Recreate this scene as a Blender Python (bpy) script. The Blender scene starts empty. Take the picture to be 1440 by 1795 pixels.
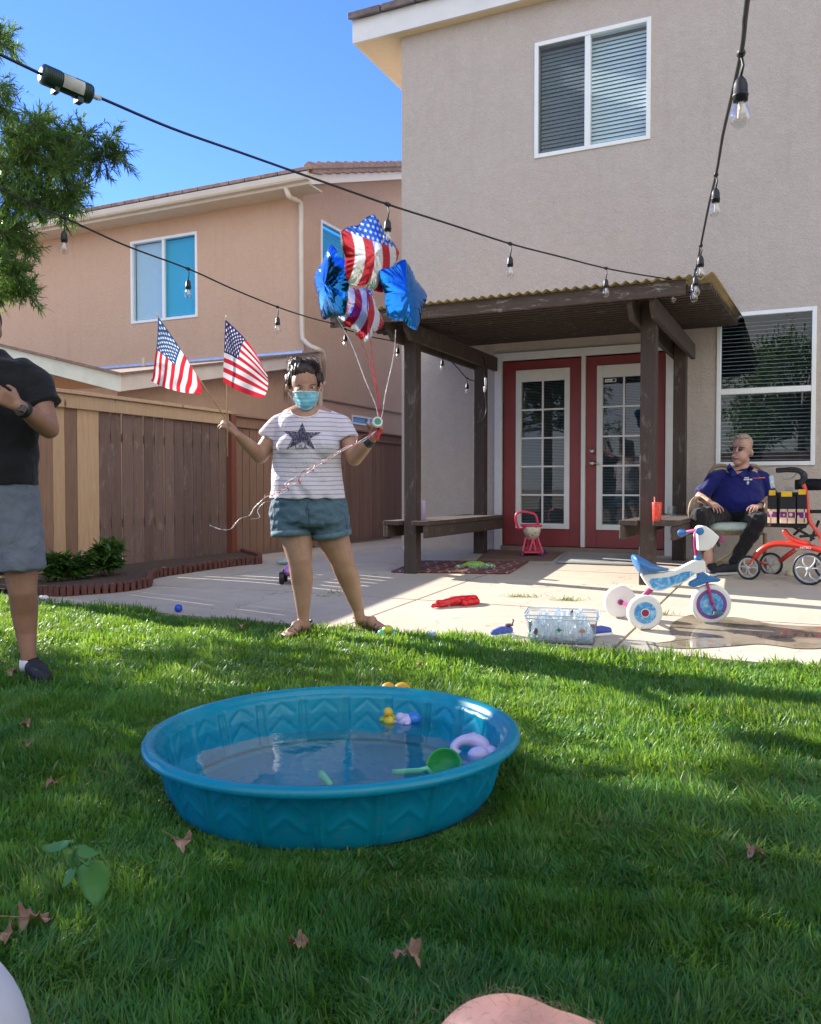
import bpy, bmesh, math, random
import numpy as np
from mathutils import Vector, Matrix, noise
from mathutils.bvhtree import BVHTree
from mathutils.geometry import tessellate_polygon
R = math.radians
random.seed(7); rng = np.random.default_rng(7)
S = bpy.context.scene
COL = S.collection
# ------------------------------------------------------------------ camera
F, CX, CY, CZ = 1490.0, 720.0, 897.5, 0.87
PITCH = math.atan((CY-855)/F)
cam = bpy.data.objects.new('camera', bpy.data.cameras.new('camera')); COL.objects.link(cam)
cam.location = (0, 0, CZ); cam.rotation_euler = (math.pi/2-PITCH, 0, 0)
cam.data.sensor_fit = 'HORIZONTAL'; cam.data.sensor_width = 36; cam.data.lens = 36*F/1440
cam.data.clip_start = .02; cam.data.clip_end = 500
cam.data.dof.use_dof = True; cam.data.dof.focus_distance = 5.2; cam.data.dof.aperture_fstop = 34
S.camera = cam
# ------------------------------------------------------------------ sky, sun, exposure
SUN_EL = R(25); SUN_AZ = (-.795, .607)          # horizontal direction towards the sun
sd = Vector((SUN_AZ[0]*math.cos(SUN_EL), SUN_AZ[1]*math.cos(SUN_EL), math.sin(SUN_EL))).normalized()
wd = bpy.data.worlds.new('World'); S.world = wd; wd.use_nodes = True
nt = wd.node_tree; bg = nt.nodes['Background']
sky = nt.nodes.new('ShaderNodeTexSky'); sky.sky_type = 'NISHITA'; sky.sun_disc = False
sky.sun_elevation = SUN_EL; sky.sun_rotation = math.atan2(SUN_AZ[0], SUN_AZ[1])
sky.altitude = 1500; sky.air_density = 1.0; sky.dust_density = 0; sky.ozone_density = 5.0
tint = nt.nodes.new('ShaderNodeMix'); tint.data_type = 'RGBA'; tint.blend_type = 'MULTIPLY'; tint.inputs[0].default_value = 1; nt.links.new(sky.outputs[0], tint.inputs[6]); tint.inputs[7].default_value = (.50, .58, .92, 1)
# added bright sky veil behind the viewer, out of frame, to fill shaded walls
tcw = nt.nodes.new('ShaderNodeTexCoord'); dt = nt.nodes.new('ShaderNodeVectorMath'); dt.operation = 'DOT_PRODUCT'; nt.links.new(tcw.outputs['Generated'], dt.inputs[0]); dt.inputs[1].default_value = (.28, -.95, .16)
cn = nt.nodes.new('ShaderNodeTexNoise'); nt.links.new(tcw.outputs['Generated'], cn.inputs['Vector']); cn.inputs['Scale'].default_value = 3.2; cn.inputs['Detail'].default_value = 6; cn.inputs['Distortion'].default_value = .6
ma = nt.nodes.new('ShaderNodeMath'); ma.operation = 'MULTIPLY_ADD'; nt.links.new(cn.outputs[0], ma.inputs[0]); ma.inputs[1].default_value = .9; nt.links.new(dt.outputs['Value'], ma.inputs[2])
mr = nt.nodes.new('ShaderNodeMapRange'); mr.interpolation_type = 'SMOOTHSTEP'; nt.links.new(ma.outputs[0], mr.inputs[0]); mr.inputs[1].default_value = .62; mr.inputs[2].default_value = 1.15
cm = nt.nodes.new('ShaderNodeMix'); cm.data_type = 'RGBA'; nt.links.new(mr.outputs[0], cm.inputs[0]); nt.links.new(tint.outputs[2], cm.inputs[6]); cm.inputs[7].default_value = (4.3, 4.4, 4.5, 1)
nt.links.new(cm.outputs[2], bg.inputs[0]); bg.inputs[1].default_value = .10
sl = bpy.data.lights.new('sun', 'SUN'); sl.energy = 3.5; sl.angle = R(.5); sl.color = (1, .93, .82)
so = bpy.data.objects.new('sun', sl); COL.objects.link(so); so.rotation_euler = sd.to_track_quat('Z', 'Y').to_euler()
S.view_settings.view_transform = 'Standard'; S.view_settings.look = 'None'; S.view_settings.gamma = 1
S.view_settings.use_curve_mapping = False
S.view_settings.exposure = 2.0
S.render.engine = 'CYCLES'
S.cycles.max_bounces = 8; S.cycles.transparent_max_bounces = 16; S.cycles.diffuse_bounces = 4
# ------------------------------------------------------------------ geometry of the place
def ray(px, py):
    dx, dy = (px-CX)/F, (CY-py)/F
    f = Vector((0, math.cos(PITCH), -math.sin(PITCH))); up = Vector((0, math.sin(PITCH), math.cos(PITCH)))
    return f + up*dy + Vector((1, 0, 0))*dx
def at(px, py, Y):
    d = ray(px, py); return Vector((0, 0, CZ)) + d*(Y/d.y)
UV_ = Vector((.9032, -.4293, 0)); WV = Vector((.4293, .9032, 0)); W_WALL = 9.06; W_LAWN = 4.5
def H(u, w, z=0): return UV_*u + WV*w + Vector((0, 0, z))
def uw(p): return p.dot(UV_), p.dot(WV)
def clamp(x, a=0, b=1): return max(a, min(b, x))
def zg(u, w):
    t = clamp((u+6.4)/2.6); t = t*t*(3-2*t)
    return .012 + .16*clamp((w-W_LAWN)/4.6)*t if w > W_LAWN else 0.0
def G(px, py):
    d = ray(px, py); z = 0
    for _ in range(25):
        p = Vector((0, 0, CZ)) + d*((z-CZ)/d.z); z = zg(*uw(p))
    return p
def onw(px, py, w):                              # point of a pixel on the plane at house depth w
    d = ray(px, py); return Vector((0, 0, CZ)) + d*(w/d.dot(WV))
def onu(px, py, u):
    d = ray(px, py); return Vector((0, 0, CZ)) + d*(u/d.dot(UV_))
def hc(p): return (p.dot(UV_), p.dot(WV), p.z)
# ------------------------------------------------------------------ mesh helpers
class MB:
    def __init__(s): s.v = []; s.f = []; s.m = []; s.mi = 0
    def add(s, vs, fs):
        o = len(s.v); s.v += [Vector(v) for v in vs]; s.f += [tuple(i+o for i in f) for f in fs]; s.m += [s.mi]*len(fs); return s
    def hexa(s, p):                              # 8 corners: bottom 4 ccw, top 4
        return s.add(p, [(3,2,1,0),(4,5,6,7),(0,1,5,4),(1,2,6,5),(2,3,7,6),(3,0,4,7)])
    def box(s, x0, x1, y0, y1, z0, z1):
        return s.hexa([(x0,y0,z0),(x1,y0,z0),(x1,y1,z0),(x0,y1,z0),(x0,y0,z1),(x1,y0,z1),(x1,y1,z1),(x0,y1,z1)])
    def hbox(s, u0, u1, w0, w1, z0, z1):
        return s.hexa([H(u0,w0,z0),H(u1,w0,z0),H(u1,w1,z0),H(u0,w1,z0),H(u0,w0,z1),H(u1,w0,z1),H(u1,w1,z1),H(u0,w1,z1)])
    def beam(s, p0, p1, wd, ht, up=(0,0,1)):     # wd across, ht along up, centred
        p0, p1, up = Vector(p0), Vector(p1), Vector(up); d = (p1-p0).normalized(); a = d.cross(up).normalized()*wd/2; b = a.cross(d).normalized()*ht/2
        return s.hexa([p0-a-b, p1-a-b, p1+a-b, p0+a-b, p0-a+b, p1-a+b, p1+a+b, p0+a+b])
    def prism(s, pts, off):                      # polygon (3d, planar) extruded by off
        pts = [Vector(p) for p in pts]; off = Vector(off); n = len(pts)
        tri = tessellate_polygon([pts]); vs = pts + [p+off for p in pts]
        fs = [tuple(t) for t in tri] + [tuple(i+n for i in reversed(t)) for t in tri] + [(i, (i+1) % n, (i+1) % n+n, i+n) for i in range(n)]
        return s.add(vs, fs)
    def tube(s, pts, r, n=8, closed=False):
        pts = [Vector(p) for p in pts]; m = len(pts); rs = r if isinstance(r, (list, tuple)) else [r]*m
        vs = []; fs = []; prev = None
        for i, p in enumerate(pts):
            if closed: t = (pts[(i+1) % m]-pts[i-1])
            else: t = pts[min(i+1, m-1)]-pts[max(i-1, 0)]
            t = t.normalized() if t.length > 1e-9 else Vector((0,0,1))
            if prev is None: a = t.orthogonal().normalized()
            else:
                a = prev - t*prev.dot(t); a = a.normalized() if a.length > 1e-6 else t.orthogonal().normalized()
            prev = a; b = t.cross(a)
            for k in range(n):
                th = 2*math.pi*k/n; vs.append(p+(a*math.cos(th)+b*math.sin(th))*rs[i])
        for i in range(m if closed else m-1):
            j = (i+1) % m
            for k in range(n): fs.append((i*n+k, i*n+(k+1) % n, j*n+(k+1) % n, j*n+k))
        if not closed: fs += [tuple(reversed(range(n))), tuple((m-1)*n+k for k in range(n))]
        return s.add(vs, fs)
    def cap(s, p0, r0, p1, r1, n=20, k=5):       # capsule with two radii
        p0, p1 = Vector(p0), Vector(p1); d = (p1-p0); L = d.length; d = d.normalized() if L > 1e-6 else Vector((0,0,1))
        pr = [(-r0*math.cos(a), r0*math.sin(a)) for a in [math.pi/2*i/k for i in range(k+1)]]
        pr += [(L+r1*math.sin(a), r1*math.cos(a)) for a in [math.pi/2*i/k for i in range(k+1)]]
        return s.lathe([(h, r) for h, r in pr], p0, d, n)
    def lathe(s, prof, c, axis=(0,0,1), n=24, sx=1, sy=1):   # prof: (height, radius); poles closed
        c = Vector(c); ax = Vector(axis).normalized(); a = Vector((1,0,0)) if abs(ax.x) < .9 else Vector((0,1,0))
        a = (a-ax*a.dot(ax)).normalized(); b = ax.cross(a); vs = []; fs = []
        rows = []
        for h, r in prof:
            if r < 1e-6: rows.append([len(vs)]); vs.append(c+ax*h)
            else:
                rows.append(list(range(len(vs), len(vs)+n)))
                for k in range(n):
                    th = 2*math.pi*k/n; vs.append(c+ax*h+(a*math.cos(th)*sx+b*math.sin(th)*sy)*r)
        for A, B in zip(rows, rows[1:]):
            if len(A) == 1 and len(B) == 1: continue
            for k in range(n):
                k2 = (k+1) % n
                if len(A) == 1: fs.append((A[0], B[k2], B[k]))
                elif len(B) == 1: fs.append((A[k], A[k2], B[0]))
                else: fs.append((A[k], A[k2], B[k2], B[k]))
        if len(rows[0]) > 1: fs.append(tuple(reversed(rows[0])))
        if len(rows[-1]) > 1: fs.append(tuple(rows[-1]))
        return s.add(vs, fs)
    def ell(s, c, r, rot=None, n=20, k=12):
        M = rot if rot is not None else Matrix.Identity(3); c = Vector(c); vs = []; fs = []
        vs.append(c+M@Vector((0,0,-r[2])))
        for i in range(1, k):
            ph = -math.pi/2+math.pi*i/k
            for j in range(n):
                th = 2*math.pi*j/n; vs.append(c+M@Vector((r[0]*math.cos(ph)*math.cos(th), r[1]*math.cos(ph)*math.sin(th), r[2]*math.sin(ph))))
        vs.append(c+M@Vector((0,0,r[2]))); T = len(vs)-1
        for j in range(n):
            fs.append((0, 1+(j+1) % n, 1+j)); fs.append((T, T-n+j, T-n+(j+1) % n))
            for i in range(k-2): a = 1+i*n; fs.append((a+j, a+(j+1) % n, a+n+(j+1) % n, a+n+j))
        return s.add(vs, fs)
    def loft(s, rings, n=28, A=None, B=None, pw=2.0):   # rings: (centre, ra, rb) stacked
        A = Vector(A or (1,0,0)); B = Vector(B or (0,1,0)); vs = []; fs = []; m = len(rings)
        for c, ra, rb in rings:
            c = Vector(c)
            for k in range(n):
                th = 2*math.pi*k/n; x, y = math.cos(th), math.sin(th)
                x = math.copysign(abs(x)**(2/pw), x); y = math.copysign(abs(y)**(2/pw), y)
                vs.append(c+A*x*ra+B*y*rb)
        up = (Vector(rings[-1][0])-Vector(rings[0][0])).dot(A.cross(B)) > 0
        for i in range(m-1):
            for k in range(n):
                q = (i*n+k, i*n+(k+1) % n, (i+1)*n+(k+1) % n, (i+1)*n+k); fs.append(q if up else q[::-1])
        a = tuple(range(n)); b = tuple((m-1)*n+k for k in range(n))
        fs += [a[::-1], b] if up else [a, b[::-1]]
        return s.add(vs, fs)
    def grid(s, P):                              # P[i][j] points
        m, n = len(P), len(P[0]); vs = [p for r in P for p in r]
        return s.add(vs, [(i*n+j, (i+1)*n+j, (i+1)*n+j+1, i*n+j+1) for i in range(m-1) for j in range(n-1)])
def mesh(name, mb):
    me = bpy.data.meshes.new(name); me.from_pydata([tuple(v) for v in mb.v], [], mb.f); me.update()
    if any(mb.m): me.polygons.foreach_set('material_index', mb.m)
    return me
def obj(name, mb, mat=None, parent=None, smooth=False, bevel=0, solid=0, fix=True, origin=None, me=None):
    if me is None:
        me = mesh(name, mb)
    if fix:
        bm = bmesh.new(); bm.from_mesh(me); bmesh.ops.recalc_face_normals(bm, faces=bm.faces); bm.to_mesh(me); bm.free()
    o = bpy.data.objects.new(name, me); COL.objects.link(o)
    org = Vector(origin) if origin is not None else Vector((0,0,0))
    if parent is not None:
        r = parent; t = Vector((0,0,0))
        while r is not None: t += Vector(r.location); r = r.parent
        org = t; o.parent = parent
    else: o.location = org
    if org.length > 0: me.transform(Matrix.Translation(-org))
    for m in (mat if isinstance(mat, (list, tuple)) else [mat]):
        if m: me.materials.append(m)
    if smooth: me.polygons.foreach_set('use_smooth', [True]*len(me.polygons))
    if bevel:
        b = o.modifiers.new('bevel', 'BEVEL'); b.width = bevel; b.segments = 2; b.limit_method = 'ANGLE'; b.angle_limit = R(50)
    if solid:
        b = o.modifiers.new('solid', 'SOLIDIFY'); b.thickness = solid; b.offset = 0
    return o
def blob(name, mb, mat, parent=None, voxel=.008, sm=6, disp=None, ret_mesh=False, fac=.5, origin=None):
    me = mesh('tmp', mb); bm = bmesh.new(); bm.from_mesh(me); bmesh.ops.recalc_face_normals(bm, faces=bm.faces); bm.to_mesh(me); bm.free()
    o = bpy.data.objects.new('tmp', me); COL.objects.link(o)
    r = o.modifiers.new('r', 'REMESH'); r.mode = 'VOXEL'; r.voxel_size = voxel; r.adaptivity = 0
    if sm: q = o.modifiers.new('s', 'SMOOTH'); q.iterations = sm; q.factor = fac
    dg = bpy.context.evaluated_depsgraph_get(); e = o.evaluated_get(dg); nm = bpy.data.meshes.new_from_object(e)
    bpy.data.objects.remove(o); bpy.data.meshes.remove(me)
    if disp:
        nm.update(); ns = [v.normal.copy() for v in nm.vertices]
        for v, n_ in zip(nm.vertices, ns): v.co += disp(v.co, n_)
    nm.materials.clear()
    return obj(name, None, mat, parent, smooth=True, fix=False, me=nm, origin=origin)
def tag(o, label, cat, group=None, kind=None):
    if label: o['label'] = label
    if cat: o['category'] = cat
    if group: o['group'] = group
    if kind: o['kind'] = kind
    return o
def thing(name, loc, label, cat, group=None):
    o = bpy.data.objects.new(name, None); COL.objects.link(o); o.location = loc; o.empty_display_size = .1
    bpy.context.view_layer.update(); return tag(o, label, cat, group)
def copy_tree(o, parent=None):
    c = o.copy(); COL.objects.link(c); c.parent = parent
    for ch in list(o.children): copy_tree(ch, c)
    return c
def spline(pts, n=8):
    pts = [Vector(p) for p in pts]; out = []; P = [pts[0]*2-pts[1]]+pts+[pts[-1]*2-pts[-2]]
    for i in range(1, len(P)-2):
        for k in range(n):
            t = k/n; a, b, c, d = P[i-1:i+3]
            out.append(.5*((2*b)+(c-a)*t+(2*a-5*b+4*c-d)*t*t+(3*b-a-3*c+d)*t**3))
    return out+[pts[-1]]
# ------------------------------------------------------------------ materials
def sr(*c):
    if len(c) == 1: c = tuple(int(c[0][i:i+2], 16) for i in (0, 2, 4))
    return tuple(((x/255)/12.92 if x/255 <= .04045 else ((x/255+.055)/1.055)**2.4) for x in c)+(1,)
class NT:
    def __init__(s, name):
        s.mat = bpy.data.materials.new(name); s.mat.use_nodes = True; s.t = s.mat.node_tree; s.b = s.t.nodes['Principled BSDF']; s.out = s.t.nodes['Material Output']
    def n(s, ty, ins=None, **kw):
        x = s.t.nodes.new(ty)
        for k, v in kw.items(): setattr(x, k, v)
        for k, v in (ins or {}).items():
            if isinstance(v, bpy.types.NodeSocket): s.t.links.new(v, x.inputs[k])
            else: x.inputs[k].default_value = v
        return x
    def l(s, a, b): s.t.links.new(a, b)
    def ramp(s, fac, stops):
        r = s.n('ShaderNodeValToRGB', {'Fac': fac}); e = r.color_ramp.elements
        while len(e) < len(stops): e.new(.5)
        for x, (p, c) in zip(e, stops): x.position = p; x.color = c if len(c) == 4 else c+(1,)
        return r.outputs[0]
    def coord(s, kind='Object', scale=(1,1,1), rot=(0,0,0), loc=(0,0,0)):
        tc = s.n('ShaderNodeTexCoord'); mp = s.n('ShaderNodeMapping', {'Vector': tc.outputs[kind], 'Scale': scale, 'Rotation': rot, 'Location': loc}); return mp.outputs[0]
    def noise(s, vec, sc, det=4, ro=.55, dist=0): return s.n('ShaderNodeTexNoise', {'Vector': vec, 'Scale': sc, 'Detail': det, 'Roughness': ro, 'Distortion': dist}).outputs[0]
    def mix(s, f, a, b, bt='MIX'):
        x = s.n('ShaderNodeMix', data_type='RGBA', blend_type=bt)
        for i, v in ((0, f), (6, a), (7, b)):
            if isinstance(v, bpy.types.NodeSocket): s.l(v, x.inputs[i])
            else: x.inputs[i].default_value = v
        return x.outputs[2]
    def math(s, op, a, b=0., c=0.):
        x = s.n('ShaderNodeMath', operation=op)
        for i, v in enumerate((a, b, c)):
            if isinstance(v, bpy.types.NodeSocket): s.l(v, x.inputs[i])
            else: x.inputs[i].default_value = v
        return x.outputs[0]
    def bump(s, h, st=.3, d=.01):
        b = s.n('ShaderNodeBump', {'Height': h, 'Strength': st, 'Distance': d}); s.l(b.outputs[0], s.b.inputs['Normal'])
    def col(s, c):
        if isinstance(c, bpy.types.NodeSocket): s.l(c, s.b.inputs['Base Color'])
        else: s.b.inputs['Base Color'].default_value = c
    def set(s, **kw):
        for k, v in kw.items(): s.b.inputs[k.replace('_', ' ')].default_value = v
        return s
def simple(name, c, rough=.6, var=.12, sc=30, bump=0, bsc=200, metal=0, sss=0, coat=0, dirt=None):
    m = NT(name); v = m.coord(); f = m.noise(v, sc)
    dk = tuple(x*(1-var) for x in c[:3])+(1,); lt = tuple(min(1, x*(1+var)) for x in c[:3])+(1,)
    cc = m.ramp(f, [(.3, dk), (.7, lt)])
    if dirt: cc = m.mix(m.ramp(m.noise(v, sc*.25, 6, .7), [(.5, (0,0,0)), (.75, (dirt[1],)*3)]), cc, dirt[0])
    m.col(cc); m.set(Roughness=rough, Metallic=metal)
    if sss: m.set(Subsurface_Weight=sss, Subsurface_Radius=(.01,.004,.002), Subsurface_Scale=1.)
    if coat: m.set(Coat_Weight=coat)
    if bump: m.bump(m.noise(v, bsc, 3), bump, .004)
    return m.mat
def stucco(name, a, b, stain):
    m = NT(name); v = m.coord()
    big = m.noise(v, 1.3, 6, .65, .8); mid = m.noise(v, 11, 5, .7); fine = m.noise(v, 90, 3, .6)
    c = m.ramp(big, [(.3, a), (.7, b)]); c = m.mix(m.ramp(mid, [(.42, (0,0,0)), (.66, (.45,.45,.45))]), c, stain)
    c = m.mix(m.ramp(fine, [(.45, (0,0,0)), (.7, (.3,.3,.3))]), c, tuple(x*.58 for x in a[:3])+(1,))
    vs = m.coord(scale=(7, 7, .45)); c = m.mix(m.ramp(m.noise(vs, 1.3, 5, .6), [(.54, (0,0,0)), (.78, (.24,.24,.24))]), c, tuple(x*.7 for x in a[:3])+(1,))
    m.col(c); m.set(Roughness=.95)
    h = m.math('ADD', m.noise(v, 60, 4, .7), m.math('MULTIPLY', m.noise(v, 18, 3), .8)); m.bump(h, .9, .012); return m.mat
def wood(name, a, b, knots=None, worn=None, rough=.8, wornamt=.5, sc=1.0, island=.25, flip=False):
    m = NT(name); g = m.n('ShaderNodeNewGeometry'); ri = g.outputs['Random Per Island']
    tc = m.n('ShaderNodeTexCoord'); cb = m.n('ShaderNodeCombineXYZ', {'X': m.math('MULTIPLY', ri, 37.), 'Y': m.math('MULTIPLY', ri, 11.)})
    ad = m.n('ShaderNodeVectorMath', {0: tc.outputs['Object'], 1: cb.outputs[0]}, operation='ADD')
    s1 = (.9, .9, 14) if flip else (14, 14, .9)
    mp = m.n('ShaderNodeMapping', {'Vector': ad.outputs[0], 'Scale': tuple(x*sc for x in s1)})
    gr = m.noise(mp.outputs[0], 3.2, 7, .65, 1.2)
    c = m.ramp(gr, [(.28, a), (.72, b)])
    hs = m.n('ShaderNodeHueSaturation', {'Color': c, 'Value': m.math('ADD', m.math('MULTIPLY', ri, 2*island), 1-island)}); c = hs.outputs[0]
    if knots:
        kp = m.n('ShaderNodeMapping', {'Vector': ad.outputs[0], 'Scale': (7, 7, 2.2)})
        vo = m.n('ShaderNodeTexVoronoi', {'Vector': kp.outputs[0], 'Scale': 1.0}); c = m.mix(m.ramp(vo.outputs[0], [(.05, (1,1,1)), (.13, (0,0,0))]), c, knots)
    if worn:
        wp = m.n('ShaderNodeMapping', {'Vector': ad.outputs[0], 'Scale': (5*sc, 5*sc, 2*sc) if not flip else (2,2,9)})
        w = m.noise(wp.outputs[0], 2.4, 9, .75, .6); c = m.mix(m.ramp(w, [(.56, (0,0,0)), (.64, (wornamt,)*3)]), c, worn)
    m.col(c); m.set(Roughness=rough); m.bump(m.math('ADD', gr, m.noise(ad.outputs[0], 60, 3)), .5, .006); return m.mat
def glass(name, tint=(.9,.95,.95,1), ior=1.5, rough=.0, refl=1.0, bumpy=0, bsc=8):
    m = NT(name); t = m.n('ShaderNodeBsdfTransparent', {'Color': tint}); g = m.n('ShaderNodeBsdfGlossy', {'Roughness': rough, 'Color': (1,1,1,1)})
    fr = m.n('ShaderNodeFresnel', {'IOR': ior}); gg = m.n('ShaderNodeNewGeometry'); f = m.math('MULTIPLY', m.math('MULTIPLY', fr.outputs[0], refl), m.math('SUBTRACT', 1., gg.outputs['Backfacing']))
    if bumpy:
        b = m.n('ShaderNodeBump', {'Height': m.noise(m.coord(), bsc, 3), 'Strength': bumpy, 'Distance': .01}); m.l(b.outputs[0], g.inputs['Normal']); m.l(b.outputs[0], fr.inputs['Normal'])
    x = m.n('ShaderNodeMixShader', {0: f, 1: t.outputs[0], 2: g.outputs[0]}); m.l(x.outputs[0], m.out.inputs[0]); m.t.nodes.remove(m.b); return m.mat
def attr_mat(name, rough=.7, metal=0, sheen=0, trans=0, bump=0, bsc=60, coat=0):
    m = NT(name); a = m.n('ShaderNodeAttribute', attribute_name='Col'); m.col(a.outputs[0]); m.set(Roughness=rough, Metallic=metal, Coat_Weight=coat)
    if bump: m.bump(m.noise(m.coord(), bsc, 3), bump, .004)
    if trans:
        tr = m.n('ShaderNodeBsdfTranslucent', {'Color': a.outputs[0]}); x = m.n('ShaderNodeMixShader', {0: trans, 1: m.b.outputs[0], 2: tr.outputs[0]}); m.l(x.outputs[0], m.out.inputs[0])
    return m.mat
def setcol(o, cols):
    a = o.data.color_attributes.new('Col', 'FLOAT_COLOR', 'POINT'); a.data.foreach_set('color', np.asarray(cols, dtype=np.float32).ravel())
def leafmat(name, a, b, trans=.35, rough=.5):
    m = NT(name); g = m.n('ShaderNodeNewGeometry'); c = m.ramp(g.outputs['Random Per Island'], [(0, a), (1, b)])
    n = m.noise(m.coord(), 1.6, 3); c = m.mix(m.ramp(n, [(.4, (0,0,0)), (.65, (.5,)*3)]), c, tuple(x*1.5 for x in b[:3])+(1,))
    m.col(c); m.set(Roughness=rough, Specular_IOR_Level=.35)
    tr = m.n('ShaderNodeBsdfTranslucent', {'Color': m.mix(.5, c, (.35,.55,.06,1))}); x = m.n('ShaderNodeMixShader', {0: trans, 1: m.b.outputs[0], 2: tr.outputs[0]}); m.l(x.outputs[0], m.out.inputs[0]); return m.mat
M = {}
M['stucco'] = stucco('stucco taupe', (.50,.43,.375,1), (.54,.47,.41,1), (.60,.53,.475,1))
M['stucco2'] = stucco('stucco salmon', (.57,.38,.262,1), (.62,.425,.298,1), (.64,.45,.32,1))
M['white'] = simple('white paint', (.72,.72,.70,1), .5, .05, 12, dirt=((.45,.43,.38,1), .35))
M['vinyl'] = simple('white vinyl', (.78,.80,.80,1), .35, .03, 8)
M['tile'] = simple('roof tile', (.30,.20,.155,1), .85, .3, 9, .5, 40)
M['tile2'] = simple('roof tile grey', (.16,.13,.12,1), .85, .3, 9, .5, 40)
M['gutter'] = simple('cream gutter', (.62,.56,.45,1), .45, .06, 6, dirt=((.4,.35,.27,1), .3))
M['flash'] = simple('metal flashing', (.55,.62,.70,1), .3, .1, 9, metal=.6)
M['reddoor'] = simple('red door paint', (.23,.036,.04,1), .42, .12, 5, .15, 60, dirt=((.16,.03,.03,1), .5))
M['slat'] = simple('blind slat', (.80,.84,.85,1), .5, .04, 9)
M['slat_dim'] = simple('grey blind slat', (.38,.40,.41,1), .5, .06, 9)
M['slat_pale'] = simple('pale closed blind slat', (.86,.90,.90,1), .5, .03, 9)
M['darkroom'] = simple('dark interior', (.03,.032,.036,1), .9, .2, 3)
M['glass_skytint'] = glass('glass tinted as reflected sky', (.66,.92,.97,1), 1.45, .0, .4)  # blue tint paints the reflected sky into the pane colour
M['glass'] = glass('window glass', (.82,.90,.93,1), 1.5, .0, 1.2)
M['chrome'] = simple('brushed nickel', (.5,.47,.42,1), .3, .1, 20, metal=1)
M['concrete'] = None
m = NT('concrete'); v = m.coord(); big = m.noise(v, .8, 6, .6, .4); md = m.noise(v, 7, 6, .7); fi = m.noise(v, 120, 3, .6)
c = m.ramp(big, [(.3, (.42,.365,.285,1)), (.7, (.54,.475,.375,1))]); c = m.mix(m.ramp(md, [(.5, (0,0,0)), (.8, (.45,)*3)]), c, (.32,.285,.235,1))
c = m.mix(m.ramp(fi, [(.5, (0,0,0)), (.7, (.35,)*3)]), c, (.36,.32,.27,1))
vo = m.n('ShaderNodeTexVoronoi', {'Vector': v, 'Scale': 2.1}); c = m.mix(m.ramp(m.math('ADD', vo.outputs[0], m.math('MULTIPLY', m.noise(v, 9, 4), .14)), [(.10, (.4,)*3), (.16, (0,0,0))]), c, (.27,.23,.185,1))
cr = m.n('ShaderNodeTexVoronoi', {'Vector': v, 'Scale': .55}, feature='DISTANCE_TO_EDGE')
vd = m.n('ShaderNodeVectorMath', {0: v, 1: m.n('ShaderNodeTexNoise', {'Vector': v, 'Scale': 2.5, 'Detail': 5.}).outputs[1]}, operation='ADD'); m.l(vd.outputs[0], cr.inputs['Vector'])
c = m.mix(m.ramp(cr.outputs[0], [(.0012, (.8,)*3), (.004, (0,0,0))]), c, (.12,.10,.08,1))
m.col(c); m.set(Roughness=.9); m.bump(m.math('ADD', fi, m.math('MULTIPLY', md, 1.5)), .35, .005); M['concrete'] = m.mat
M['soil'] = simple('soil', (.075,.05,.032,1), .95, .5, 25, .8, 60)
M['far_ground'] = simple('tan bounce ground', (.34,.28,.20,1), .95, .3, .3, .5, 10)  # ground past the yard, made pale tan to bounce warm light
M['thatch'] = simple('lawn soil', (.035,.060,.016,1), .95, .6, 22, .8, 60)
M['fence_old'] = wood('fence boards old', (.12,.076,.062,1), (.21,.135,.11,1), worn=(.34,.255,.21,1), wornamt=.55, island=.22)
M['fence_red'] = wood('fence boards brown', (.20,.115,.075,1), (.31,.185,.125,1), knots=(.08,.035,.02,1), island=.16)
M['fence_new'] = wood('fence boards new', (.46,.29,.165,1), (.58,.40,.25,1), knots=(.17,.075,.03,1), island=.1)
M['cap_new'] = wood('new cap rail', (.46,.30,.18,1), (.58,.41,.27,1), knots=(.17,.075,.03,1), island=.08)
M['post_red'] = wood('fence post red', (.16,.045,.03,1), (.25,.075,.045,1))
M['perg'] = wood('brown pergola wood', (.042,.029,.024,1), (.075,.053,.044,1), worn=(.27,.24,.21,1), wornamt=.35, island=.12)
M['pergworn'] = wood('weathered pergola board', (.06,.04,.03,1), (.12,.085,.07,1), worn=(.34,.31,.28,1), wornamt=.9, sc=1.6, island=.1, flip=True)
m = NT('corrugated roofing'); v = m.coord(); c = m.ramp(m.noise(v, 9, 5, .7), [(.3, (.24,.19,.10,1)), (.7, (.46,.37,.19,1))]); m.col(c); m.set(Roughness=.55)
tr = m.n('ShaderNodeBsdfTranslucent', {'Color': (.55,.46,.28,1)}); x = m.n('ShaderNodeMixShader', {0: .22, 1: m.b.outputs[0], 2: tr.outputs[0]}); m.l(x.outputs[0], m.out.inputs[0]); M['corr'] = m.mat
M['black'] = simple('black rubber', (.012,.012,.013,1), .5, .2, 40)
M['bulb'] = glass('bulb glass', (.93,.94,.95,1), 1.55, .03, 2.6)
M['fil'] = simple('bulb filament', (.75,.55,.30,1), .4, .1, 40)
# ================================================================== ground
mb = MB(); pts = []
N = 60
mb.grid([[Vector((x, y, -.03)) for y in (-300, -60, -5, 0, 8, 18, 60, 300)] for x in (-300, -60, -15, -6, 6, 15, 60, 300)])
tag(obj('ground', mb, M['far_ground']), None, None, kind='structure')
mb = MB(); mb.grid([[H(u, w, -.004) for w in np.linspace(-4.5, 4.9, 12)] for u in np.linspace(-6.6, 9.5, 18)])
tag(obj('lawn', mb, M['thatch']), None, None, kind='structure')
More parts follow.
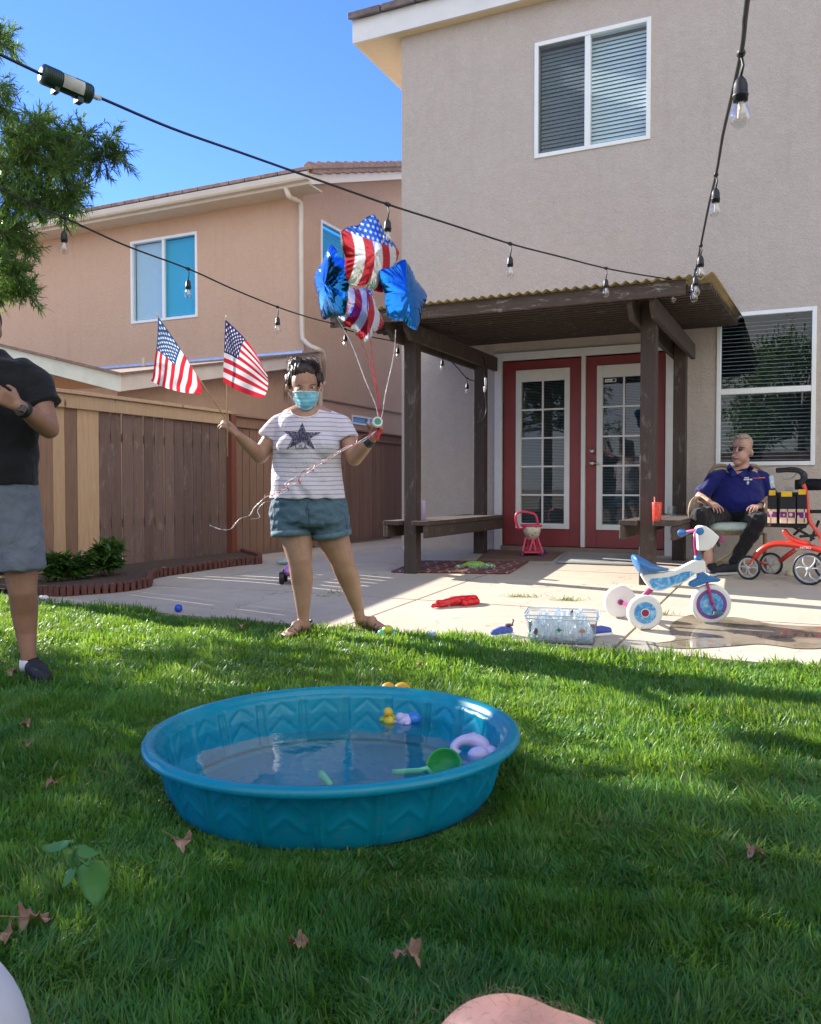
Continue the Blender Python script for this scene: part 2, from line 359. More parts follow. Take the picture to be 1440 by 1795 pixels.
# patio slabs: cast panels with joints, falling gently from the house
mb = MB()
us = [-6.42, -4.9, -2.62, .05, 2.9, 6.2, 9.5]; ws = [4.5, 5.62, 7.55, 9.06]
uj = uw(G(1078, 1140))[0]; us[3] = uj; uj2 = uj
g = .009
def slab(u0, u1, w0, w1, wob0=0):
    nu = max(2, int((u1-u0)/.18)); nw = max(2, int((w1-w0)/.25)); P = []
    for i in range(nu+1):
        row = []
        for j in range(nw+1):
            u = u0+(u1-u0)*i/nu; w = w0+(w1-w0)*j/nw
            if wob0 and j == 0: w += .05*noise.noise(Vector((u*1.3, 0, 3)))+.02*noise.noise(Vector((u*5, 0, 3)))
            row.append(H(u, w, zg(u, max(w, W_LAWN+.001))))
        P.append(row)
    mb.grid(P)
    for a, b in (((u0, w0), (u1, w0)), ((u0, w0), (u0, w1)), ((u1, w0), (u1, w1)), ((u0, w1), (u1, w1))):
        n_ = 8; mb.grid([[H(a[0]+(b[0]-a[0])*i/n_, a[1]+(b[1]-a[1])*i/n_, zg(a[0]+(b[0]-a[0])*i/n_, max(4.501, a[1]+(b[1]-a[1])*i/n_))*1 + dz) for dz in (0, -.1)] for i in range(n_+1)])
for i in range(len(us)-1):
    for j in range(len(ws)-1):
        slab(us[i]+g, us[i+1]-g, ws[j]+(g if j else 0), ws[j+1]-(g if j < 2 else -.05), j == 0)
for j, (a, b) in enumerate(((9.12, 11.3), (11.32, 15.5))): slab(-6.42, -4.44, a, b)
tag(obj('patio', mb, M['concrete'], fix=False), None, None, kind='structure')
mb = MB(); mb.grid([[H(u, w, min(zg(u, max(w, 4.52))-.02, .2)) for w in np.linspace(4.55, 9.0, 12)] for u in np.linspace(-6.4, 9.4, 40)])
tag(obj('patio_bed', mb, M['soil'], fix=False), None, None, kind='structure')
# puddle: wet concrete sheet with a film of water
mb = MB(); ring = [(1135,1130),(1165,1128),(1185,1120),(1175,1108),(1178,1094),(1200,1082),(1222,1078),(1262,1082),(1300,1084),(1350,1094),(1400,1098),(1475,1102),(1500,1120),(1450,1136),(1400,1138),(1370,1134),(1330,1130),(1290,1133),(1230,1137),(1180,1137)]
pp = spline([G(*p) for p in ring]+[G(*ring[0])], 6)[:-1]
poly = [Vector((p.x, p.y, 0)) for p in pp]; cen = sum(poly, Vector())/len(poly)
vs = [Vector((q.x, q.y, zg(*uw(q))+.004)) for q in poly]; K = len(vs)
P = []
for t in np.linspace(1, .02, 14): P.append([Vector((*(cen.lerp(q, t)).xy, zg(*uw(cen.lerp(q, t)))+.004)) for q in poly+[poly[0]]])
mb.grid(P)
m = NT('wet concrete'); v = m.coord(); m.col(m.ramp(m.noise(v, 6, 6, .7), [(.3, (.20,.165,.115,1)), (.7, (.30,.25,.18,1))])); m.set(Roughness=.5)
m.l(m.ramp(m.noise(v, 3, 4), [(.40, (.04,)*3), (.56, (.5,)*3)]), m.b.inputs['Roughness']); m.set(Specular_IOR_Level=.6, Coat_Weight=.35, Coat_Roughness=.03)
tag(obj('puddle', mb, m.mat, smooth=True), None, None, kind='structure')
# ================================================================== our house
def window(parent, p0, p1, fn, y_in, mull, blinds, fr=.045, screen=None, sash=None, bl_z=.042, slatw=.040, smat='slat', tintr=None):
    """p0,p1: (a,z) corners on the wall; fn(a,depth,z) -> world, depth>0 into the house"""
    a0, z0 = p0; a1, z1 = p1; mb = MB()
    def bx(m_, A0, A1, d0, d1, Z0, Z1): m_.hexa([fn(A0,d0,Z0), fn(A1,d0,Z0), fn(A1,d1,Z0), fn(A0,d1,Z0), fn(A0,d0,Z1), fn(A1,d0,Z1), fn(A1,d1,Z1), fn(A0,d1,Z1)])
    o = -.015
    mbp = MB(); bx(mbp, a0+fr, a1-fr, .030, .034, z0+fr, z1-fr)
    win = obj('window', mbp, M['glass'], parent)
    bx(mb, a0, a0+fr, o, .08, z0, z1); bx(mb, a1-fr, a1, o, .08, z0, z1); bx(mb, a0+fr, a1-fr, o, .08, z0, z0+fr); bx(mb, a0+fr, a1-fr, o, .08, z1-fr, z1)
    f = obj('frame', mb, M['vinyl'], win, bevel=.004)
    mb = MB()
    for k, t in mull:
        if k == 'v': a = a0+(a1-a0)*t; bx(mb, a-.03, a+.03, o+.004, .07, z0+fr, z1-fr)
        else: z = z0+(z1-z0)*t; bx(mb, a0+fr, a1-fr, o+.004, .07, z-.028, z+.028)
    obj('sash_rail', mb, M['vinyl'], win, bevel=.004)
    mb = MB(); n_ = int((z1-z0-2*fr)/bl_z)
    for i in range(n_):
        z = z0+fr+.02+i*bl_z; t = blinds; A0, A1 = a0+fr+.004, a1-fr-.004; h = slatw/2
        j = random.uniform(-.003, .003)
        q = [fn(A0, .10-h*math.cos(t), z-h*math.sin(t)+j), fn(A1, .10-h*math.cos(t), z-h*math.sin(t)-j), fn(A1, .10+h*math.cos(t), z+h*math.sin(t)-j), fn(A0, .10+h*math.cos(t), z+h*math.sin(t)+j)]
        mb.hexa(q+[x+Vector((0,0,.003)) for x in q])
    obj('blinds', mb, M[smat], win)
    if tintr: mb = MB(); bx(mb, a0+(a1-a0)*tintr+.03, a1-fr, .024, .027, z0+fr, z1-fr); obj('sky_tint_pane', mb, M['glass_skytint'], win)
    if screen:
        s0, s1 = screen; mb = MB(); A0 = a0+(a1-a0)*s0+fr; A1 = a0+(a1-a0)*s1
        bx(mb, A0-.02, A1-.03, .0, .012, z0+fr+.001, z1-fr-.001)
        obj('screen', mb, M['screen'], win)
    return win
m = NT('insect screen'); t = m.n('ShaderNodeBsdfTransparent', {'Color': (1,1,1,1)}); m.col((.05,.05,.055,1)); m.set(Roughness=.8)
x = m.n('ShaderNodeMixShader', {0: .28, 1: t.outputs[0], 2: m.b.outputs[0]}); m.l(x.outputs[0], m.out.inputs[0]); M['screen'] = m.mat
UC = uw(onw(704.5, 500, W_WALL))[0]; WW = W_WALL
def fw(a, d, z): return H(a, WW+d, z)
def wall_with_holes(mb, a0, a1, z0, z1, holes, fn, th=.16):
    As = sorted({a0, a1}|{h[0] for h in holes}|{h[1] for h in holes}); Zs = sorted({z0, z1}|{h[2] for h in holes}|{h[3] for h in holes})
    for i in range(len(As)-1):
        for j in range(len(Zs)-1):
            ca, cz = (As[i]+As[i+1])/2, (Zs[j]+Zs[j+1])/2
            if any(h[0] < ca < h[1] and h[2] < cz < h[3] for h in holes): continue
            mb.add([fn(As[i],0,Zs[j]), fn(As[i+1],0,Zs[j]), fn(As[i+1],0,Zs[j+1]), fn(As[i],0,Zs[j+1])], [(0,1,2,3)])
    for h in holes:
        c = [(h[0],h[2]),(h[1],h[2]),(h[1],h[3]),(h[0],h[3])]
        for k in range(4):
            p, q = c[k], c[(k+1)%4]; mb.add([fn(p[0],0,p[1]), fn(q[0],0,q[1]), fn(q[0],th,q[1]), fn(p[0],th,p[1])], [(0,1,2,3)])
def wz(px, py, w=WW): return hc(onw(px, py, w))
ua0, _, za1 = wz(938, 76); ua1, _, _ = wz(1142.5, 28); _, _, za0 = wz(940, 278)
ub0, _, zb1 = wz(1258, 551); ub1, _, zt = wz(1433, 540); _, _, zb0 = wz(1258, 817)
ud0, _, zd1 = wz(869, 621); ud1, _, _ = wz(1184, 599); zd0 = zg(-3, 9)+.06
print('house', UC, 'win', ua0, ua1, za0, za1, 'low', ub0, ub1, zb0, zb1, zt, 'door', ud0, ud1, zd0, zd1)
ZE = hc(onw(704, 66, WW))[2]; print('eave', ZE)
house = thing('house', H(UC, WW, 0), 'taupe stucco two storey house with red french doors at the right', 'house')
mb = MB()
TR = .085
wall_with_holes(mb, UC, 9.5, -.1, ZE, [(ua0, ua1, za0, za1), (ub0, ub1, zb0, zb1), (ud0+TR, ud1-TR, -.1, zd1-TR)], fw)
mb.add([H(UC, WW, -.1), H(UC, WW+9, -.1), H(UC, WW+9, ZE), H(UC, WW, ZE)], [(0,3,2,1)])
mb.add([H(UC, WW+9, -.1), H(9.5, WW+9, -.1), H(9.5, WW+9, ZE), H(UC, WW+9, ZE)], [(0,1,2,3)])
mb.add([H(9.5, WW, -.1), H(9.5, WW+9, -.1), H(9.5, WW+9, ZE), H(9.5, WW, ZE)], [(0,1,2,3)])
obj('wall', mb, M['stucco'], house, fix=False)
mb = MB(); mb.hbox(ua0-.3, ua1+.3, WW+.7, WW+.72, za0-.3, za1+.3); mb.hbox(ud0-.3, ub1+.5, WW+1.6, WW+1.62, 0, 2.9); mb.hbox(ud0-.3, ud0-.28, WW+.17, WW+1.6, 0, 2.9); mb.hbox(ud0-.3, ub1+.5, WW+.17, WW+1.6, 2.9, 2.92)
mb.hbox(ud0-.3, ub1+.5, WW+.17, WW+1.6, 0.05, .07); obj('interior', mb, M['darkroom'], house)
window(house, (ua0, za0), (ua1, za1), fw, .1, [('v', .47)], R(60), screen=(0, .47))
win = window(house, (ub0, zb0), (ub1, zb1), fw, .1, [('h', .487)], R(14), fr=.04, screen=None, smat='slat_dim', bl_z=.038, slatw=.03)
# eave: fascia, soffit, roof edge
zf0 = hc(onw(640, 92, WW-.14))[2]
ov = .14; ovl = UC-uw(onw(622, 80, WW-ov))[0]
uL = UC-ovl; zt_ = hc(onw(618, 52, WW-ov))[2]; print('fascia', ovl, zf0, zt_)
mb = MB(); mb.hbox(uL, 9.9, WW-ov, WW-ov+.03, ZE-.0, ZE+.26); mb.hbox(uL-.03, uL, WW-ov, WW+9.3, ZE, ZE+.26)
obj('fascia', mb, M['white'], house)
mb = MB(); mb.hbox(uL, UC, WW-ov+.031, WW+9, ZE+.002, ZE+.02); mb.hbox(UC, 9.8, WW-ov+.031, WW+.01, ZE+.002, ZE+.02)
obj('soffit', mb, simple('soffit cream', (.72,.60,.42,1), .7, .05), house)
mb = MB()
nR = 34
for k in range(nR):
    a = uL-.06+(10-uL)*k/nR; b = uL-.06+(10-uL)*(k+1)/nR-.02
    mb.hexa([H(a,WW-ov-.07,ZE+.25), H(b,WW-ov-.07,ZE+.25), H(b,WW+4.5,ZE+1.9), H(a,WW+4.5,ZE+1.9), H(a,WW-ov-.07,ZE+.33), H(b,WW-ov-.07,ZE+.33), H(b,WW+4.5,ZE+2), H(a,WW+4.5,ZE+2)])
obj('roof', mb, M['tile2'], house, bevel=.012)
# french doors
ud_m = hc(onw(1023, 800, WW))[0]
dtr = MB()
e = .03
dtr.hbox(ud0, ud0+TR, WW-e, WW+.16, zd0-.06, zd1); dtr.hbox(ud1-TR, ud1, WW-e, WW+.16, zd0-.06, zd1); dtr.hbox(ud0+TR, ud1-TR, WW-e, WW+.16, zd1-TR, zd1)
dtr.hbox(ud_m-.022, ud_m+.022, WW-.02, WW+.05, zd0, zd1-TR)
obj('door_trim', dtr, M['white'], house, bevel=.004)
mb = MB(); mb.hbox(ud0+TR, ud1-TR, WW-.05, WW+.16, zd0-.10, zd0-.005); obj('threshold', mb, simple('threshold wood', (.22,.16,.12,1), .6), house)
def fdoor(u0, u1, handle):
    z0, z1 = zd0+.002, zd1-TR-.012; d0 = WW+.012; d1 = WW+.055
    gl0, gl1 = u0+(u1-u0)*.165, u1-(u1-u0)*.145
    if handle: gl0, gl1 = u0+(u1-u0)*.145, u1-(u1-u0)*.165
    gz0, gz1 = z0+.19, z1-.10
    mb = MB(); mb.hbox(u0, gl0, d0, d1, z0, z1); mb.hbox(gl1, u1, d0, d1, z0, z1); mb.hbox(gl0, gl1, d0, d1, z0, gz0); mb.hbox(gl0, gl1, d0, d1, gz1, z1)
    door = obj('door', mb, M['reddoor'], house, bevel=.003)
    t = .058; mb = MB()
    mb.hbox(gl0, gl0+t, d0-.018, d1, gz0, gz1); mb.hbox(gl1-t, gl1, d0-.018, d1, gz0, gz1); mb.hbox(gl0+t, gl1-t, d0-.018, d1, gz0, gz0+t); mb.hbox(gl0+t, gl1-t, d0-.018, d1, gz1-t-.07, gz1)
    obj('glazing_frame', mb, M['white'], door, bevel=.004)
    a0, a1, b0, b1 = gl0+t, gl1-t, gz0+t, gz1-t-.07
    mb = MB(); mb.hbox((a0+a1)/2-.009, (a0+a1)/2+.009, d0-.004, d0+.012, b0, b1)
    for k in range(1, 5):
        z = b0+(b1-b0)*k/5; mb.hbox(a0, a1, d0-.006, d0+.010, z-.009, z+.009)
    obj('grille', mb, M['white'], door)
    mb = MB(); mb.hbox(a0, a1, d0+.016, d0+.020, b0, b1); obj('pane', mb, M['glass'], door)
    mb = MB(); z = b0+.01
    while z < b1-.01:
        th = R(8); q = [H(a0+.003, d0+.045-.008, z-.002), H(a1-.003, d0+.045-.008, z-.002), H(a1-.003, d0+.045+.008, z+.002), H(a0+.003, d0+.045+.008, z+.002)]
        mb.hexa(q+[p+Vector((0,0,.0012)) for p in q]); z += .0165
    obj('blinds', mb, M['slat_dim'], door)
    if handle:
        for zz, r in ((z0+1.03, .028), (z0+.90, .03)):
            mb = MB(); c = H(u0+.075, d0, zz); mb.lathe([(0, r), (.008, r), (.012, r*.6), (.03, r*.4), (.034, r*.85), (.05, r*.9), (.058, r*.5), (.06, 0)], c, -WV, 20)
            if zz < z0+1: mb.beam(H(u0+.075, d0-.045, zz), H(u0+.16, d0-.05, zz-.004), .012, .014)
            obj('handle', mb, M['chrome'], door, smooth=True)
        mb = MB(); mb.hbox(a0+.02, a0+.14, d0+.0145, d0+.0155, b1-.05, b1-.015); obj('sticker', mb, M['vinyl'], door)
        mb = MB(); mb.hbox(a0+.10, a0+.132, d0+.0135, d0+.0142, b1-.045, b1-.02); mb.hbox(a0+.03, a0+.09, d0+.0135, d0+.0142, b1-.030, b1-.026); mb.hbox(a0+.03, a0+.09, d0+.0135, d0+.0142, b1-.040, b1-.036); obj('sticker_print', mb, M['black'], door)
fdoor(ud0+TR+.012, ud_m-.024, False); fdoor(ud_m+.024, ud1-TR-.012, True)
# ================================================================== neighbour house
US = -7.9; WA = hc(onu(532, 325, US))[1]; print('neighbour corner w', WA, hc(onu(532,325,US))[2])
nb = thing('neighbour_house', H(US, WA, 0), 'salmon stucco two storey house behind the wooden fence', 'house')
def fA(a, d, z): return H(a, WA+d, z)
def fB(a, d, z): return H(US-d, a, z)         # side wall, a = w
ne0 = hc(onu(540, 322, US+.38)); ZN = ne0[2]; WE = ne0[1]; ne1 = hc(onu(705, 313, US+.38)); sl = (ne1[2]-ne0[2])/(ne1[1]-ne0[1]); print('rake', ne0, ne1, sl)
n0 = hc(onw(229, 424, WA)); n1 = hc(onw(346, 401, WA)); nz0 = hc(onw(231, 568, WA))[2]
s0 = hc(onu(562.5, 384, US)); s1 = hc(onu(612, 412, US)); sz0 = hc(onu(565, 548, US))[2]
q0 = hc(onu(617, 727, US)); q1 = hc(onu(660, 733, US)); qz0 = hc(onu(617, 743, US))[2]
mb = MB(); ZT = ZN+.06
wall_with_holes(mb, -22, US, 0, ZT, [(n0[0], n1[0], nz0, n0[2])], fA)
WN = WA-4.0+.1
lowr0 = hc(onu(212, 686, US+.3)); lowr1 = hc(onu(563, 638, US+.3)); print('low rake', lowr0, lowr1)
wall_with_holes(mb, WA, WA+10, 0, ZT-.001, [(s0[1], s1[1], sz0, s0[2]), (q0[1], q1[1], qz0, q0[2])], fB)
zz = lambda w: ZT+sl*(w-WA+.0)
zr0 = ZN+.14+sl*(WA-WE); mb.add([fB(WA,0,ZT), fB(WA+5,0,ZT), fB(WA+5,0,zr0+sl*5), fB(WA,0,zr0)], [(0,1,2,3)]); mb.add([fB(WA+5,0,ZT), fB(WA+10,0,ZT), fB(WA+5,0,zr0+sl*5)], [(0,1,2)])
W0 = lowr0[1]+.25; zl = lambda w: lowr0[2]+(lowr1[2]-lowr0[2])*(w-lowr0[1])/(lowr1[1]-lowr0[1])
mb.add([H(US,W0,0), H(US,WA,0), H(US,WA,zl(WA)+.05), H(US,W0,zl(W0)+.05)], [(0,1,2,3)])
mb.add([H(-20,W0,0), H(US,W0,0), H(US,W0,zl(W0)+.05), H(-20,W0,zl(W0)+.05)], [(0,1,2,3)])
obj('wall', mb, M['stucco2'], nb, fix=False)
mb = MB(); mb.hbox(-20, US-.4, WA+.6, WA+.62, 3, ZT-.1); mb.hbox(US-.6, US-.58, WA+.65, WA+9, 1, ZT-.1); obj('interior', mb, M['darkroom'], nb)
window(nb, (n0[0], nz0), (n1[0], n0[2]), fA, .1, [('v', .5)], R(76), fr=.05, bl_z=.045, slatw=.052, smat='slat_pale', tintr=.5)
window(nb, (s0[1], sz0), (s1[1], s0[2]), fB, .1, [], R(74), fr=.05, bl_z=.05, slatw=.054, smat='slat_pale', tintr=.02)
window(nb, (q0[1], qz0), (q1[1], q0[2]), fB, .1, [('v', .68)], R(20), fr=.035)
mb = MB(); bl = hc(onu(560, 699, US)); mb.hbox(US, US+.03, WA+.2, WA+9, bl[2]-.012, bl[2]+.012); bl2 = hc(onu(700, 738, US)); obj('wall_band', mb, simple('wall band', (.25,.15,.1,1)), nb)
# eave A with gutter, rake B
g0 = hc(onw(540, 304, WE)); 
mb = MB(); mb.hbox(-22, US+.40, WE-.0, WE+.03, ZN-.0, ZN+.20); mb.hbox(-22, US+.37, WE+.03, WA, ZN+.005, ZN+.03)
f = MB(); f.beam(H(US+.39, WE+.01, ZN+.12), H(US+.39, WE+5, ZN+.12+sl*5), .03, .24); f.beam(H(US+.2, WE+.04, ZN+.04), H(US+.2, WE+5, ZN+.04+sl*5), .36, .02)
obj('eave_fascia', mb, M['gutter'], nb); obj('rake_fascia', f, simple('rake cream', (.74,.66,.54,1), .6, .05), nb)
mb = MB(); prof = [(0,.05),(0,.15),(-.02,.17),(-.10,.17),(-.115,.15),(-.105,.08),(-.085,.05)]
mb.prism([H(US+.42, WE-.002+a, ZN+b) for a, b in prof], UV_*(-14)); obj('gutter', mb, M['gutter'], nb)
mb = MB()
for k in range(46):
    a = US+.5-k*.33
    mb.hexa([H(a-.31,WE-.1,ZN+.19), H(a,WE-.1,ZN+.19), H(a,WE+5,ZN+.19+sl*5.1), H(a-.31,WE+5,ZN+.19+sl*5.1), H(a-.31,WE-.1,ZN+.25), H(a,WE-.1,ZN+.25), H(a,WE+5,ZN+.25+sl*5.1), H(a-.31,WE+5,ZN+.25+sl*5.1)])
rf = obj('roof', mb, M['tile'], nb, bevel=.01)
mb = MB()
for k in range(15):                             # barrel tiles along the rake
    w0 = WE+.0+k*.30; w1 = w0+.36
    pa = [(US+.28, .05), (US+.30, .20), (US+.38, .25), (US+.46, .22), (US+.47, .05)]
    z0 = ZN+.10+sl*(w0-WE); z1 = ZN+.10+sl*(w1-WE)-.02
    A = [H(u, w0, z0+z+.02) for u, z in pa]; B = [H(u, w1, z1+z-.0) for u, z in pa]; n_ = len(pa)
    mb.add(A+B, [(i, (i+1) % n_, (i+1) % n_+n_, i+n_) for i in range(n_)]+[tuple(range(n_)), tuple(n_+i for i in range(n_))])
obj('rake_tiles', mb, M['tile'], nb, bevel=.008)
mb = MB()
def dp(px, py, d=.06): return onw(px, py, WA-d)
P = [dp(500,326,.42), dp(503,334,.42), dp(508,345,.38), dp(522,352,.14), dp(528,362,.06), dp(528,420,.06), dp(529,500,.06), dp(530,585,.06), dp(534,597,.08), dp(545,607,.1)]
P += [onu(557,612,US+.36), onu(566,618,US+.36), onu(568,630,US+.33), onu(568,665,US+.1), onu(566,674,US+.1), onu(562,690,US+.07), onu(562,900,US+.07)]
mb.tube(spline(P, 3), .042, 10); obj('downspout', mb, M['gutter'], nb, smooth=True)
# lower roof of the one storey wing
mb = MB(); th = .20
a, b = lowr0, lowr1
p0 = H(US+.3, a[1], a[2]); p1 = H(US+.3, WA, zl(WA)); L0 = onw(40, 661, a[1]-.0); L0 = onw(30, 660, a[1])
mb.hexa([p0, p1, p1-UV_*.03, p0-UV_*.03, p0+Vector((0,0,th)), p1+Vector((0,0,th)), p1-UV_*.03+Vector((0,0,th)), p0-UV_*.03+Vector((0,0,th))])
obj('rake_fascia', mb, simple('aged white board', (.66,.60,.53,1), .6, .08, 6), nb)
mb = MB(); q = p0-UV_*.031; q2 = q-UV_*7+Vector((0,0,1.7))
mb.hexa([q, q+WV*.03, q2+WV*.03, q2, q+Vector((0,0,th)), q+WV*.03+Vector((0,0,th)), q2+WV*.03+Vector((0,0,th)), q2+Vector((0,0,th))])
obj('eave_fascia', mb, simple('pale green board', (.60,.64,.52,1), .6, .08, 6), nb)
mb = MB(); fl = hc(onw(480, 622, WA-.05)); e = Vector((0,0,th+.004))
far = H(-17, WA-.03, fl[2]-.06)
mb.add([p0+e+UV_*.05-WV*.05, p1+e+UV_*.05, p1+e-UV_*9, q2+e-WV*.04], [(0,1,2,3)]); o = obj('low_roof', mb, simple('low roof brown', (.22,.15,.11,1), .8, .3, 20, .5), nb, solid=.03)
mb = MB(); mb.hbox(-17, US+.02, WA-.09, WA-.005, fl[2]-.05, fl[2]+.035); obj('flashing', mb, M['flash'], nb, bevel=.015)
mb = MB(); vp = onw(252, 640, WA-.6); mb.tube([vp-Vector((0,0,.3)), vp+Vector((0,0,.13))], .035, 10); obj('vent_pipe', mb, M['gutter'], nb)
# ================================================================== fence
UF = -6.6
def fence_ht(w): return 1.86
fx = hc(G(703, 940)); print('fence check', fx, hc(G(397, 981)), hc(G(235, 1000)))
fence = thing('wooden_fence', H(UF, 8.5, 0), 'tall wooden plank fence, mostly weathered brown with some new pale boards', 'fence')
TOPZ = hc(onu(397, 733, UF))[2]; tz2 = hc(onu(703, 768, UF))[2]; tz0 = hc(onu(110, 704, UF))[2]; print('fence top', tz0, TOPZ, tz2)
WP = hc(onu(403, 850, UF))[1]; WNw = [hc(onu(x, 850, UF))[1] for x in (135, 183)]; print('post w', WP, 'new', WNw)
def ftop(w): return TOPZ + (tz2-TOPZ)*(w-WP)/(15-WP)*.0
groups = {'fence_old': MB(), 'fence_red': MB(), 'fence_new': MB()}
w = 4.75; k = 0
while w < 17.5:
    bw = random.choice([.138, .138, .14, .135]); gp = random.choice([.014, .018, .022, .025]) if 6.2 < w < 11.5 else random.choice([.004, .006, .009])
    if WNw[0]-.02 < w+.07 < WNw[1]: kk = 'fence_new'
    elif w+.07 < WNw[0]: kk = 'fence_new' if k % 5 == 3 else 'fence_red'
    elif w < WP: kk = 'fence_old'
    else: kk = 'fence_red'
    lean = random.uniform(-.004, .004); d = random.uniform(-.003, .003); b0 = .03 if kk != 'fence_red' else .02
    t = TOPZ-.0
    groups[kk].hexa([H(UF-.018+d, w, b0), H(UF+d, w, b0), H(UF+d, w+bw, b0+random.uniform(-.01,.01)), H(UF-.018+d, w+bw, b0), H(UF-.018+d, w+lean, t), H(UF+d, w+lean, t), H(UF+d, w+bw+lean, t), H(UF-.018+d, w+bw+lean, t)])
    w += bw+gp; k += 1
for k_, g_ in groups.items(): 
    o = obj('board_panel', g_, M[k_], fence)
    o['label'] = {'fence_old': 'weathered grey brown boards', 'fence_red': 'reddish brown boards', 'fence_new': 'new pale pine boards'}[k_]
mb = MB(); mb.hbox(UF+.003, UF+.04, 4.75, WP-.06, TOPZ-.085, TOPZ+.05); mb.hbox(UF-.07, UF+.07, 4.7, WP-.05, TOPZ+.053, TOPZ+.088); o = obj('cap_rail', mb, M['cap_new'], fence, bevel=.004); o['label'] = 'new pale cap rail'
mb = MB(); mb.hbox(UF+.003, UF+.03, WP+.05, 17.5, TOPZ-.10, TOPZ+.03); mb.hbox(UF-.06, UF+.07, WP+.05, 17.5, TOPZ+.033, TOPZ+.06); obj('cap_rail', mb, M['fence_red'], fence, bevel=.004)['label'] = 'old brown cap rail'
mb = MB(); mb.hbox(UF-.02, UF+.07, WP-.05, WP+.05, 0, TOPZ+.052); obj('post', mb, M['post_red'], fence, bevel=.005)
for pw in (6.2, 10.6, 13.1, 15.6):
    mb = MB(); mb.hbox(UF-.12, UF-.022, pw-.045, pw+.045, 0, TOPZ-.05); obj('post', mb, M['post_red'], fence, bevel=.005)
for z in (.45, 1.35):
    mb = MB(); mb.hbox(UF-.065, UF-.022, 4.75, 17.5, z, z+.09); obj('rail', mb, M['fence_red'], fence)
# ================================================================== pergola
FL, FR_, RL, RR = [hc(G(*p)) for p in ((719, 1007), (1136, 1021), (834, 971), (1196, 980))]; print('posts', FL, FR_, RL, RR)
uPL, uPR = (FL[0]+RL[0])/2, (FR_[0]+RR[0])/2+.0; wPF, wPR = (FL[1]+FR_[1])/2, (RL[1]+RR[1])/2
ZB = hc(onw(718, 612, wPF))[2]; print('beam bottom', ZB, 'u', uPL, uPR, 'w', wPF, wPR)
perg = thing('pergola', H(uPL, wPF, zg(uPL, wPF)), 'dark brown wooden patio cover with corrugated roof and two side benches', 'pergola')
pw = .060
for u, w in ((uPL, wPF), (uPR, wPF), (uPL, wPR), (uPR, wPR)):
    mb = MB(); mb.hbox(u-pw, u+pw, w-pw, w+pw, zg(u, w)-.01, ZB+.22 if u > -2.2 else ZB+.14); obj('post', mb, M['perg'], perg, bevel=.008)
ZR0 = hc(onw(1000, 527, wPF-.45))[2]; ZRt = hc(onw(1000, 508, wPF-.45))[2]; ZRr = ZRt+.16
print('roof z', ZR0, ZRt)
rl = uw(onw(578, 560, wPF-.45))[0]; rr = uw(onw(1197, 500, wPF-.45))[0]+.22; wF = wPF-.45; wRr = WW-.02; print('roof u', rl, rr)
mb = MB(); mb.hbox(rl, rr-.2, wF, wF+.04, ZRt-.115, ZRt-.005); obj('front_fascia', mb, M['pergworn'], perg, bevel=.006)
def sbeam(u, wfront, wrear, zb, h=.15):
    mb = MB(); pts = [H(u, wfront+.10, zb), H(u, wrear, zb), H(u, wrear, zb+h), H(u, wfront, zb+h), H(u, wfront, zb+h*.55)]
    mb.prism(pts, UV_*.042); obj('side_beam', mb, M['perg'], perg, bevel=.005)
ZS = ZRt-.20-.04
for u in (uPL-pw-.044, uPL+pw+.002): sbeam(u, wPF-.33, wPR+.25, ZS)
for u in (uPR-pw-.044, uPR+pw+.002): sbeam(u, wPF-.40, wPR+.28, ZS-.0)
mb = MB(); nS = 19
for i in range(nS):
    w = wF+.07+(wRr-wF-.14)*i/(nS-1); z = ZRt-.055+(ZRr-ZRt)*(w-wF)/(wRr-wF); mb.hbox(rl+.02, rr-.03, w-.022, w+.022, z-.03, z+.012)
obj('lath', mb, M['perg'], perg)
mb = MB(); nx = 300; lam = .076; A = []; wfe = wF-.05
for i in range(nx+1):
    u = rl-.03+(rr+.04-rl)*i/nx; z = ZRt+.004+.011*math.cos(2*math.pi*u/lam)
    A.append([H(u, wfe, z), H(u, wRr, z+(ZRr-ZRt))])
mb.grid(A); obj('corrugated_roof', mb, M['corr'], perg, smooth=True, fix=False, solid=.003)
for side, u0, u1 in ((0, uPL-.22, uPL+.22), (1, uPR-.2, uPR+.24)):
    # bench: two seat planks, side aprons
    zs = zg(uPL, 8)+ .40 ; 
    z0 = hc(onw(720 if side == 0 else 1136, 916, wPF))[2]
    mb = MB(); wa, wb = wPF-.16, wPR+.14
    mb.hbox(u0, uPL-pw-.003 if side == 0 else uPR-pw-.003, wa, wb, z0-.02, z0+.02); mb.hbox(uPL+pw+.003 if side == 0 else uPR+pw+.003, u1, wa, wb, z0-.02, z0+.02); mb.hbox((uPL if side == 0 else uPR)-pw+.001, (uPL if side == 0 else uPR)+pw-.001, wPF+pw+.004, wPR-pw-.004, z0-.02, z0+.02)
    bn = obj('bench_seat', mb, M['perg'], perg, bevel=.006)
    mb = MB(); 
    for u in (u1-.045, u0+.003): mb.hbox(u, u+.04, wa-.0, wb, z0-.13, z0-.022)
    obj('bench_apron', mb, M['perg'], bn, bevel=.01)
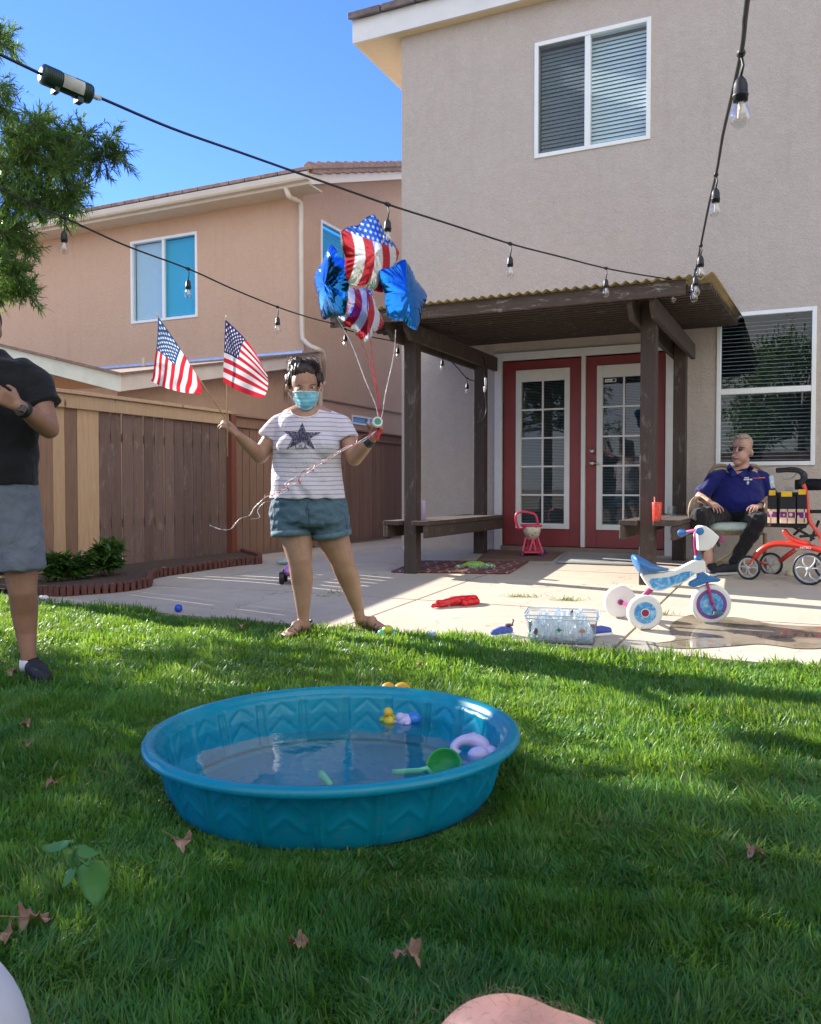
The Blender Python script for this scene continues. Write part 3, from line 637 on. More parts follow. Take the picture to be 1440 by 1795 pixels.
# ================================================================== bed, edging, plants
def inpoly(x, y, P):
    c = False; j = len(P)-1
    for i in range(len(P)):
        if (P[i][1] > y) != (P[j][1] > y) and x < (P[j][0]-P[i][0])*(y-P[i][1])/(P[j][1]-P[i][1])+P[i][0]: c = not c
        j = i
    return c
def pix(p):
    d = Vector(p)-Vector((0,0,CZ)); f = d.y*math.cos(PITCH)-d.z*math.sin(PITCH); up = d.y*math.sin(PITCH)+d.z*math.cos(PITCH)
    return (CX+F*d.x/f, CY-F*up/f) if f > .05 else (-9999, -9999)
edge = [G(30,1042), G(68,1045), G(110,1046), G(155,1043), G(215,1038), G(262,1030), G(268,1022), G(275,1014), G(330,1005), G(390,996), G(430,991), G(459,988), G(452,980), G(425,972)]
ep = spline(edge, 14)
mb = MB(); acc = 0; last = ep[0]
for a, b in zip(ep, ep[1:]):
    seg = (b-a).length; acc += seg
    if acc > .045:
        acc = 0; p = b; h = .085+random.uniform(-.006, .006); p = Vector((p.x, p.y, zg(*uw(p))))
        d = (b-a).normalized(); nrm = Vector((-d.y, d.x, 0))
        prof = [p+d*x+Vector((0,0,z)) for x, z in ((-.021,-.03),(.021,-.03),(.021,h-.012),(.012,h),(-.012,h),(-.021,h-.012))]
        mb.prism([q+nrm*.0+d*0 for q in prof], nrm*.045)
tag(obj('garden_edging', mb, simple('red brick edging', (.12,.045,.035,1), .85, .3, 30, .5, 80), bevel=.004, origin=G(155,1043)), 'low scalloped red brick edging around the planting bed by the fence', 'edging')
mb = MB(); A = []
for p in ep[::3]:
    u, w = uw(p); A.append([H(UF+.02, w-.15+.0, zg(UF,w)+.05), Vector((p.x, p.y, zg(u,w)+.04))])
mb.grid(A); tag(obj('soil_bed', mb, M['soil']), None, None, kind='structure')
# leafy plants in the bed
def leaf_np(c, dirs, L, Wd, droop, segs=3, twist=None):
    """many leaves in one go: c,dirs (n,3) -> verts,faces"""
    n = len(c); d = dirs/np.linalg.norm(dirs, axis=1, keepdims=True); up = np.array([0,0,1.]); s = np.cross(d, up+rng.normal(0,.35,(n,3))); s /= np.linalg.norm(s, axis=1, keepdims=True)+1e-9
    V = np.zeros((n, 2*segs+1, 3))
    for k in range(segs):
        t = k/segs; wd = (.35+.65*math.sin(math.pi*min(.98, t+.12)))*Wd/2; P = c+d*(L*t)[:,None]-up*(droop*L*t*t)[:,None]
        V[:, 2*k] = P-s*wd[:,None] if hasattr(wd, '__len__') else P-s*wd; V[:, 2*k+1] = P+s*wd[:,None] if hasattr(wd, '__len__') else P+s*wd
    V[:, -1] = c+d*L[:,None]-up*(droop*L)[:,None]
    base = np.arange(n)*(2*segs+1); quads = []; tris = []
    for k in range(segs-1): quads.append(np.stack([base+2*k, base+2*k+1, base+2*k+3, base+2*k+2], 1))
    tris = np.stack([base+2*segs-2, base+2*segs-1, base+2*segs], 1)
    return V.reshape(-1, 3), (np.concatenate(quads) if quads else np.zeros((0,4), int)), tris
def np_mesh(name, parts):
    Vs = []; Q = []; T = []; o = 0
    for v, q, t in parts: Vs.append(v); Q.append(q+o); T.append(t+o); o += len(v)
    V = np.concatenate(Vs); Q = np.concatenate(Q).astype(np.int32); T = np.concatenate(T).astype(np.int32)
    me = bpy.data.meshes.new(name); me.vertices.add(len(V)); me.vertices.foreach_set('co', V.astype(np.float32).ravel())
    nl = len(Q)*4+len(T)*3; me.loops.add(nl); me.polygons.add(len(Q)+len(T))
    me.loops.foreach_set('vertex_index', np.concatenate([Q.ravel(), T.ravel()]))
    me.polygons.foreach_set('loop_start', np.concatenate([np.arange(len(Q))*4, len(Q)*4+np.arange(len(T))*3]).astype(np.int32))
    me.update(calc_edges=True); return me
M['leaf_dark'] = leafmat('dark broad leaves', (.02,.055,.012,1), (.055,.13,.03,1), .3, .35)
def bush(px, py, rad, ht, n, label, Lf=.13, Wf=.035, stems=9):
    b = G(px, py); b.z += .04; root = thing('leafy_plant', b, label, 'plant', 'leafy plants in the brick edged bed')
    st = MB(); parts = []
    for i in range(stems):
        a = random.uniform(0, 6.28); r = rad*random.uniform(.1, .8); top = b+Vector((math.cos(a)*r, math.sin(a)*r*.8, ht*random.uniform(.45, 1)))
        base = b+Vector((math.cos(a)*r*.4, math.sin(a)*r*.4, 0)); P = spline([base, base.lerp(top, .5)+Vector((0,0,.02)), top], 4); st.tube(P, .004, 5)
        m_ = n//stems; t = rng.uniform(.25, 1.02, m_); c = np.array([list(P[min(len(P)-1, int(x*(len(P)-1)))]) for x in t])
        az = rng.uniform(0, 6.28, m_); el = rng.uniform(-.1, 1.0, m_); d = np.stack([np.cos(az)*np.cos(el), np.sin(az)*np.cos(el), np.sin(el)], 1)
        L = Lf*rng.uniform(.6, 1.2, m_); parts.append(leaf_np(c, d, L, Wf*rng.uniform(.7, 1.2, m_), rng.uniform(.1, .5, m_), 4))
    obj('stem', st, M['leaf_dark'], root)
    obj('foliage', None, M['leaf_dark'], root, me=np_mesh('foliage', parts), fix=False)
bush(190, 1018, .26, .34, 900, 'tallest dark leafy plant in the bed, nearest the weathered fence boards')
bush(128, 1026, .20, .24, 500, 'lower leafy plant left of the tallest one, with a pink flower')
bush(90, 1030, .20, .24, 500, 'leafy plant beside the grey shorts at the left end of the bed')
mb = MB(); c = at(153, 976, 7.6)
for k in range(7): a = k*.9; mb.ell(c+Vector((math.cos(a)*.018, 0, math.sin(a)*.018)), (.016,.01,.012), n=8, k=6)
tag(obj('flower', mb, simple('pink petals', (.55,.22,.35,1), .6), origin=c), 'pink flower head above the plants in the bed', 'flower')
# ================================================================== wading pool
PC = Vector((-.222, 2.447, 0)); RT = .506; HT = .160; SY = .965
def wallr(th, t):                                # displacement of the moulded wall
    k = 20; ph = (th*k/(2*math.pi)) % 1.0; d = 0
    for c0 in (.06, .94): d += .008*math.exp(-((ph-c0)/.028)**2)
    d += .006*math.exp(-((ph-0)/.03)**2)+.006*math.exp(-((ph-1)/.03)**2)
    if .16 < ph < .84:
        x = abs(ph-.5)/.34
        for j in (0, 1): 
            yy = .30+.34*j+.26*(1-x); d += .0045*math.exp(-((t-yy)/.045)**2)*(1 if x < .97 else 0)
    return d
prof = []; nW = 22
for i in range(nW+1): t = i/nW; prof.append((.458+(RT-.458)*t**.8, HT*t, t))
lip = [(RT+.004, HT+.000), (RT+.014, HT-.004), (RT+.024, HT-.008), (RT+.030, HT-.004), (RT+.031, HT+.006), (RT+.026, HT+.014), (RT+.014, HT+.019), (RT+.002, HT+.017), (RT-.008, HT+.010), (RT-.012, HT+.0)]
prof += [(r, z, None) for r, z in lip]
for i in range(nW+1): t = 1-i/nW; prof.append((.450+(RT-.014-.450)*t**.8, .006+(HT-.008)*t, t if 0 < t < 1 else None))
prof += [(.40, .005, None), (.25, .005, None), (.1, .005, None), (.001, .005, None)]
nth = 720; A = []
for r, z, t in prof:
    row = []
    for k in range(nth+1):
        th = 2*math.pi*k/nth; rr_ = r
        if t is not None: rr_ += wallr(th, t)*min(1, 6*t*(1-t)+.15) - .012
        row.append(PC+Vector((rr_*math.cos(th), SY*rr_*math.sin(th), z+.006*math.cos(th))))
    A.append(row)
mb = MB(); mb.grid(A)
m = NT('blue pool plastic'); v = m.coord(); cc = m.ramp(m.noise(v, 3, 4), [(.3, (.0,.30,.42,1)), (.7, (.005,.37,.50,1))]); cc = m.mix(m.ramp(m.noise(v, 16, 8, .75), [(.56, (0,0,0)), (.75, (.35,)*3)]), cc, (.16,.30,.34,1)); cc = m.mix(m.ramp(m.noise(m.coord(scale=(3,3,60)), 4, 4), [(.62, (0,0,0)), (.7, (.25,)*3)]), cc, (.25,.42,.48,1)); m.col(cc); m.set(Roughness=.28, Coat_Weight=.15)
m.l(m.ramp(m.noise(v, 9, 5), [(.3, (.2,)*3), (.7, (.42,)*3)]), m.b.inputs['Roughness'])
tr = m.n('ShaderNodeBsdfTranslucent', {'Color': (.0,.45,.62,1)}); x = m.n('ShaderNodeMixShader', {0: .33, 1: m.b.outputs[0], 2: tr.outputs[0]}); m.l(x.outputs[0], m.out.inputs[0])
pool = tag(obj('wading_pool', mb, m.mat, smooth=True, origin=PC, fix=False), 'round blue plastic wading pool with moulded zigzag sides on the lawn', 'pool')
mb = MB(); A = []
for i in range(40):
    r = .480*i/39; A.append([PC+Vector((r*math.cos(2*math.pi*k/96), SY*r*math.sin(2*math.pi*k/96), .102+.003*math.cos(2*math.pi*k/96)*i/39+.0005*noise.noise(Vector((r*9*math.cos(2*math.pi*k/96), r*9*math.sin(2*math.pi*k/96), 1))))) for k in range(97)])
mb.grid(A); wt_ = obj('water', mb, glass('pool water', (.60,.90,.96,1), 1.33, .0, 1.0, .10, 9), pool, smooth=True)
if wt_.data.polygons[50].normal.z < 0: wt_.data.flip_normals()
def pz(px, py, z):                               # point of a pixel at height z
    d = ray(px, py); return Vector((0,0,CZ))+d*((z-CZ)/d.z)
yel = simple('yellow toy plastic', (.62,.46,.03,1), .35); grn = simple('green toy plastic', (.02,.27,.05,1), .35); lil = simple('pale lilac plastic', (.50,.46,.68,1), .35); blu = simple('blue toy plastic', (.03,.18,.55,1), .3); wht = simple('white toy plastic', (.75,.75,.75,1), .35, dirt=((.55,.52,.45,1), .25)); lgr = simple('light green plastic', (.20,.55,.28,1), .4)
def toy(name, label, cat, loc, parts):
    r = thing(name, loc, label, cat)
    for nm, mb_, mt in parts: obj(nm, mb_, mt, r, smooth=True)
    return r
c = pz(684,1262,.106)
b = MB(); b.ell(c, (.026,.03,.02)); b.ell(c+Vector((-.006,-.006,.026)), (.016,.016,.017)); g2 = MB(); g2.ell(c+Vector((.016,-.012,.006)), (.018,.012,.014)); g2.ell(c+Vector((-.024,-.01,.004)), (.012,.012,.01)); bk = MB(); bk.ell(c+Vector((-.012,-.022,.024)), (.007,.009,.004))
toy('toy_duck', 'small yellow and green floating duck at the back of the pool', 'toy', c, [('body', b, yel), ('wing', g2, simple('olive plastic', (.25,.35,.04,1), .35)), ('beak', bk, simple('orange plastic', (.6,.2,.02,1), .4))])
c = pz(714,1264,.106)
b = MB(); b.ell(c+Vector((-.008,0,.004)), (.03,.028,.02)); b.ell(c+Vector((-.022,-.012,.016)), (.016,.014,.015)); b.ell(c+Vector((-.036,-.004,0)), (.012,.01,.007)); b.ell(c+Vector((0,-.026,0)), (.01,.012,.006)); g2 = MB(); g2.ell(c+Vector((.022,.004,.008)), (.024,.026,.02))
toy('toy_turtle', 'pale lilac and blue floating turtle beside the yellow duck', 'toy', c, [('body', b, lil), ('shell', g2, blu)])
# lilac ring with bulge, green scoop
c = pz(824, 1322, .10)+Vector((0, .02, 0)); b = MB()
P = [c+Vector((.045*math.cos(a), .012*math.sin(a),   .024*math.sin(a)+.008)) for a in np.linspace(-.4, 3.9, 22)]; b.tube(P, [.017+.004*math.sin(i*.3) for i in range(22)], 14)
b2 = MB(); b2.ell(c+Vector((.026,-.03,.0)), (.034,.028,.024)); b2.ell(c+Vector((.062,-.02,.006)), (.02,.02,.018))
toy('pool_float_toy', 'pale lilac ring shaped toy leaning on the right wall of the pool', 'toy', c, [('ring', b, lil), ('bulb', b2, lil)])
c = pz(778, 1338, .115); b = MB(); ax = Vector((-.28, -.72, .62)).normalized()
b.lathe([(-.034,0),(-.034,.022),(-.026,.040),(-.008,.050),(0,.052),(.0025,.051),(0,.047),(-.006,.044),(-.022,.034),(-.029,.018),(-.03,0)], c+Vector((0,.01,-.01)), ax, 36)
hn = MB(); hp = pz(735, 1352, .096); hn.tube([c+Vector((-.03,-.01,-.03)), hp.lerp(c, .3), hp, pz(688, 1354, .096)], [.008,.008,.009,.008], 10)
toy('sand_scoop', 'dark green round scoop with light green handle at the right edge of the pool', 'scoop', c, [('bowl', b, grn), ('handle', hn, lgr)])
b = MB(); a0, a1 = pz(566, 1360, .03), pz(580, 1376, .03); b.tube([a0+Vector((-.01,.03,0)), a0, a1], [.009,.012,.008], 10)
tag(obj('sunken_toy', b, lgr, smooth=True, origin=a0), 'light green stick toy sunk in the pool water', 'toy')
for i, (x_, lab) in enumerate(((681, 'smaller orange yellow ball on the grass behind the pool, left of its twin'), (706, 'larger orange yellow ball on the grass behind the pool, right of its twin'))):
    c = G(x_, 1222)+Vector((0,0,.036)); b = MB(); b.ell(c, (.030+.005*i,.028,.026)); tag(obj('toy_ball', b, simple('orange yellow plastic', (.68,.36,.02,1), .4), smooth=True, origin=c-Vector((0,0,.03))), lab, 'ball', 'yellow balls behind the pool')
# ================================================================== grass
def in_lawn(x, y):
    u = .9032*x-.4293*y; w = .4293*x+.9032*y
    lim = W_LAWN+.05*np.sin(u*2.3)+.03*np.sin(u*7.1+1)+np.where(u < -5.15, .65, 0)
    return (w < lim) & (u > -6.55) & ((x-PC.x)**2+((y-PC.y)/SY)**2 > .458**2)
def blades(n, x0, x1, y0, y1, L0, wd, cone=None):
    x = rng.uniform(x0, x1, n); y = rng.uniform(y0, y1, n); ok = in_lawn(x, y)
    if cone is not None: ok &= np.abs(x) < .5*y+cone
    x, y = x[ok], y[ok]; n = len(x)
    f = lambda a, b, c, d: np.sin(x*a+y*b+c)*np.sin(x*b*.8-y*a*1.1+d)
    tall = 1+.35*f(3.1,2.3,0,1)+.25*f(9.7,7.9,2,3)+.2*f(23,19,1,5)
    az0 = 1.3*f(2.1,3.3,1,2)*3+1.6*f(8.3,5.9,0,4)+2.1*f(17.,21.,3,1)
    az = az0+rng.normal(0, 1.1, n); lean = np.clip(rng.normal(.75, .38, n)+.3*f(5.1,6.3,2,0), .08, 1.6)
    L = L0*np.clip(tall, .45, 1.7)*rng.uniform(.55, 1.35, n)
    trod = np.exp(-(((x-1.15)/.45)**2+((y-2.15)/.35)**2)); pd = np.sqrt((x-PC.x)**2+((y-PC.y)/SY)**2)-.46; L = L*(1-.62*np.exp(-(np.maximum(pd,0)/.07)**2)); lean = lean+trod*.7; L = L*(1+.3*trod)
    edge_ = np.maximum(0, 1-np.abs((.4293*x+.9032*y)-W_LAWN)/.12); L *= 1+.35*edge_; lean *= 1-.4*edge_
    d0 = np.stack([np.cos(az)*np.sin(lean*.5), np.sin(az)*np.sin(lean*.5), np.cos(lean*.5)], 1); d1 = np.stack([np.cos(az)*np.sin(lean*1.15), np.sin(az)*np.sin(lean*1.15), np.cos(lean*1.15)], 1)
    d2 = np.stack([np.cos(az)*np.sin(lean*1.5), np.sin(az)*np.sin(lean*1.5), np.cos(lean*1.5)], 1)
    s = np.stack([-np.sin(az), np.cos(az), np.zeros(n)], 1); tw = rng.uniform(-1, 1, n)[:,None]; s = s+np.stack([np.cos(az), np.sin(az), np.zeros(n)], 1)*tw; s /= np.linalg.norm(s, axis=1, keepdims=True)
    w_ = wd*rng.uniform(.6, 1.3, n)[:,None]; p0 = np.stack([x, y, np.zeros(n)-.002], 1); p1 = p0+d0*(L*.4)[:,None]; p2 = p1+d1*(L*.35)[:,None]; p3 = p2+d2*(L*.3)[:,None]
    for p in (p1, p2, p3): p[:,2] = np.maximum(p[:,2], .004)
    V = np.stack([p0-s*w_/2, p0+s*w_/2, p1-s*w_*.5, p1+s*w_*.5, p2-s*w_*.38, p2+s*w_*.38, p3], 1); b = np.arange(n)*7
    q = np.concatenate([np.stack([b,b+1,b+3,b+2],1), np.stack([b+2,b+3,b+5,b+4],1)]); t = np.stack([b+4,b+5,b+6],1)
    c = 1+.28*f(1.7,2.9,3,1)+.2*f(13,11,0,2)
    return (V.reshape(-1,3), q, t), np.repeat(np.clip(c*rng.uniform(.7,1.3,n), .3, 1.7), 7), np.repeat(rng.uniform(0,1,n)+.10*trod+.12*np.clip(f(4.1,5.3,1,7),0,1)+.5*np.exp(-(((x-.5)/.12)**2+((y-2.15)/.06)**2))*(rng.uniform(0,1,n)>.4), 7)
GB = [blades(210000, -1.7, 1.7, 1.0, 2.1, .040, .0026, .4), blades(180000, -2.3, 2.3, 2.1, 3.5, .040, .0032, .35), blades(170000, -3.6, 3.6, 3.5, 6.2, .038, .0046, .7), blades(170000, -5.5, 7, -1.5, 6.5, .042, .008)]
me = np_mesh('grass', [b[0] for b in GB])
m = NT('grass blades'); a = m.n('ShaderNodeAttribute', attribute_name='tone'); a2 = m.n('ShaderNodeAttribute', attribute_name='dry')
c = m.ramp(a.outputs['Fac'], [(0, (.008,.045,.012,1)), (.5, (.032,.165,.028,1)), (1, (.14,.33,.045,1))]); c = m.mix(m.ramp(a2.outputs['Fac'], [(.93, (0,0,0)), (1, (.8,)*3)]), c, (.30,.26,.12,1))
c = m.mix(m.ramp(m.noise(m.coord(), 2.6, 5, .65), [(.48, (0,0,0)), (.68, (.42,)*3)]), c, (.13,.19,.03,1)); m.col(c); m.set(Roughness=.42, Specular_IOR_Level=.4); tr = m.n('ShaderNodeBsdfTranslucent', {'Color': m.mix(.55, c, (.42,.62,.04,1))}); x = m.n('ShaderNodeMixShader', {0: .42, 1: m.b.outputs[0], 2: tr.outputs[0]}); m.l(x.outputs[0], m.out.inputs[0])
go = obj('grass', None, m.mat, me=me, fix=False)
for nm, k in (('tone', 1), ('dry', 2)):
    at_ = me.attributes.new(nm, 'FLOAT', 'POINT'); vals = np.concatenate([b[k] for b in GB]).astype(np.float32); at_.data.foreach_set('value', vals/ (1.7 if k == 1 else 1))
tag(go, 'green uneven lawn grass around the pool', 'grass', kind='stuff')
# weeds in the slab joints
P_ = []
for (x_, y_, n_) in ((905,1046,46), (925,1047,30), (985,1052,40), (1000,1053,26), (1165,1078,26), (1140,1105,14), (572,1046,16), (590,1040,16), (1010,1052,14)):
    g0 = G(x_, y_); c = np.array([list(g0)]*n_)+rng.normal(0, 1, (n_,3))*np.array([.045,.012,0]); az = rng.uniform(0,6.28,n_); el = rng.uniform(.2,1.2,n_)
    P_.append(leaf_np(c, np.stack([np.cos(az)*np.cos(el), np.sin(az)*np.cos(el), np.sin(el)],1), .05*rng.uniform(.5,1.2,n_), .005*np.ones(n_), rng.uniform(0,.4,n_)))
tag(obj('joint_weeds', None, leafmat('weed', (.12,.15,.04,1), (.28,.27,.09,1)), me=np_mesh('weeds', P_), fix=False), 'dry grass weeds growing from cracks in the patio', 'weeds', kind='stuff')
# broad leaved weed plant at the lower left
M['weed_leaf'] = leafmat('broad weed leaf', (.075,.23,.07,1), (.11,.30,.09,1), .35, .45)
def broadleaf(mb, base, tip, width, cup=.15, n=9, notch=.0, nrm=None):
    base, tip = Vector(base), Vector(tip); d = tip-base; L = d.length; d.normalize(); nrm = Vector(nrm or (0,-.5,.86)); s = d.cross(nrm).normalized(); nn = s.cross(d)
    A = []
    for i in range(n+1):
        t = i/n; w = width/2*(math.sin(math.pi*min(1, t**.62)))**.8*(1+.10*math.sin(t*22)) if 0 < t < 1 else .0005
        row = []
        for k in range(-3, 4):
            q = k/3; row.append(base+d*L*(t+.10*abs(q)*(-1 if t < .3 else 0)*1)+s*w*q-nn*(cup*width*(q*q)*.5+.08*L*math.sin(t*3.14+q)+.015*L*math.cos(q*9)))
        A.append(row)
    mb.grid(A)
wb = G(165, 1588); wp = thing('weed_plant', wb, 'broad leaved green weed plant standing in the lawn at lower left', 'plant')
def A3(x, y, dY): p = G(165, 1588); return at(x, y, p.y+dY)
st = MB(); st.tube(spline([wb, A3(128,1520,.0), A3(133,1485,-.02)], 6), .0035, 6); st.tube(spline([wb+Vector((-.01,0,0)), A3(105,1590,0), A3(85,1605,0)], 4), .0025, 6); st.tube([A3(131,1500,0), A3(155,1518,-.03)], .0025, 6); st.tube([A3(131,1492,0), A3(118,1475,0.02)], .0025, 6)
obj('stem', st, M['weed_leaf'], wp, smooth=True)
for bs, tp, w_, nr in ((A3(158,1515,-.03), A3(172,1592,-.05), .062, (.1,-.9,.4)), (A3(122,1477,0), A3(72,1488,.02), .026, (0,-.6,.8)), (A3(138,1490,0), A3(178,1494,.03), .030, (0,-.6,.8)), (A3(128,1522,0), A3(110,1556,-.02), .024, (-.4,-.8,.4)), (A3(95,1604,0), A3(132,1592,.0), .022, (0,-.3,.9)), (A3(84,1605,0), A3(80,1585,0), .016, (-.6,-.8,0))):
    mb = MB(); broadleaf(mb, bs, tp, w_, nrm=nr); obj('leaf', mb, M['weed_leaf'], wp, smooth=True, solid=.0006)
# dry leaves
M['dry_leaf'] = simple('dry brown leaf', (.24,.13,.075,1), .7, .45, 30, .4, 60, dirt=((.50,.39,.30,1), 1.0))
def dry(px, py, size, label, sd_, lift=.045, n=13):
    size *= .84; lift *= .8
    c = G(px, py+4); c.z = lift; r_ = random.Random(sd_); a0 = r_.uniform(0, 6.28); A = []; cr = [r_.uniform(0, 6.28) for _ in range(4)]
    lobes = [0, .9, -.9, 1.9, -1.9, 3.14]
    for i in range(n):
        t = i/(n-1); row = []
        for k in range(41):
            th = 2*math.pi*k/40; r = .56+.27*max(math.exp(-((((th-l+math.pi) % (2*math.pi))-math.pi)/.26)**2)*(1 if abs(l) < 1.5 else .75 if abs(l) < 2.5 else .3) for l in lobes)
            r *= (1+.07*math.sin(13*th+cr[0])); rr2 = r*t*size/2
            x, y = rr2*math.cos(th+a0), rr2*math.sin(th+a0)*.8
            z = t*t*size*(.17*math.sin(2*th+cr[1])+.13*math.sin(3*th+cr[2])+.08*math.sin(9*th+cr[3]))
            row.append(c+Vector((x, y, z)))
        A.append(row)
    mb = MB(); mb.grid(A); root = obj('dry_leaf', mb, M['dry_leaf'], smooth=True, origin=c, solid=.0008); tag(root, label, 'leaf', 'dry leaves fallen on the lawn')
    s_ = MB(); s_.tube([c, c+Vector((math.cos(a0+3.1)*size*.7, math.sin(a0+3.1)*size*.6, size*.25))], .0012, 5); obj('stalk', s_, M['dry_leaf'], root)
for a in ((58,1648,.105,'large curled dry leaf in the grass near the lower left corner',1,.06), (316,1508,.085,'pale curled dry leaf on the grass in front of the pool',2,.065), (714,1712,.085,'curled brown leaf on the grass just left of the bare knee',3,.06), (524,1688,.062,'small brown leaf between the pale and the curled leaf near the bottom edge',4,.055), (93,1393,.06,'small dry leaf on the grass left of the pool, above the weed',5,.05), (45,1284,.06,'brown leaf on the grass below the black sneaker, upper of two',6,.05), (47,1320,.055,'light brown leaf just below the one under the black sneaker',7,.05), (1325,1518,.07,'dark reddish leaf lying in the grass at the right',8,.05), (424,1103,.07,'reddish dry leaf on the grass left of the woman',9,.05), (22,1186,.10,'dry leaf beside the black sneaker at the left edge',10,.04), (1215,1250,.05,'small brown leaf in the grass below the tricycle',11,.05), (735,1174,.06,'small brown leaf in the grass between the woman and the pool',12,.045), (3,1670,.07,'brown leaf at the very left edge above the white cushion',13,.05)): dry(*a)

V_ = []; 
for k in range(70):
    a, r_ = random.uniform(0, 6.28), .44*math.sqrt(random.random()); V_.append([PC.x+r_*math.cos(a), PC.y+SY*r_*math.sin(a), .1045+.003*math.cos(a)*r_/.45])
V_ = np.array(V_); az = rng.uniform(0, 6.28, 70); tag(obj('grass_clippings', None, m.mat if False else M['leaf_dark'], me=np_mesh('clip', [leaf_np(V_, np.stack([np.cos(az), np.sin(az), 0*az], 1), rng.uniform(.008,.022,70), .002*np.ones(70), np.zeros(70), 2)]), fix=False), 'tiny grass clippings floating on the pool water', 'clippings', kind='stuff')
# ================================================================== trees
M['tree_leaf'] = leafmat('narrow tree leaves', (.028,.075,.026,1), (.075,.16,.05,1), .42, .4)
M['bright_leaf'] = leafmat('bright garden leaves', (.06,.14,.035,1), (.13,.25,.06,1), .4, .5)
M['bark'] = simple('bark', (.13,.10,.075,1), .9, .35, 20, .8, 50)
def gp(px, py): q = G(px, py); return (q.x, q.y)
LIT = [[gp(*p) for p in P] for P in (
    [(690,1105),(1500,1165),(1600,1345),(1200,1335),(985,1295),(905,1262),(925,1200),(800,1160)],
    [(1010,1348),(1250,1342),(1500,1385),(1500,1450),(1150,1408),(1010,1385)],
    [(1015,1545),(1060,1545),(1085,1640),(1040,1650)], [(470,1420),(600,1425),(560,1500),(480,1480)], [(590,1540),(660,1560),(640,1600),(580,1580)], [(800,1210),(980,1222),(1010,1330),(850,1345)],
    [(690,1600),(740,1600),(760,1660),(700,1660)], [(150,1080),(280,1100),(230,1140),(120,1120)], [(150,1690),(260,1700),(280,1795),(160,1795)])]
LIT.append([(.28,2.0),(.64,2.0),(.68,2.75),(.28,2.75)])
POLY_VIS = [[(-10,150),(30,150),(36,200),(22,235),(70,212),(112,208),(125,222),(190,222),(210,250),(204,285),(160,305),(138,335),(125,385),(60,372),(-10,345)], [(-10,372),(42,395),(48,450),(30,500),(56,512),(20,530),(-10,522)], [(-10,55),(6,65),(10,110),(-10,125)]]
clumps = []
tries = 0
while len(clumps) < 300 and tries < 20000:
    tries += 1
    x, y, z = random.uniform(-3.4, 3.2), random.uniform(-.6, 4.5), random.triangular(1.7, 4.4, 2.9)
    if .4293*x+.9032*y > 4.25: continue
    c = Vector((x, y, 0))+sd*(z/sd.z); p = pix(c)
    if p[0] > -70 and p[1] < 1900 : continue
    if c.x > -2.4: continue
    bad = False
    for P in LIT:
        for a in range(9):
            rr_ = (.0 if a == 8 else .30); q = (x+rr_*math.cos(a*.785), y+rr_*math.sin(a*.785)*1.0)
            if inpoly(q[0], q[1], P): bad = True; break
        if bad: break
    if bad: continue
    clumps.append((c, .30, 95, 0))
vis = []
tries = 0
while len(vis) < 115 and tries < 9000:
    tries += 1
    px, py = random.uniform(-10, 212), random.uniform(50, 530)
    if not any(inpoly(px, py, P) for P in POLY_VIS): continue
    Yv = random.uniform(4.7, 5.6); vis.append((at(px, py, Yv), .12, 330, 1))
def lit_hit(c, r_=.3):
    g0 = c-sd*(c.z/sd.z)
    return any(inpoly(g0.x+r_*math.cos(a), g0.y+r_*math.sin(a), P) for P in LIT for a in np.linspace(0, 6.28, 9))
k_ = 0
while k_ < 40:
    c = at(random.uniform(-330, -40), random.uniform(40, 560), random.uniform(4.6, 6.2))
    if not lit_hit(c): vis.append((c, .28, 150, 1)); k_ += 1
trunk_base = Vector((-4.15, 5.55, 0))
tree = thing('tree', trunk_base, 'tree with fine narrow leaves reaching into the upper left corner', 'tree')
parts = []; br = MB(); allc = clumps+vis
tops = [trunk_base+Vector((0,0,1.5)), trunk_base+Vector((.1,.2,2.4))]
br.tube(spline([trunk_base-Vector((0,0,.05)), trunk_base+Vector((.05,.0,.8)), tops[0], tops[1], trunk_base+Vector((0,.4,3.6))], 6), [.13-.0035*i for i in range(25)], 12)
hubs = [at(-50,300,5.2), at(40,290,5.1), at(100,290,5.2), at(10,440,5.2), at(-30,180,5.2)]
for a_, b_ in ((tops[1], hubs[0]), (hubs[0], hubs[1]), (hubs[1], hubs[2]), (hubs[0], hubs[3]), (hubs[0], hubs[4])): br.tube(spline([a_, a_.lerp(b_,.5)+Vector((0,0,.04)), b_], 4), .012, 6)
for c, rad, n, v_ in allc:
    root_ = min(tops if rad > .2 else hubs, key=lambda t: (t-c).length); mid = root_.lerp(c, .55)+Vector((0,0,.12*(c-root_).length))
    L_ = (c-root_).length
    br.tube(spline([root_, mid, c], 4), [max(.0025, min(.02, .012*L_)*(1-i/9)) for i in range(9)], 5)
    ns = 14 if v_ else 9
    for s_ in range(ns):
        a, e_ = random.uniform(0, 6.28), random.uniform(-.9, 1.1); dv = Vector((math.cos(a)*math.cos(e_), math.sin(a)*math.cos(e_), math.sin(e_))); r_ = rad*random.uniform(.5, 1.25); tip = c+dv*r_+Vector((0,0,-.04*r_))
        if v_ and rad < .2: br.tube([c, tip], [.0018, .0008], 3)
        k = n//ns; t = rng.uniform(.15, 1, k)[:,None]; base = np.array(c)+(np.array(tip)-np.array(c))*t; dd = np.array(dv)*.9+rng.normal(0, .55, (k,3))
        parts.append(leaf_np(base, dd, rng.uniform(.035, .065, k)*(1 if v_ else 2.2), (.006 if v_ else .022)*np.ones(k), rng.uniform(0,.35,k), 2))
obj('trunk', br, M['bark'], tree, smooth=True, fix=False)
obj('crown', None, M['tree_leaf'], tree, me=np_mesh('crown', parts), fix=False)
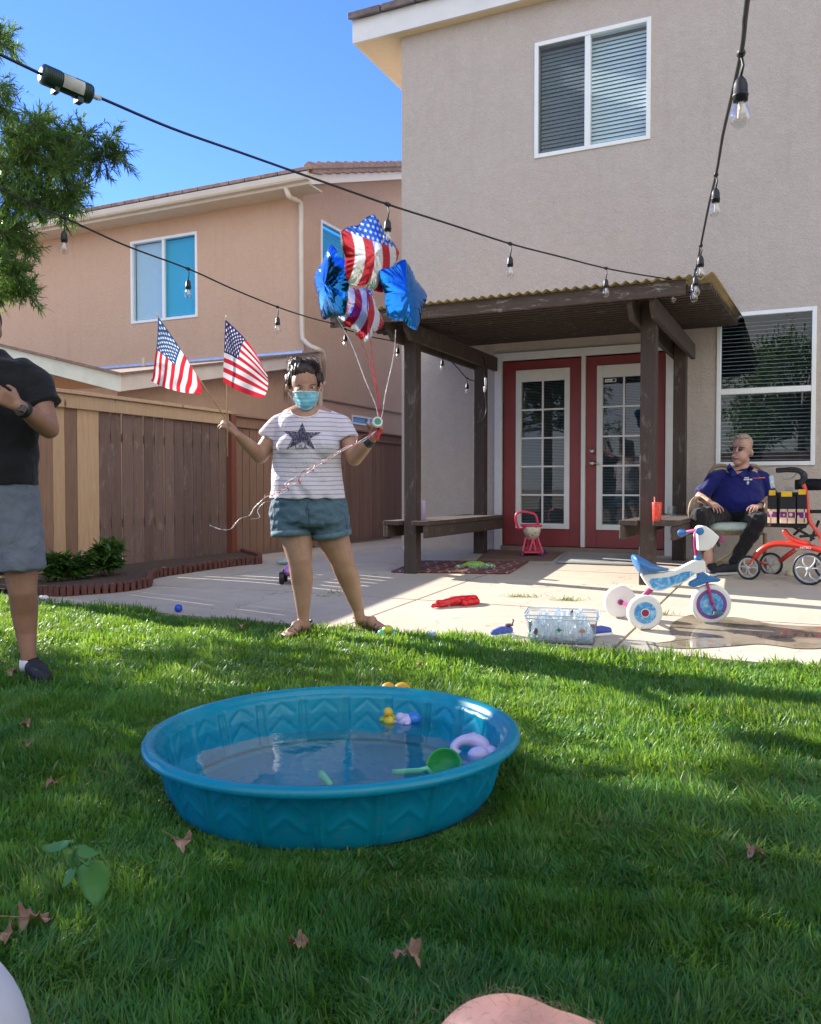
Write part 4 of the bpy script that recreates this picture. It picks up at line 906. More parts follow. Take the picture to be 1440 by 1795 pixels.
# garden behind the camera: rear fence and trees, seen only in the panes
mb = MB(); x = -9
while x < 9:
    mb.box(x, x+.135, -4.6, -4.58, 0, 1.8); x += .142
rf_ = thing('rear_fence', Vector((0,-4.6,0)), 'dark plank fence behind the viewer, reflected in the door panes', 'fence'); obj('board_panel', mb, M['fence_old'], rf_)
for i, (x, y, h_, r_) in enumerate(((.6,-5.8,4.6,2.3), (4.6,-6.2,5.0,2.4), (-3.4,-6.2,4.6,2.2))):
    t = thing('tree', Vector((x,y,0)), ['tree reflected in the right hand door pane, behind the viewer', 'tree reflected in the low right window, behind the viewer', 'tree behind the viewer on the left, seen only in panes'][i], 'tree', 'trees behind the viewer')
    b_ = MB(); b_.tube(spline([(x,y,0), (x+.1,y,h_*.4), (x,y+.1,h_*.8)], 5), [.16-.012*k for k in range(11)], 10); pp_ = []
    for _ in range(150):
        a = random.uniform(0,6.28); e_ = random.uniform(-1,1.4); rr_ = r_*random.uniform(.3,1)**.6; c = Vector((x,y,h_*.72))+Vector((math.cos(a)*math.cos(e_)*rr_, math.sin(a)*math.cos(e_)*rr_, math.sin(e_)*rr_*.8))
        b_.tube([Vector((x,y,h_*.5)).lerp(c,.2), c], [.02,.006], 4); k = 60; dd = rng.normal(0,1,(k,3)); pp_.append(leaf_np(np.array(c)+rng.normal(0,.18,(k,3)), dd, rng.uniform(.1,.2,k), .05*np.ones(k), rng.uniform(0,.4,k), 2))
    obj('trunk', b_, M['bark'], t, smooth=True); obj('crown', None, M['bright_leaf'], t, me=np_mesh('crown', pp_), fix=False)
# ================================================================== people
def skinmat(name, a, b):
    m = NT(name); v = m.coord(); c = m.ramp(m.noise(v, 14, 5, .6), [(.3, a), (.7, b)]); c = m.mix(m.ramp(m.noise(v, 70, 3), [(.5, (0,0,0)), (.75, (.3,)*3)]), c, tuple(x*.75 for x in a[:3])+(1,))
    m.col(c); m.set(Roughness=.48, Subsurface_Weight=.12, Subsurface_Radius=(.012,.005,.003), Subsurface_Scale=.6, Specular_IOR_Level=.4); m.bump(m.noise(v, 240, 2), .15, .002); return m.mat
def cloth(name, a, rough=.85, var=.15, weave=900, fold=7, fs=.5):
    m = NT(name); v = m.coord(); c = m.ramp(m.noise(v, 9, 4), [(.3, tuple(x*(1-var) for x in a[:3])+(1,)), (.7, tuple(min(1,x*(1+var)) for x in a[:3])+(1,))])
    m.col(c); m.set(Roughness=rough, Sheen_Weight=.15, Specular_IOR_Level=.2); m.bump(m.math('ADD', m.math('MULTIPLY', m.noise(v, fold, 4, .6, 1.2), 2.2), m.math('MULTIPLY', m.noise(v, weave, 1), .1)), fs, .02); return m.mat
def folds(amp, sc, seed, axis=(1,1,1)):
    def f(co, n): return n*amp*(noise.noise(Vector((co.x*sc*axis[0]+seed, co.y*sc*axis[1], co.z*sc*axis[2])))+.5*noise.noise(Vector((co.x*sc*2.3, co.y*sc*2.3+seed, co.z*sc*2.3))))
    return f
def hand(mb, w, d, n, side, curl=(.4,.5,.4), spread=.10, thumb=(.55,.5), s=1.0):
    """w wrist, d palm direction, n direction fingers curl to, side: thumb side vector"""
    w, d, n = Vector(w), Vector(d).normalized(), Vector(n); n = (n-d*n.dot(d)).normalized(); sv = Vector(side); sv = (sv-d*sv.dot(d)-n*sv.dot(n)).normalized()
    for o in (-.026, -.009, .009, .026): mb.cap(w+sv*o*.55*s, .0145*s, w+d*.078*s+sv*o*s, .0125*s, 10, 3)
    for i, (o, L) in enumerate(((.030, .070), (.010, .078), (-.010, .072), (-.029, .056))):
        p = w+d*.082*s+sv*o*s; a = 0; dd = (d+sv*o/.03*spread).normalized()
        for k, fr in enumerate((.45, .32, .25)):
            c_ = curl[k]*(1+.12*math.sin(i*2.1)); a += c_; di = (dd*math.cos(a)+n*math.sin(a)).normalized(); q = p+di*L*fr*s
            mb.cap(p, (.0088-.0008*k)*s, q, (.0080-.0008*k)*s, 8, 3); p = q
    p = w+d*.022*s+sv*.026*s; dt = (d*.6+sv*thumb[0]+n*.35).normalized(); q = p+dt*.042*s; mb.cap(p, .0125*s, q, .0105*s, 8, 3); dt2 = (d*.8+sv*(thumb[0]-.5)+n*thumb[1]).normalized(); mb.cap(q, .0102*s, q+dt2*.032*s, .0082*s, 8, 3)
def project(o, pts2, org, ax, ay, dirv, off, parent_loc):
    pass
def bvh_of(o):
    loc = Vector((0,0,0)); r = o
    while r is not None: loc += Vector(r.location); r = r.parent
    me = o.data; return BVHTree.FromPolygons([tuple(v.co+loc) for v in me.vertices], [tuple(p.vertices) for p in me.polygons])
def decal(name, pts, faces, bvh, mat, parent, off=.0025, dirv=None, thick=False):
    """pts: world points a little in front of the surface; pushed onto it along dirv"""
    out = []
    for p in pts:
        d = dirv or (Vector(p)-Vector((0,0,CZ))).normalized(); h = bvh.ray_cast(Vector(p)-d*.6, d)
        out.append((h[0]-d*off) if h[0] is not None else Vector(p))
    mb = MB(); mb.add(out, faces); return obj(name, mb, mat, parent, smooth=True, fix=False)
def poly_grid(poly, n=26):
    """fill a 2d polygon with small quads (cut to cell centres) for projection"""
    xs = [p[0] for p in poly]; ys = [p[1] for p in poly]; x0, x1, y0, y1 = min(xs), max(xs), min(ys), max(ys); P = [Vector((a, b, 0)) for a, b in poly]
    bm = bmesh.new(); vs = [bm.verts.new(p) for p in P]
    for t in tessellate_polygon([P]): bm.faces.new([vs[i] for i in t])
    for i in range(1, n):
        for co, no in ((Vector((x0+(x1-x0)*i/n, 0, 0)), Vector((1,0,0))), (Vector((0, y0+(y1-y0)*i/n, 0)), Vector((0,1,0)))):
            bmesh.ops.bisect_plane(bm, geom=bm.verts[:]+bm.edges[:]+bm.faces[:], plane_co=co, plane_no=no)
    bm.verts.index_update(); r = ([(v.co.x, v.co.y) for v in bm.verts], [tuple(v.index for v in f.verts) for f in bm.faces]); bm.free(); return r
def text_grid(txt, size, cuts=5):
    cu = bpy.data.curves.new('t', 'FONT'); cu.body = txt; cu.size = size; cu.align_x = 'CENTER'; cu.resolution_u = 3; o = bpy.data.objects.new('t', cu); COL.objects.link(o)
    me = bpy.data.meshes.new_from_object(o.evaluated_get(bpy.context.evaluated_depsgraph_get())); bm = bmesh.new(); bm.from_mesh(me)
    bmesh.ops.triangulate(bm, faces=bm.faces); bm.verts.index_update(); r = ([(v.co.x, v.co.y) for v in bm.verts], [tuple(v.index for v in f.verts) for f in bm.faces]); bm.free()
    bpy.data.objects.remove(o); bpy.data.meshes.remove(me); return r
black_s = simple('dark pupil', (.012,.009,.008,1), .15, .1); eyew = simple('eye white', (.62,.58,.55,1), .2, .05); brow = simple('brow hair', (.03,.02,.015,1), .8)
M['hair'] = simple('dark brown hair', (.030,.019,.014,1), .42, .4, 60, .5, 260); M['hair_grey'] = simple('short grey brown hair', (.33,.27,.21,1), .6, .35, 80, .7, 300)
# ---------------------------------------------------------------- the woman
YW = 5.0
def q(x, y, d=0.): return at(x, y, YW+d)
wl = G(536, 1104); woman = thing('person', Vector((-.55, YW, 0)), 'standing woman in face mask, striped star shirt and denim shorts, holding balloons and flags', 'person')
b = MB()
b.ell(q(534,671,.01), (.077,.093,.098)); b.cap(q(535,690,-.035), .052, q(536,706,-.045), .040, 16); b.ell(q(535,688,-.02), (.068,.07,.07)); b.ell(q(538,699,-.02), (.066,.06,.055))
b.ell(q(538,689,-.092), (.013,.016,.022)); b.cap(q(537,678,-.082), .010, q(538,689,-.098), .013, 10)
b.ell(q(504,680,.015), (.012,.022,.030)); b.ell(q(563,678,.02), (.010,.022,.030))
b.cap(q(537,704,.02), .058, q(540,730,.03), .072, 16)
tors = [((540,711),.085,.065),((540,719),.14,.09),((541,733),.178,.11),((541,755),.185,.135),((540,785),.182,.15),((539,815),.178,.145),((540,850),.195,.15),((541,885),.21,.15),((542,905),.20,.13),((542,912),.17,.11)]
b.loft([(q(c[0],c[1],.03), ra, rb) for c, ra, rb in tors][::-1])
# arms
LS, LE, LW_ = q(489,748,.03), q(456,799,-.02), q(416,762,-.16)
RS, RE, RW = q(600,750,.03), q(622,802,-.04), q(654,768,-.17)
b.cap(LS, .050, LE, .048, 16); b.cap(LE, .047, LE.lerp(LW_,.45), .040, 16); b.cap(LE.lerp(LW_,.45), .040, LW_, .026, 16)
b.cap(RS, .050, RE, .049, 16); b.cap(RE, .048, RE.lerp(RW,.45), .041, 16); b.cap(RE.lerp(RW,.45), .041, RW, .026, 16)
hand(b, LW_, q(396,741,-.2)-LW_, Vector((.35,.5,-.75)), Vector((.5,-.2,.8)), curl=(.85,.9,.6), spread=.16, thumb=(.7,.8), s=.98)
hand(b, RW, q(661,752,-.19)-RW, Vector((-.2,-.9,.1)), Vector((-.9,.2,.3)), curl=(1.1,1.2,.8), spread=.05, thumb=(.5,.9), s=.98)
# legs
def limb(mb, L): 
    for (p0, r0), (p1, r1) in zip(L, L[1:]): mb.cap(p0, r0, p1, r1, 20, 5)
limb(b, [(q(513,905,.02), .100), (q(521,945,.0), .094), (q(526,980,-.02), .074), (q(527,992,-.02), .068), (q(530,1018,.0), .067), (q(531,1045,.0), .052), (q(532,1078,.0), .036), (q(533,1096,.0), .033)])
limb(b, [(q(573,905,.03), .100), (q(585,945,.045), .095), (q(599,978,.06), .076), (q(602,992,.07), .069), (q(613,1018,.11), .066), (q(620,1042,.12), .051), (q(628,1068,.14), .036), (q(631,1084,.14), .032)])
fl, fr_ = G(533,1112), G(632,1098); fl.z = fr_.z = 0
def foot(mb, heel, toe, z=.02, s=1.0):
    d = (toe-heel); L = d.length; d.normalize(); sv = d.cross(Vector((0,0,1)))
    mb.cap(heel+Vector((0,0,z+.028)), .030*s, heel+d*.10+Vector((0,0,z+.045)), .034*s, 14); mb.cap(heel+d*.08+Vector((0,0,z+.04)), .034*s, heel+d*.18+Vector((0,0,z+.016)), .020*s, 14)
    for i, o in enumerate((-.030, -.013, .002, .016, .029)): mb.cap(heel+d*.14+sv*o*.8*s+Vector((0,0,z+.016)), .015*s, heel+d*(L-.010*abs(i-1))+sv*o*1.1*s+Vector((0,0,z+.010)), .0095*s, 10)
    return d, sv
hl, tl = Vector(q(536,1096,.05)), G(507,1119); hl.z = tl.z = 0; hr, tr_ = Vector(q(630,1083,.2)), G(656,1103); hr.z = tr_.z = 0
tl = hl+(tl-hl).normalized()*.235; tr_ = hr+(tr_-hr).normalized()*.235
foot(b, hl, tl, .016); foot(b, hr, tr_, .016)
b.cap(q(533,1090,.02), .033, hl+Vector((0,0,.05)), .032, 14); b.cap(q(631,1080,.15), .032, hr+Vector((0,0,.05)), .032, 14)
skw = skinmat('warm tan skin', (.33,.185,.125,1), (.41,.24,.165,1))
body = blob('body', b, skw, woman, voxel=.0052, sm=5); bvw = bvh_of(body)
# sandals
for h_, t_ in ((hl, tl), (hr, tr_)):
    d = (t_-h_).normalized(); sv = d.cross(Vector((0,0,1))); mb = MB(); A = []
    out = [(-.035,0), (-.02,.030), (.06,.034), (.15,.046), (.21,.040), (.245,.02), (.25,0)]; pts = [h_+d*x+sv*y+Vector((0,0,.001)) for x, y in out]+[h_+d*x-sv*y+Vector((0,0,.001)) for x, y in out[-2:0:-1]]
    mb.prism(pts, Vector((0,0,.016))); sd_ = obj('sandal', mb, simple('brown sandal', (.07,.035,.03,1), .5, .2), woman, bevel=.003)
    mb = MB()
    for x, hh, wd in ((.03,.075,.037), (.09,.078,.040), (.15,.052,.046), (.18,.040,.048)):
        mb.tube([h_+d*x+sv*wd*math.cos(a)+Vector((0,0,.012+(hh-.012)*math.sin(a)**.8)) for a in np.linspace(0.02, 3.12, 14)], .0055, 6)
    mb.tube([h_+d*.02+Vector((0,0,.085)), h_+d*.09+Vector((0,0,.082)), h_+d*.19+Vector((0,0,.045))], .006, 6)
    mb.tube([h_+d*(-.0)+sv*.036*math.cos(a)+d*(-.034*math.sin(a))+Vector((0,0,.075)) for a in np.linspace(0, 3.14, 12)], .008, 6)
    obj('straps', mb, simple('brown strap', (.06,.03,.025,1), .5, .2), sd_, smooth=True)
# shirt
b = MB()
sh = [((541,717),.088,.075),((541,722),.135,.095),((541,731),.180,.115),((541,745),.198,.140),((541,765),.204,.165),((539,785),.206,.182),((538,800),.203,.176),((538,820),.205,.168),((539,845),.214,.172),((541,862),.222,.178),((541,874),.225,.180)]
b.loft([(q(c[0],c[1],.02), ra, rb) for c, ra, rb in sh][::-1], n=40)
for x_ in (510, 570): b.ell(q(x_,782,-.09), (.085,.075,.075))
b.cap(q(512,731,.03), .050, q(489,744,.03), .062, 20)
b.cap(q(572,731,.03), .050, q(600,746,.03), .062, 20)
def tube_open(mb, p0, r0, p1, r1, n=24): d = (p1-p0).normalized(); mb.lathe([(0, r0), ((p1-p0).length, r1)], p0, d, n)
tube_open(b, q(489,744,.03), .064, q(470,770,.012), .070); tube_open(b, q(599,746,.03), .064, q(611,772,.0), .070)
def shirt_disp(co, n):
    a = noise.noise(Vector((co.x*6, co.y*6, co.z*4)))*.006+noise.noise(Vector((co.x*14+co.z*9, co.y*10, co.z*12+3)))*.0035
    low = clamp((1.02-co.z)/.2); a += low*.007*math.sin(co.x*45+noise.noise(co*8)*4+co.z*10); return n*a
m = NT('striped shirt'); v = m.coord(); sx = m.n('ShaderNodeSeparateXYZ', {0: v}); z = m.math('ADD', sx.outputs[2], m.math('MULTIPLY', m.noise(v, 5, 2), .02))
fz = m.math('FRACT', m.math('DIVIDE', z, .0262)); st_ = m.ramp(fz, [(.0, (1,1,1)), (.10, (1,1,1)), (.17, (0,0,0)), (1, (0,0,0))])
m.col(m.mix(st_, (.70,.66,.74,1), (.13,.14,.29,1))); m.set(Roughness=.85, Sheen_Weight=.1); m.bump(m.noise(v, 11, 4, .6, 1.5), .45, .03)
tr = m.n('ShaderNodeBsdfTranslucent', {'Color': (.7,.65,.68,1)}); x = m.n('ShaderNodeMixShader', {0: .15, 1: m.b.outputs[0], 2: tr.outputs[0]}); m.l(x.outputs[0], m.out.inputs[0])
shirt = blob('shirt', b, m.mat, woman, voxel=.0075, sm=5, disp=shirt_disp); bvs = bvh_of(shirt)
# scoop neck: open the front and back of the collar
bm = bmesh.new(); bm.from_mesh(shirt.data); lw = Vector(woman.location)
kill = [f for f in bm.faces if (lambda p, c: ((p[0]-534.5)/25)**2+((p[1]-(717 if c.y < YW+.02 else 708))/14.5)**2 < 1)(pix(f.calc_center_median()+lw), f.calc_center_median()+lw)]
bmesh.ops.delete(bm, geom=kill, context='FACES'); bm.to_mesh(shirt.data); bm.free()
mb = MB(); P = []
for a in np.linspace(.12, math.pi-.12, 26):
    x_, y_ = 534.5+25.5*math.cos(a), 717+15*math.sin(a); p = q(x_, y_, -.35); dd = (p-Vector((0,0,CZ))).normalized(); h = bvs.ray_cast(p, dd)
    if h[0] is not None: P.append(h[0]-dd*.001)
mb.tube(P, .0048, 6); obj('neck_band', mb, simple('white neck band', (.70,.67,.70,1), .8), shirt, smooth=True)
# neckline band
def pxw(x, y): return q(x, y, -.35)
nav = simple('navy print', (.030,.035,.075,1), .8, .5, 160)
cs, rs_ = (530, 773), 28.5
m = NT('navy distressed print'); v = m.coord(scale=(90,90,9)); t = m.n('ShaderNodeBsdfTransparent'); f = m.ramp(m.noise(v, 2.4, 4, .7), [(.40, (.15,)*3), (.52, (1,)*3)]); m.col((.035,.04,.085,1)); m.set(Roughness=.85)
x = m.n('ShaderNodeMixShader', {0: f, 1: t.outputs[0], 2: m.b.outputs[0]}); m.l(x.outputs[0], m.out.inputs[0])
star = [(530,740), (537,757.5), (564.5,757), (543.5,768.5), (552.5,787.5), (530,774.5), (502,788), (512.5,768.5), (497,755), (522.5,757)]
pp, ff = poly_grid(star, 18); decal('star_print', [pxw(*p) for p in pp], ff, bvs, m.mat, shirt, off=.006)
tp, tf = text_grid('USA', 13.0); decal('usa_print', [pxw(528.5+p[0]*.92, 787.5-p[1]*.9) for p in tp], tf, bvs, nav, shirt, off=.0065)
# shorts
b = MB()
b.loft([(q(c[0],c[1],.03), ra, rb) for c, ra, rb in (((541,868),.212,.165),((542,885),.228,.172),((542,902),.235,.172),((543,915),.232,.165),((543,922),.20,.14))][::-1], n=36)
tube_open(b, q(509,900,.02), .122, q(512,936,.005), .118, 30); tube_open(b, q(575,900,.03), .125, q(581,936,.04), .115, 30)
m = NT('denim'); v = m.coord(); c = m.ramp(m.noise(v, 12, 5, .7), [(.3, (.035,.075,.115,1)), (.7, (.075,.145,.20,1))]); c = m.mix(m.ramp(m.noise(v, 340, 2), [(.45, (0,0,0)), (.6, (.35,)*3)]), c, (.14,.22,.28,1)); m.col(c); m.set(Roughness=.85); m.bump(m.noise(v, 16, 4, .6, 1.), .5, .02)
den = m.mat; shorts = blob('shorts', b, den, woman, voxel=.0075, sm=4, disp=folds(.009, 15, 3, (1,1,2.2))); bvsh = bvh_of(shorts)
mb = MB()
for c0, c1, r in ((q(511.8,930,.005), q(512.3,939.5,.003), .123), (q(580,930,.038), q(581.5,939.5,.042), .121)): d = (c1-c0).normalized(); mb.lathe([(0, r-.008), (.0, r), (.034, r+.001), (.034, r-.01)], c0, d, 36)
obj('cuff', mb, simple('denim cuff', (.085,.15,.19,1), .85, .25, 60, .4), shorts, smooth=True)
st = [((541,893),(543,940.0)), ((540.6,880),(536,898)), ((536,898),(541,903)), ((505,884),(484,890)), ((480,905),(478,936)), ((592,882),(607,890)), ((606,905),(610,934))]
ps = []; fs_ = []
for (a, b_) in st:
    n_ = 12
    for k in range(n_+1): x = a[0]+(b_[0]-a[0])*k/n_; y = a[1]+(b_[1]-a[1])*k/n_; ps += [pxw(x-.55, y), pxw(x+.55, y)]
    o_ = len(ps)-2*(n_+1); fs_ += [(o_+2*k, o_+2*k+1, o_+2*k+3, o_+2*k+2) for k in range(n_)]
decal('seams', ps, fs_, bvsh, simple('seam thread', (.03,.06,.085,1), .8), shorts, off=.003)
# hair
b = MB()
b.ell(q(533,663,.045), (.091,.094,.086)); b.ell(q(531,651,.0), (.079,.078,.050)); b.ell(q(507,668,.045), (.022,.055,.05)); b.ell(q(560,664,.05), (.022,.055,.05)); b.ell(q(534,690,.085), (.075,.045,.05))
b.ell(q(524,634,.03), (.040,.038,.026)); b.ell(q(541,637,.04), (.052,.04,.026)); b.ell(q(516,640,.03), (.032,.035,.030)); b.ell(q(555,641,.05), (.03,.03,.022))
hair = blob('hair', b, M['hair'], woman, voxel=.006, sm=4, disp=lambda co, n: n*(.0035*math.sin(co.x*260+noise.noise(co*14)*5)+.008*noise.noise(co*24))); bvh_ = bvh_of(hair)
mb = MB()
for i in range(210):
    a = random.uniform(-1.75, 1.75); r0 = Vector((math.sin(a)*.083, -math.cos(a)*.074, 0)); base = q(534, 656, .03)+r0+Vector((0,0,-.005-abs(a)*.014)); top = q(random.uniform(515,555), random.uniform(630,640), random.uniform(0,.07))
    mid = base.lerp(top, .5)+r0*.35+Vector((0,0,.012)); P = spline([base, mid, top], 5); mb.tube(P, .0011, 3)
for i in range(60):
    a = random.uniform(0, 6.28); c = q(random.uniform(515,552), random.uniform(633,640), .03); mb.tube([c+Vector((math.cos(a+t)*.035*(1+.2*t), random.uniform(-.03,-.02), math.sin(a+t)*.026*(1+.2*t))) for t in np.linspace(0, random.uniform(1,2.2), 7)], .0013, 3)
for i in range(26):
    s0 = q(random.uniform(503,512), random.uniform(655,690), .02); mb.tube(spline([s0, s0+Vector((random.uniform(-.03,0), -.01, -.03)), s0+Vector((random.uniform(-.035,.0), -.01, random.uniform(-.10,-.05)))], 4), .0008, 3)
obj('strands', mb, M['hair'], hair, smooth=True, fix=False)
# mask
def face_pt(x, y, off=.008, d=None):
    p = q(x, y, -.4); dd = d or (p-Vector((0,0,CZ))).normalized(); h = bvw.ray_cast(p, dd); return (h[0] if h[0] is not None else q(x,y,0))-dd*off
A = []; nu, nv = 26, 22
for j in range(nv+1):
    t = j/nv; yl, yc = 687.5+t*24, 686+t*33.5; row = []
    for i in range(nu+1):
        s_ = -1+2*i/nu; y = yc-(abs(s_)**2.2)*(yc-yl)*1.0 - (1-abs(s_))*1.2*(1-t)*0; hw = 22.5-2.0*t-6.5*t**4; x = 536+t*.5+s_*hw
        p = face_pt(x, y, .007+.010*(1-s_*s_)*math.sin(math.pi*clamp(t,0,.9))); row.append(p)
    A.append(row)
for _ in range(6):
    for j in range(1, nv):
        for i in range(1, nu): A[j][i] = A[j][i]*.5+(A[j-1][i]+A[j+1][i]+A[j][i-1]+A[j][i+1])*.125
for j in range(nv+1):
    for i in range(nu+1):
        for tc in (.33, .55, .75): A[j][i] = A[j][i]+Vector((0,-.0035*math.exp(-((j/nv-tc)/.05)**2),0))
mb = MB(); mb.grid(A); m = NT('blue face mask'); v = m.coord(); m.col(m.ramp(m.noise(v, 30, 3), [(.3, (.16,.47,.60,1)), (.7, (.22,.55,.68,1))])); m.set(Roughness=.8); m.bump(m.noise(v, 400, 2), .3, .002)
mask = obj('face_mask', mb, m.mat, woman, smooth=True, fix=False, solid=.0015)
mb = MB(); mb.tube([p+Vector((0,-.002,0)) for p in A[0]], .0026, 6); mb.tube([r[0]+Vector((0,-.001,0)) for r in A], .002, 6); mb.tube([r[-1]+Vector((0,-.001,0)) for r in A], .002, 6)
mb.tube(spline([A[1][0], q(508,684,-.02), q(504,680,.03)], 5), .0014, 5); mb.tube(spline([A[1][-1], q(561,682,-.02), q(564,678,.03)], 5), .0014, 5)
mb.tube(spline([A[-2][0], q(508,692,-.01), q(504,684,.03)], 5), .0014, 5)
obj('mask_edge', mb, simple('mask edge white', (.75,.78,.8,1), .7), mask, smooth=True)
for ex, ey in ((526.5, 680.8), (547.5, 679.4)):
    c = face_pt(ex, ey, 0); mb = MB(); mb.ell(c+Vector((0,.004,0)), (.0150,.008,.0058), n=14, k=8); e1 = obj('eye', mb, eyew, woman, smooth=True)
    mb = MB(); mb.ell(c+Vector((.0,-.0022,.0004)), (.0062,.0035,.0052), n=14, k=8); obj('iris', mb, black_s, e1, smooth=True)
    mb = MB(); mb.tube([face_pt(ex+dx, ey-1.5+.055*dx*dx, .0022) for dx in np.linspace(-5.2, 5.2, 9)], [.0009,.0018,.0022,.0025,.0026,.0025,.0023,.0018,.0009], 6); mb.tube([face_pt(ex+dx, ey+1.7-.03*dx*dx, .0008) for dx in np.linspace(-4.2, 4.2, 7)], .0009, 5); obj('eyelash', mb, brow, woman, smooth=True)
    sgn = -1 if ex < 537 else 1; mb = MB(); mb.tube([face_pt(ex+dx+sgn*1.0, ey-5.7-.0*dx+(.05*(dx-sgn*1.5)**2), .0012) for dx in np.linspace(-6.5, 6.5, 9)], [.001,.0019,.0024,.0024,.0024,.0023,.0021,.0016,.0009], 6); obj('eyebrow', mb, brow, woman, smooth=True)
mb = MB(); a = RE.lerp(RW, .88); d = (RW-RE).normalized(); mb.lathe([(0,.031),(.003,.033),(.045,.032),(.048,.029)], a-d*.03, d, 24); obj('wrist_band', mb, simple('dark wrist band', (.03,.03,.035,1), .6), woman, smooth=True)
# ---------------------------------------------------------------- the man at the left edge
Y1 = 3.88
def q1(x, y, d=0.): return at(x, y, Y1+d)
man = thing('person', G(40,1186), 'man in black t-shirt and grey shorts with wristwatch, cut by the left edge', 'person')
b = MB(); sk1 = skinmat('medium brown skin', (.26,.135,.085,1), (.32,.17,.11,1))
b.ell(q1(-32,572,.0), (.078,.098,.115)); b.ell(q1(-30,598,-.02), (.062,.075,.06)); b.ell(q1(-2,583,.01), (.012,.022,.03)); b.cap(q1(-30,600,.02), .058, q1(-25,640,.03), .065, 16)
b.loft([(q1(c,y,.03), ra, rb) for c, y, ra, rb in ((-20,628,.07,.07),(-18,645,.17,.1),(-15,680,.205,.125),(-15,740,.19,.125),(-12,830,.18,.12),(-8,880,.185,.13),(-6,930,.16,.12))][::-1])
s1, e1_, w1 = q1(62,668,.03), q1(86,752,-.05), q1(34,712,-.24)
b.cap(s1, .058, e1_, .044, 16); b.cap(e1_, .044, e1_.lerp(w1,.4), .043, 16); b.cap(e1_.lerp(w1,.4), .042, w1, .029, 16); hand(b, w1, q1(-10,688,-.30)-w1, Vector((-.1,.9,-.1)), Vector((0,-.2,.9)), curl=(.3,.4,.3))
s2, e2, w2 = q1(-92,670,.03), q1(-112,755,-.05), q1(-60,712,-.2); b.cap(s2, .058, e2, .044, 16); b.cap(e2, .044, w2, .029, 16); hand(b, w2, Vector((1,-.3,.3)), Vector((.1,.9,-.1)), Vector((0,-.2,.9)))
limb(b, [(q1(20,900,.03), .10), (q1(36,990,.0), .078), (q1(40,1035,-.01), .062), (q1(43,1070,.02), .060), (q1(46,1110,.02), .046), (q1(50,1150,.0), .034), (q1(51,1172,.0), .036)])
limb(b, [(q1(-55,900,.03), .10), (q1(-68,990,.05), .078), (q1(-72,1035,.05), .062), (q1(-74,1070,.08), .060), (q1(-76,1110,.08), .046), (q1(-78,1150,.08), .034), (q1(-78,1168,.08), .036)])
blob('body', b, sk1, man, voxel=.0062, sm=6)
b = MB(); b.loft([(q1(c,y,.03), ra, rb) for c, y, ra, rb in ((-22,612,.075,.075),(-20,626,.10,.09),(-17,640,.178,.115),(-14,670,.225,.14),(-14,720,.215,.145),(-14,780,.205,.145),(-12,850,.202,.148))][::-1], n=36)
b.cap(q1(38,650,.03), .062, q1(62,668,.03), .068, 20); tube_open(b, q1(60,664,.03), .070, q1(80,712,.0), .076); tube_open(b, q1(-90,664,.03), .070, q1(-108,712,.0), .076)
blob('t_shirt', b, cloth('black cotton', (.009,.010,.012,1), .8, .2), man, voxel=.0085, sm=5, disp=folds(.009, 9, 5, (1,1,1.8)))
b = MB(); b.loft([(q1(c,y,.03), ra, rb) for c, y, ra, rb in ((-12,838,.19,.14),(-10,880,.205,.15),(-8,920,.20,.145),(-8,940,.17,.13))][::-1], n=36)
tube_open(b, q1(22,880,.03), .118, q1(34,1003,-.0), .117, 28); tube_open(b, q1(-52,880,.03), .118, q1(-66,1003,.04), .12, 28)
gs = blob('shorts', b, cloth('grey cloth', (.13,.15,.19,1), .85, .12), man, voxel=.0085, sm=4, disp=folds(.013, 11, 8, (1.3,1.3,.5)))
b = MB(); b.ell(q1(-33,560,.02), (.084,.102,.095)); b.ell(q1(-32,575,.05), (.083,.078,.085)); blob('hair', b, simple('short black hair', (.012,.010,.010,1), .55, .3, 60, .6, 300), man, voxel=.007, sm=4)
mb = MB(); d = (w1-e1_).normalized(); a = e1_.lerp(w1, .86); mb.lathe([(0,.034),(.002,.0365),(.024,.0365),(.026,.034)], a-d*.013, d, 28); wt = obj('watch', mb, M['black'], man, smooth=True)
mb = MB(); mb.beam(a+Vector((.012,-.040,.0))-d*.012, a+Vector((.012,-.040,0))+d*.014, .030, .030, up=(0,-.9,.3)); obj('watch_face', mb, simple('watch face', (.06,.06,.055,1), .15), wt, bevel=.004)
mb = MB(); mb.ell(q1(-27,592,-.052), (.060,.055,.048)); obj('face_mask', mb, simple('teal mask', (.16,.47,.60,1), .8), man, smooth=True)
for ex in (-41, -17):
    mb = MB(); mb.ell(q1(ex,572,-.088), (.013,.010,.006)); e_ = obj('eye', mb, eyew, man, smooth=True); mb = MB(); mb.ell(q1(ex,572,-.0965), (.006,.004,.0055)); obj('iris', mb, black_s, e_, smooth=True)
    mb = MB(); mb.tube([q1(ex-6+k*3,565-.6*(2-abs(k-2)),-.095) for k in range(5)], .0028, 6); obj('eyebrow', mb, brow, man, smooth=True)
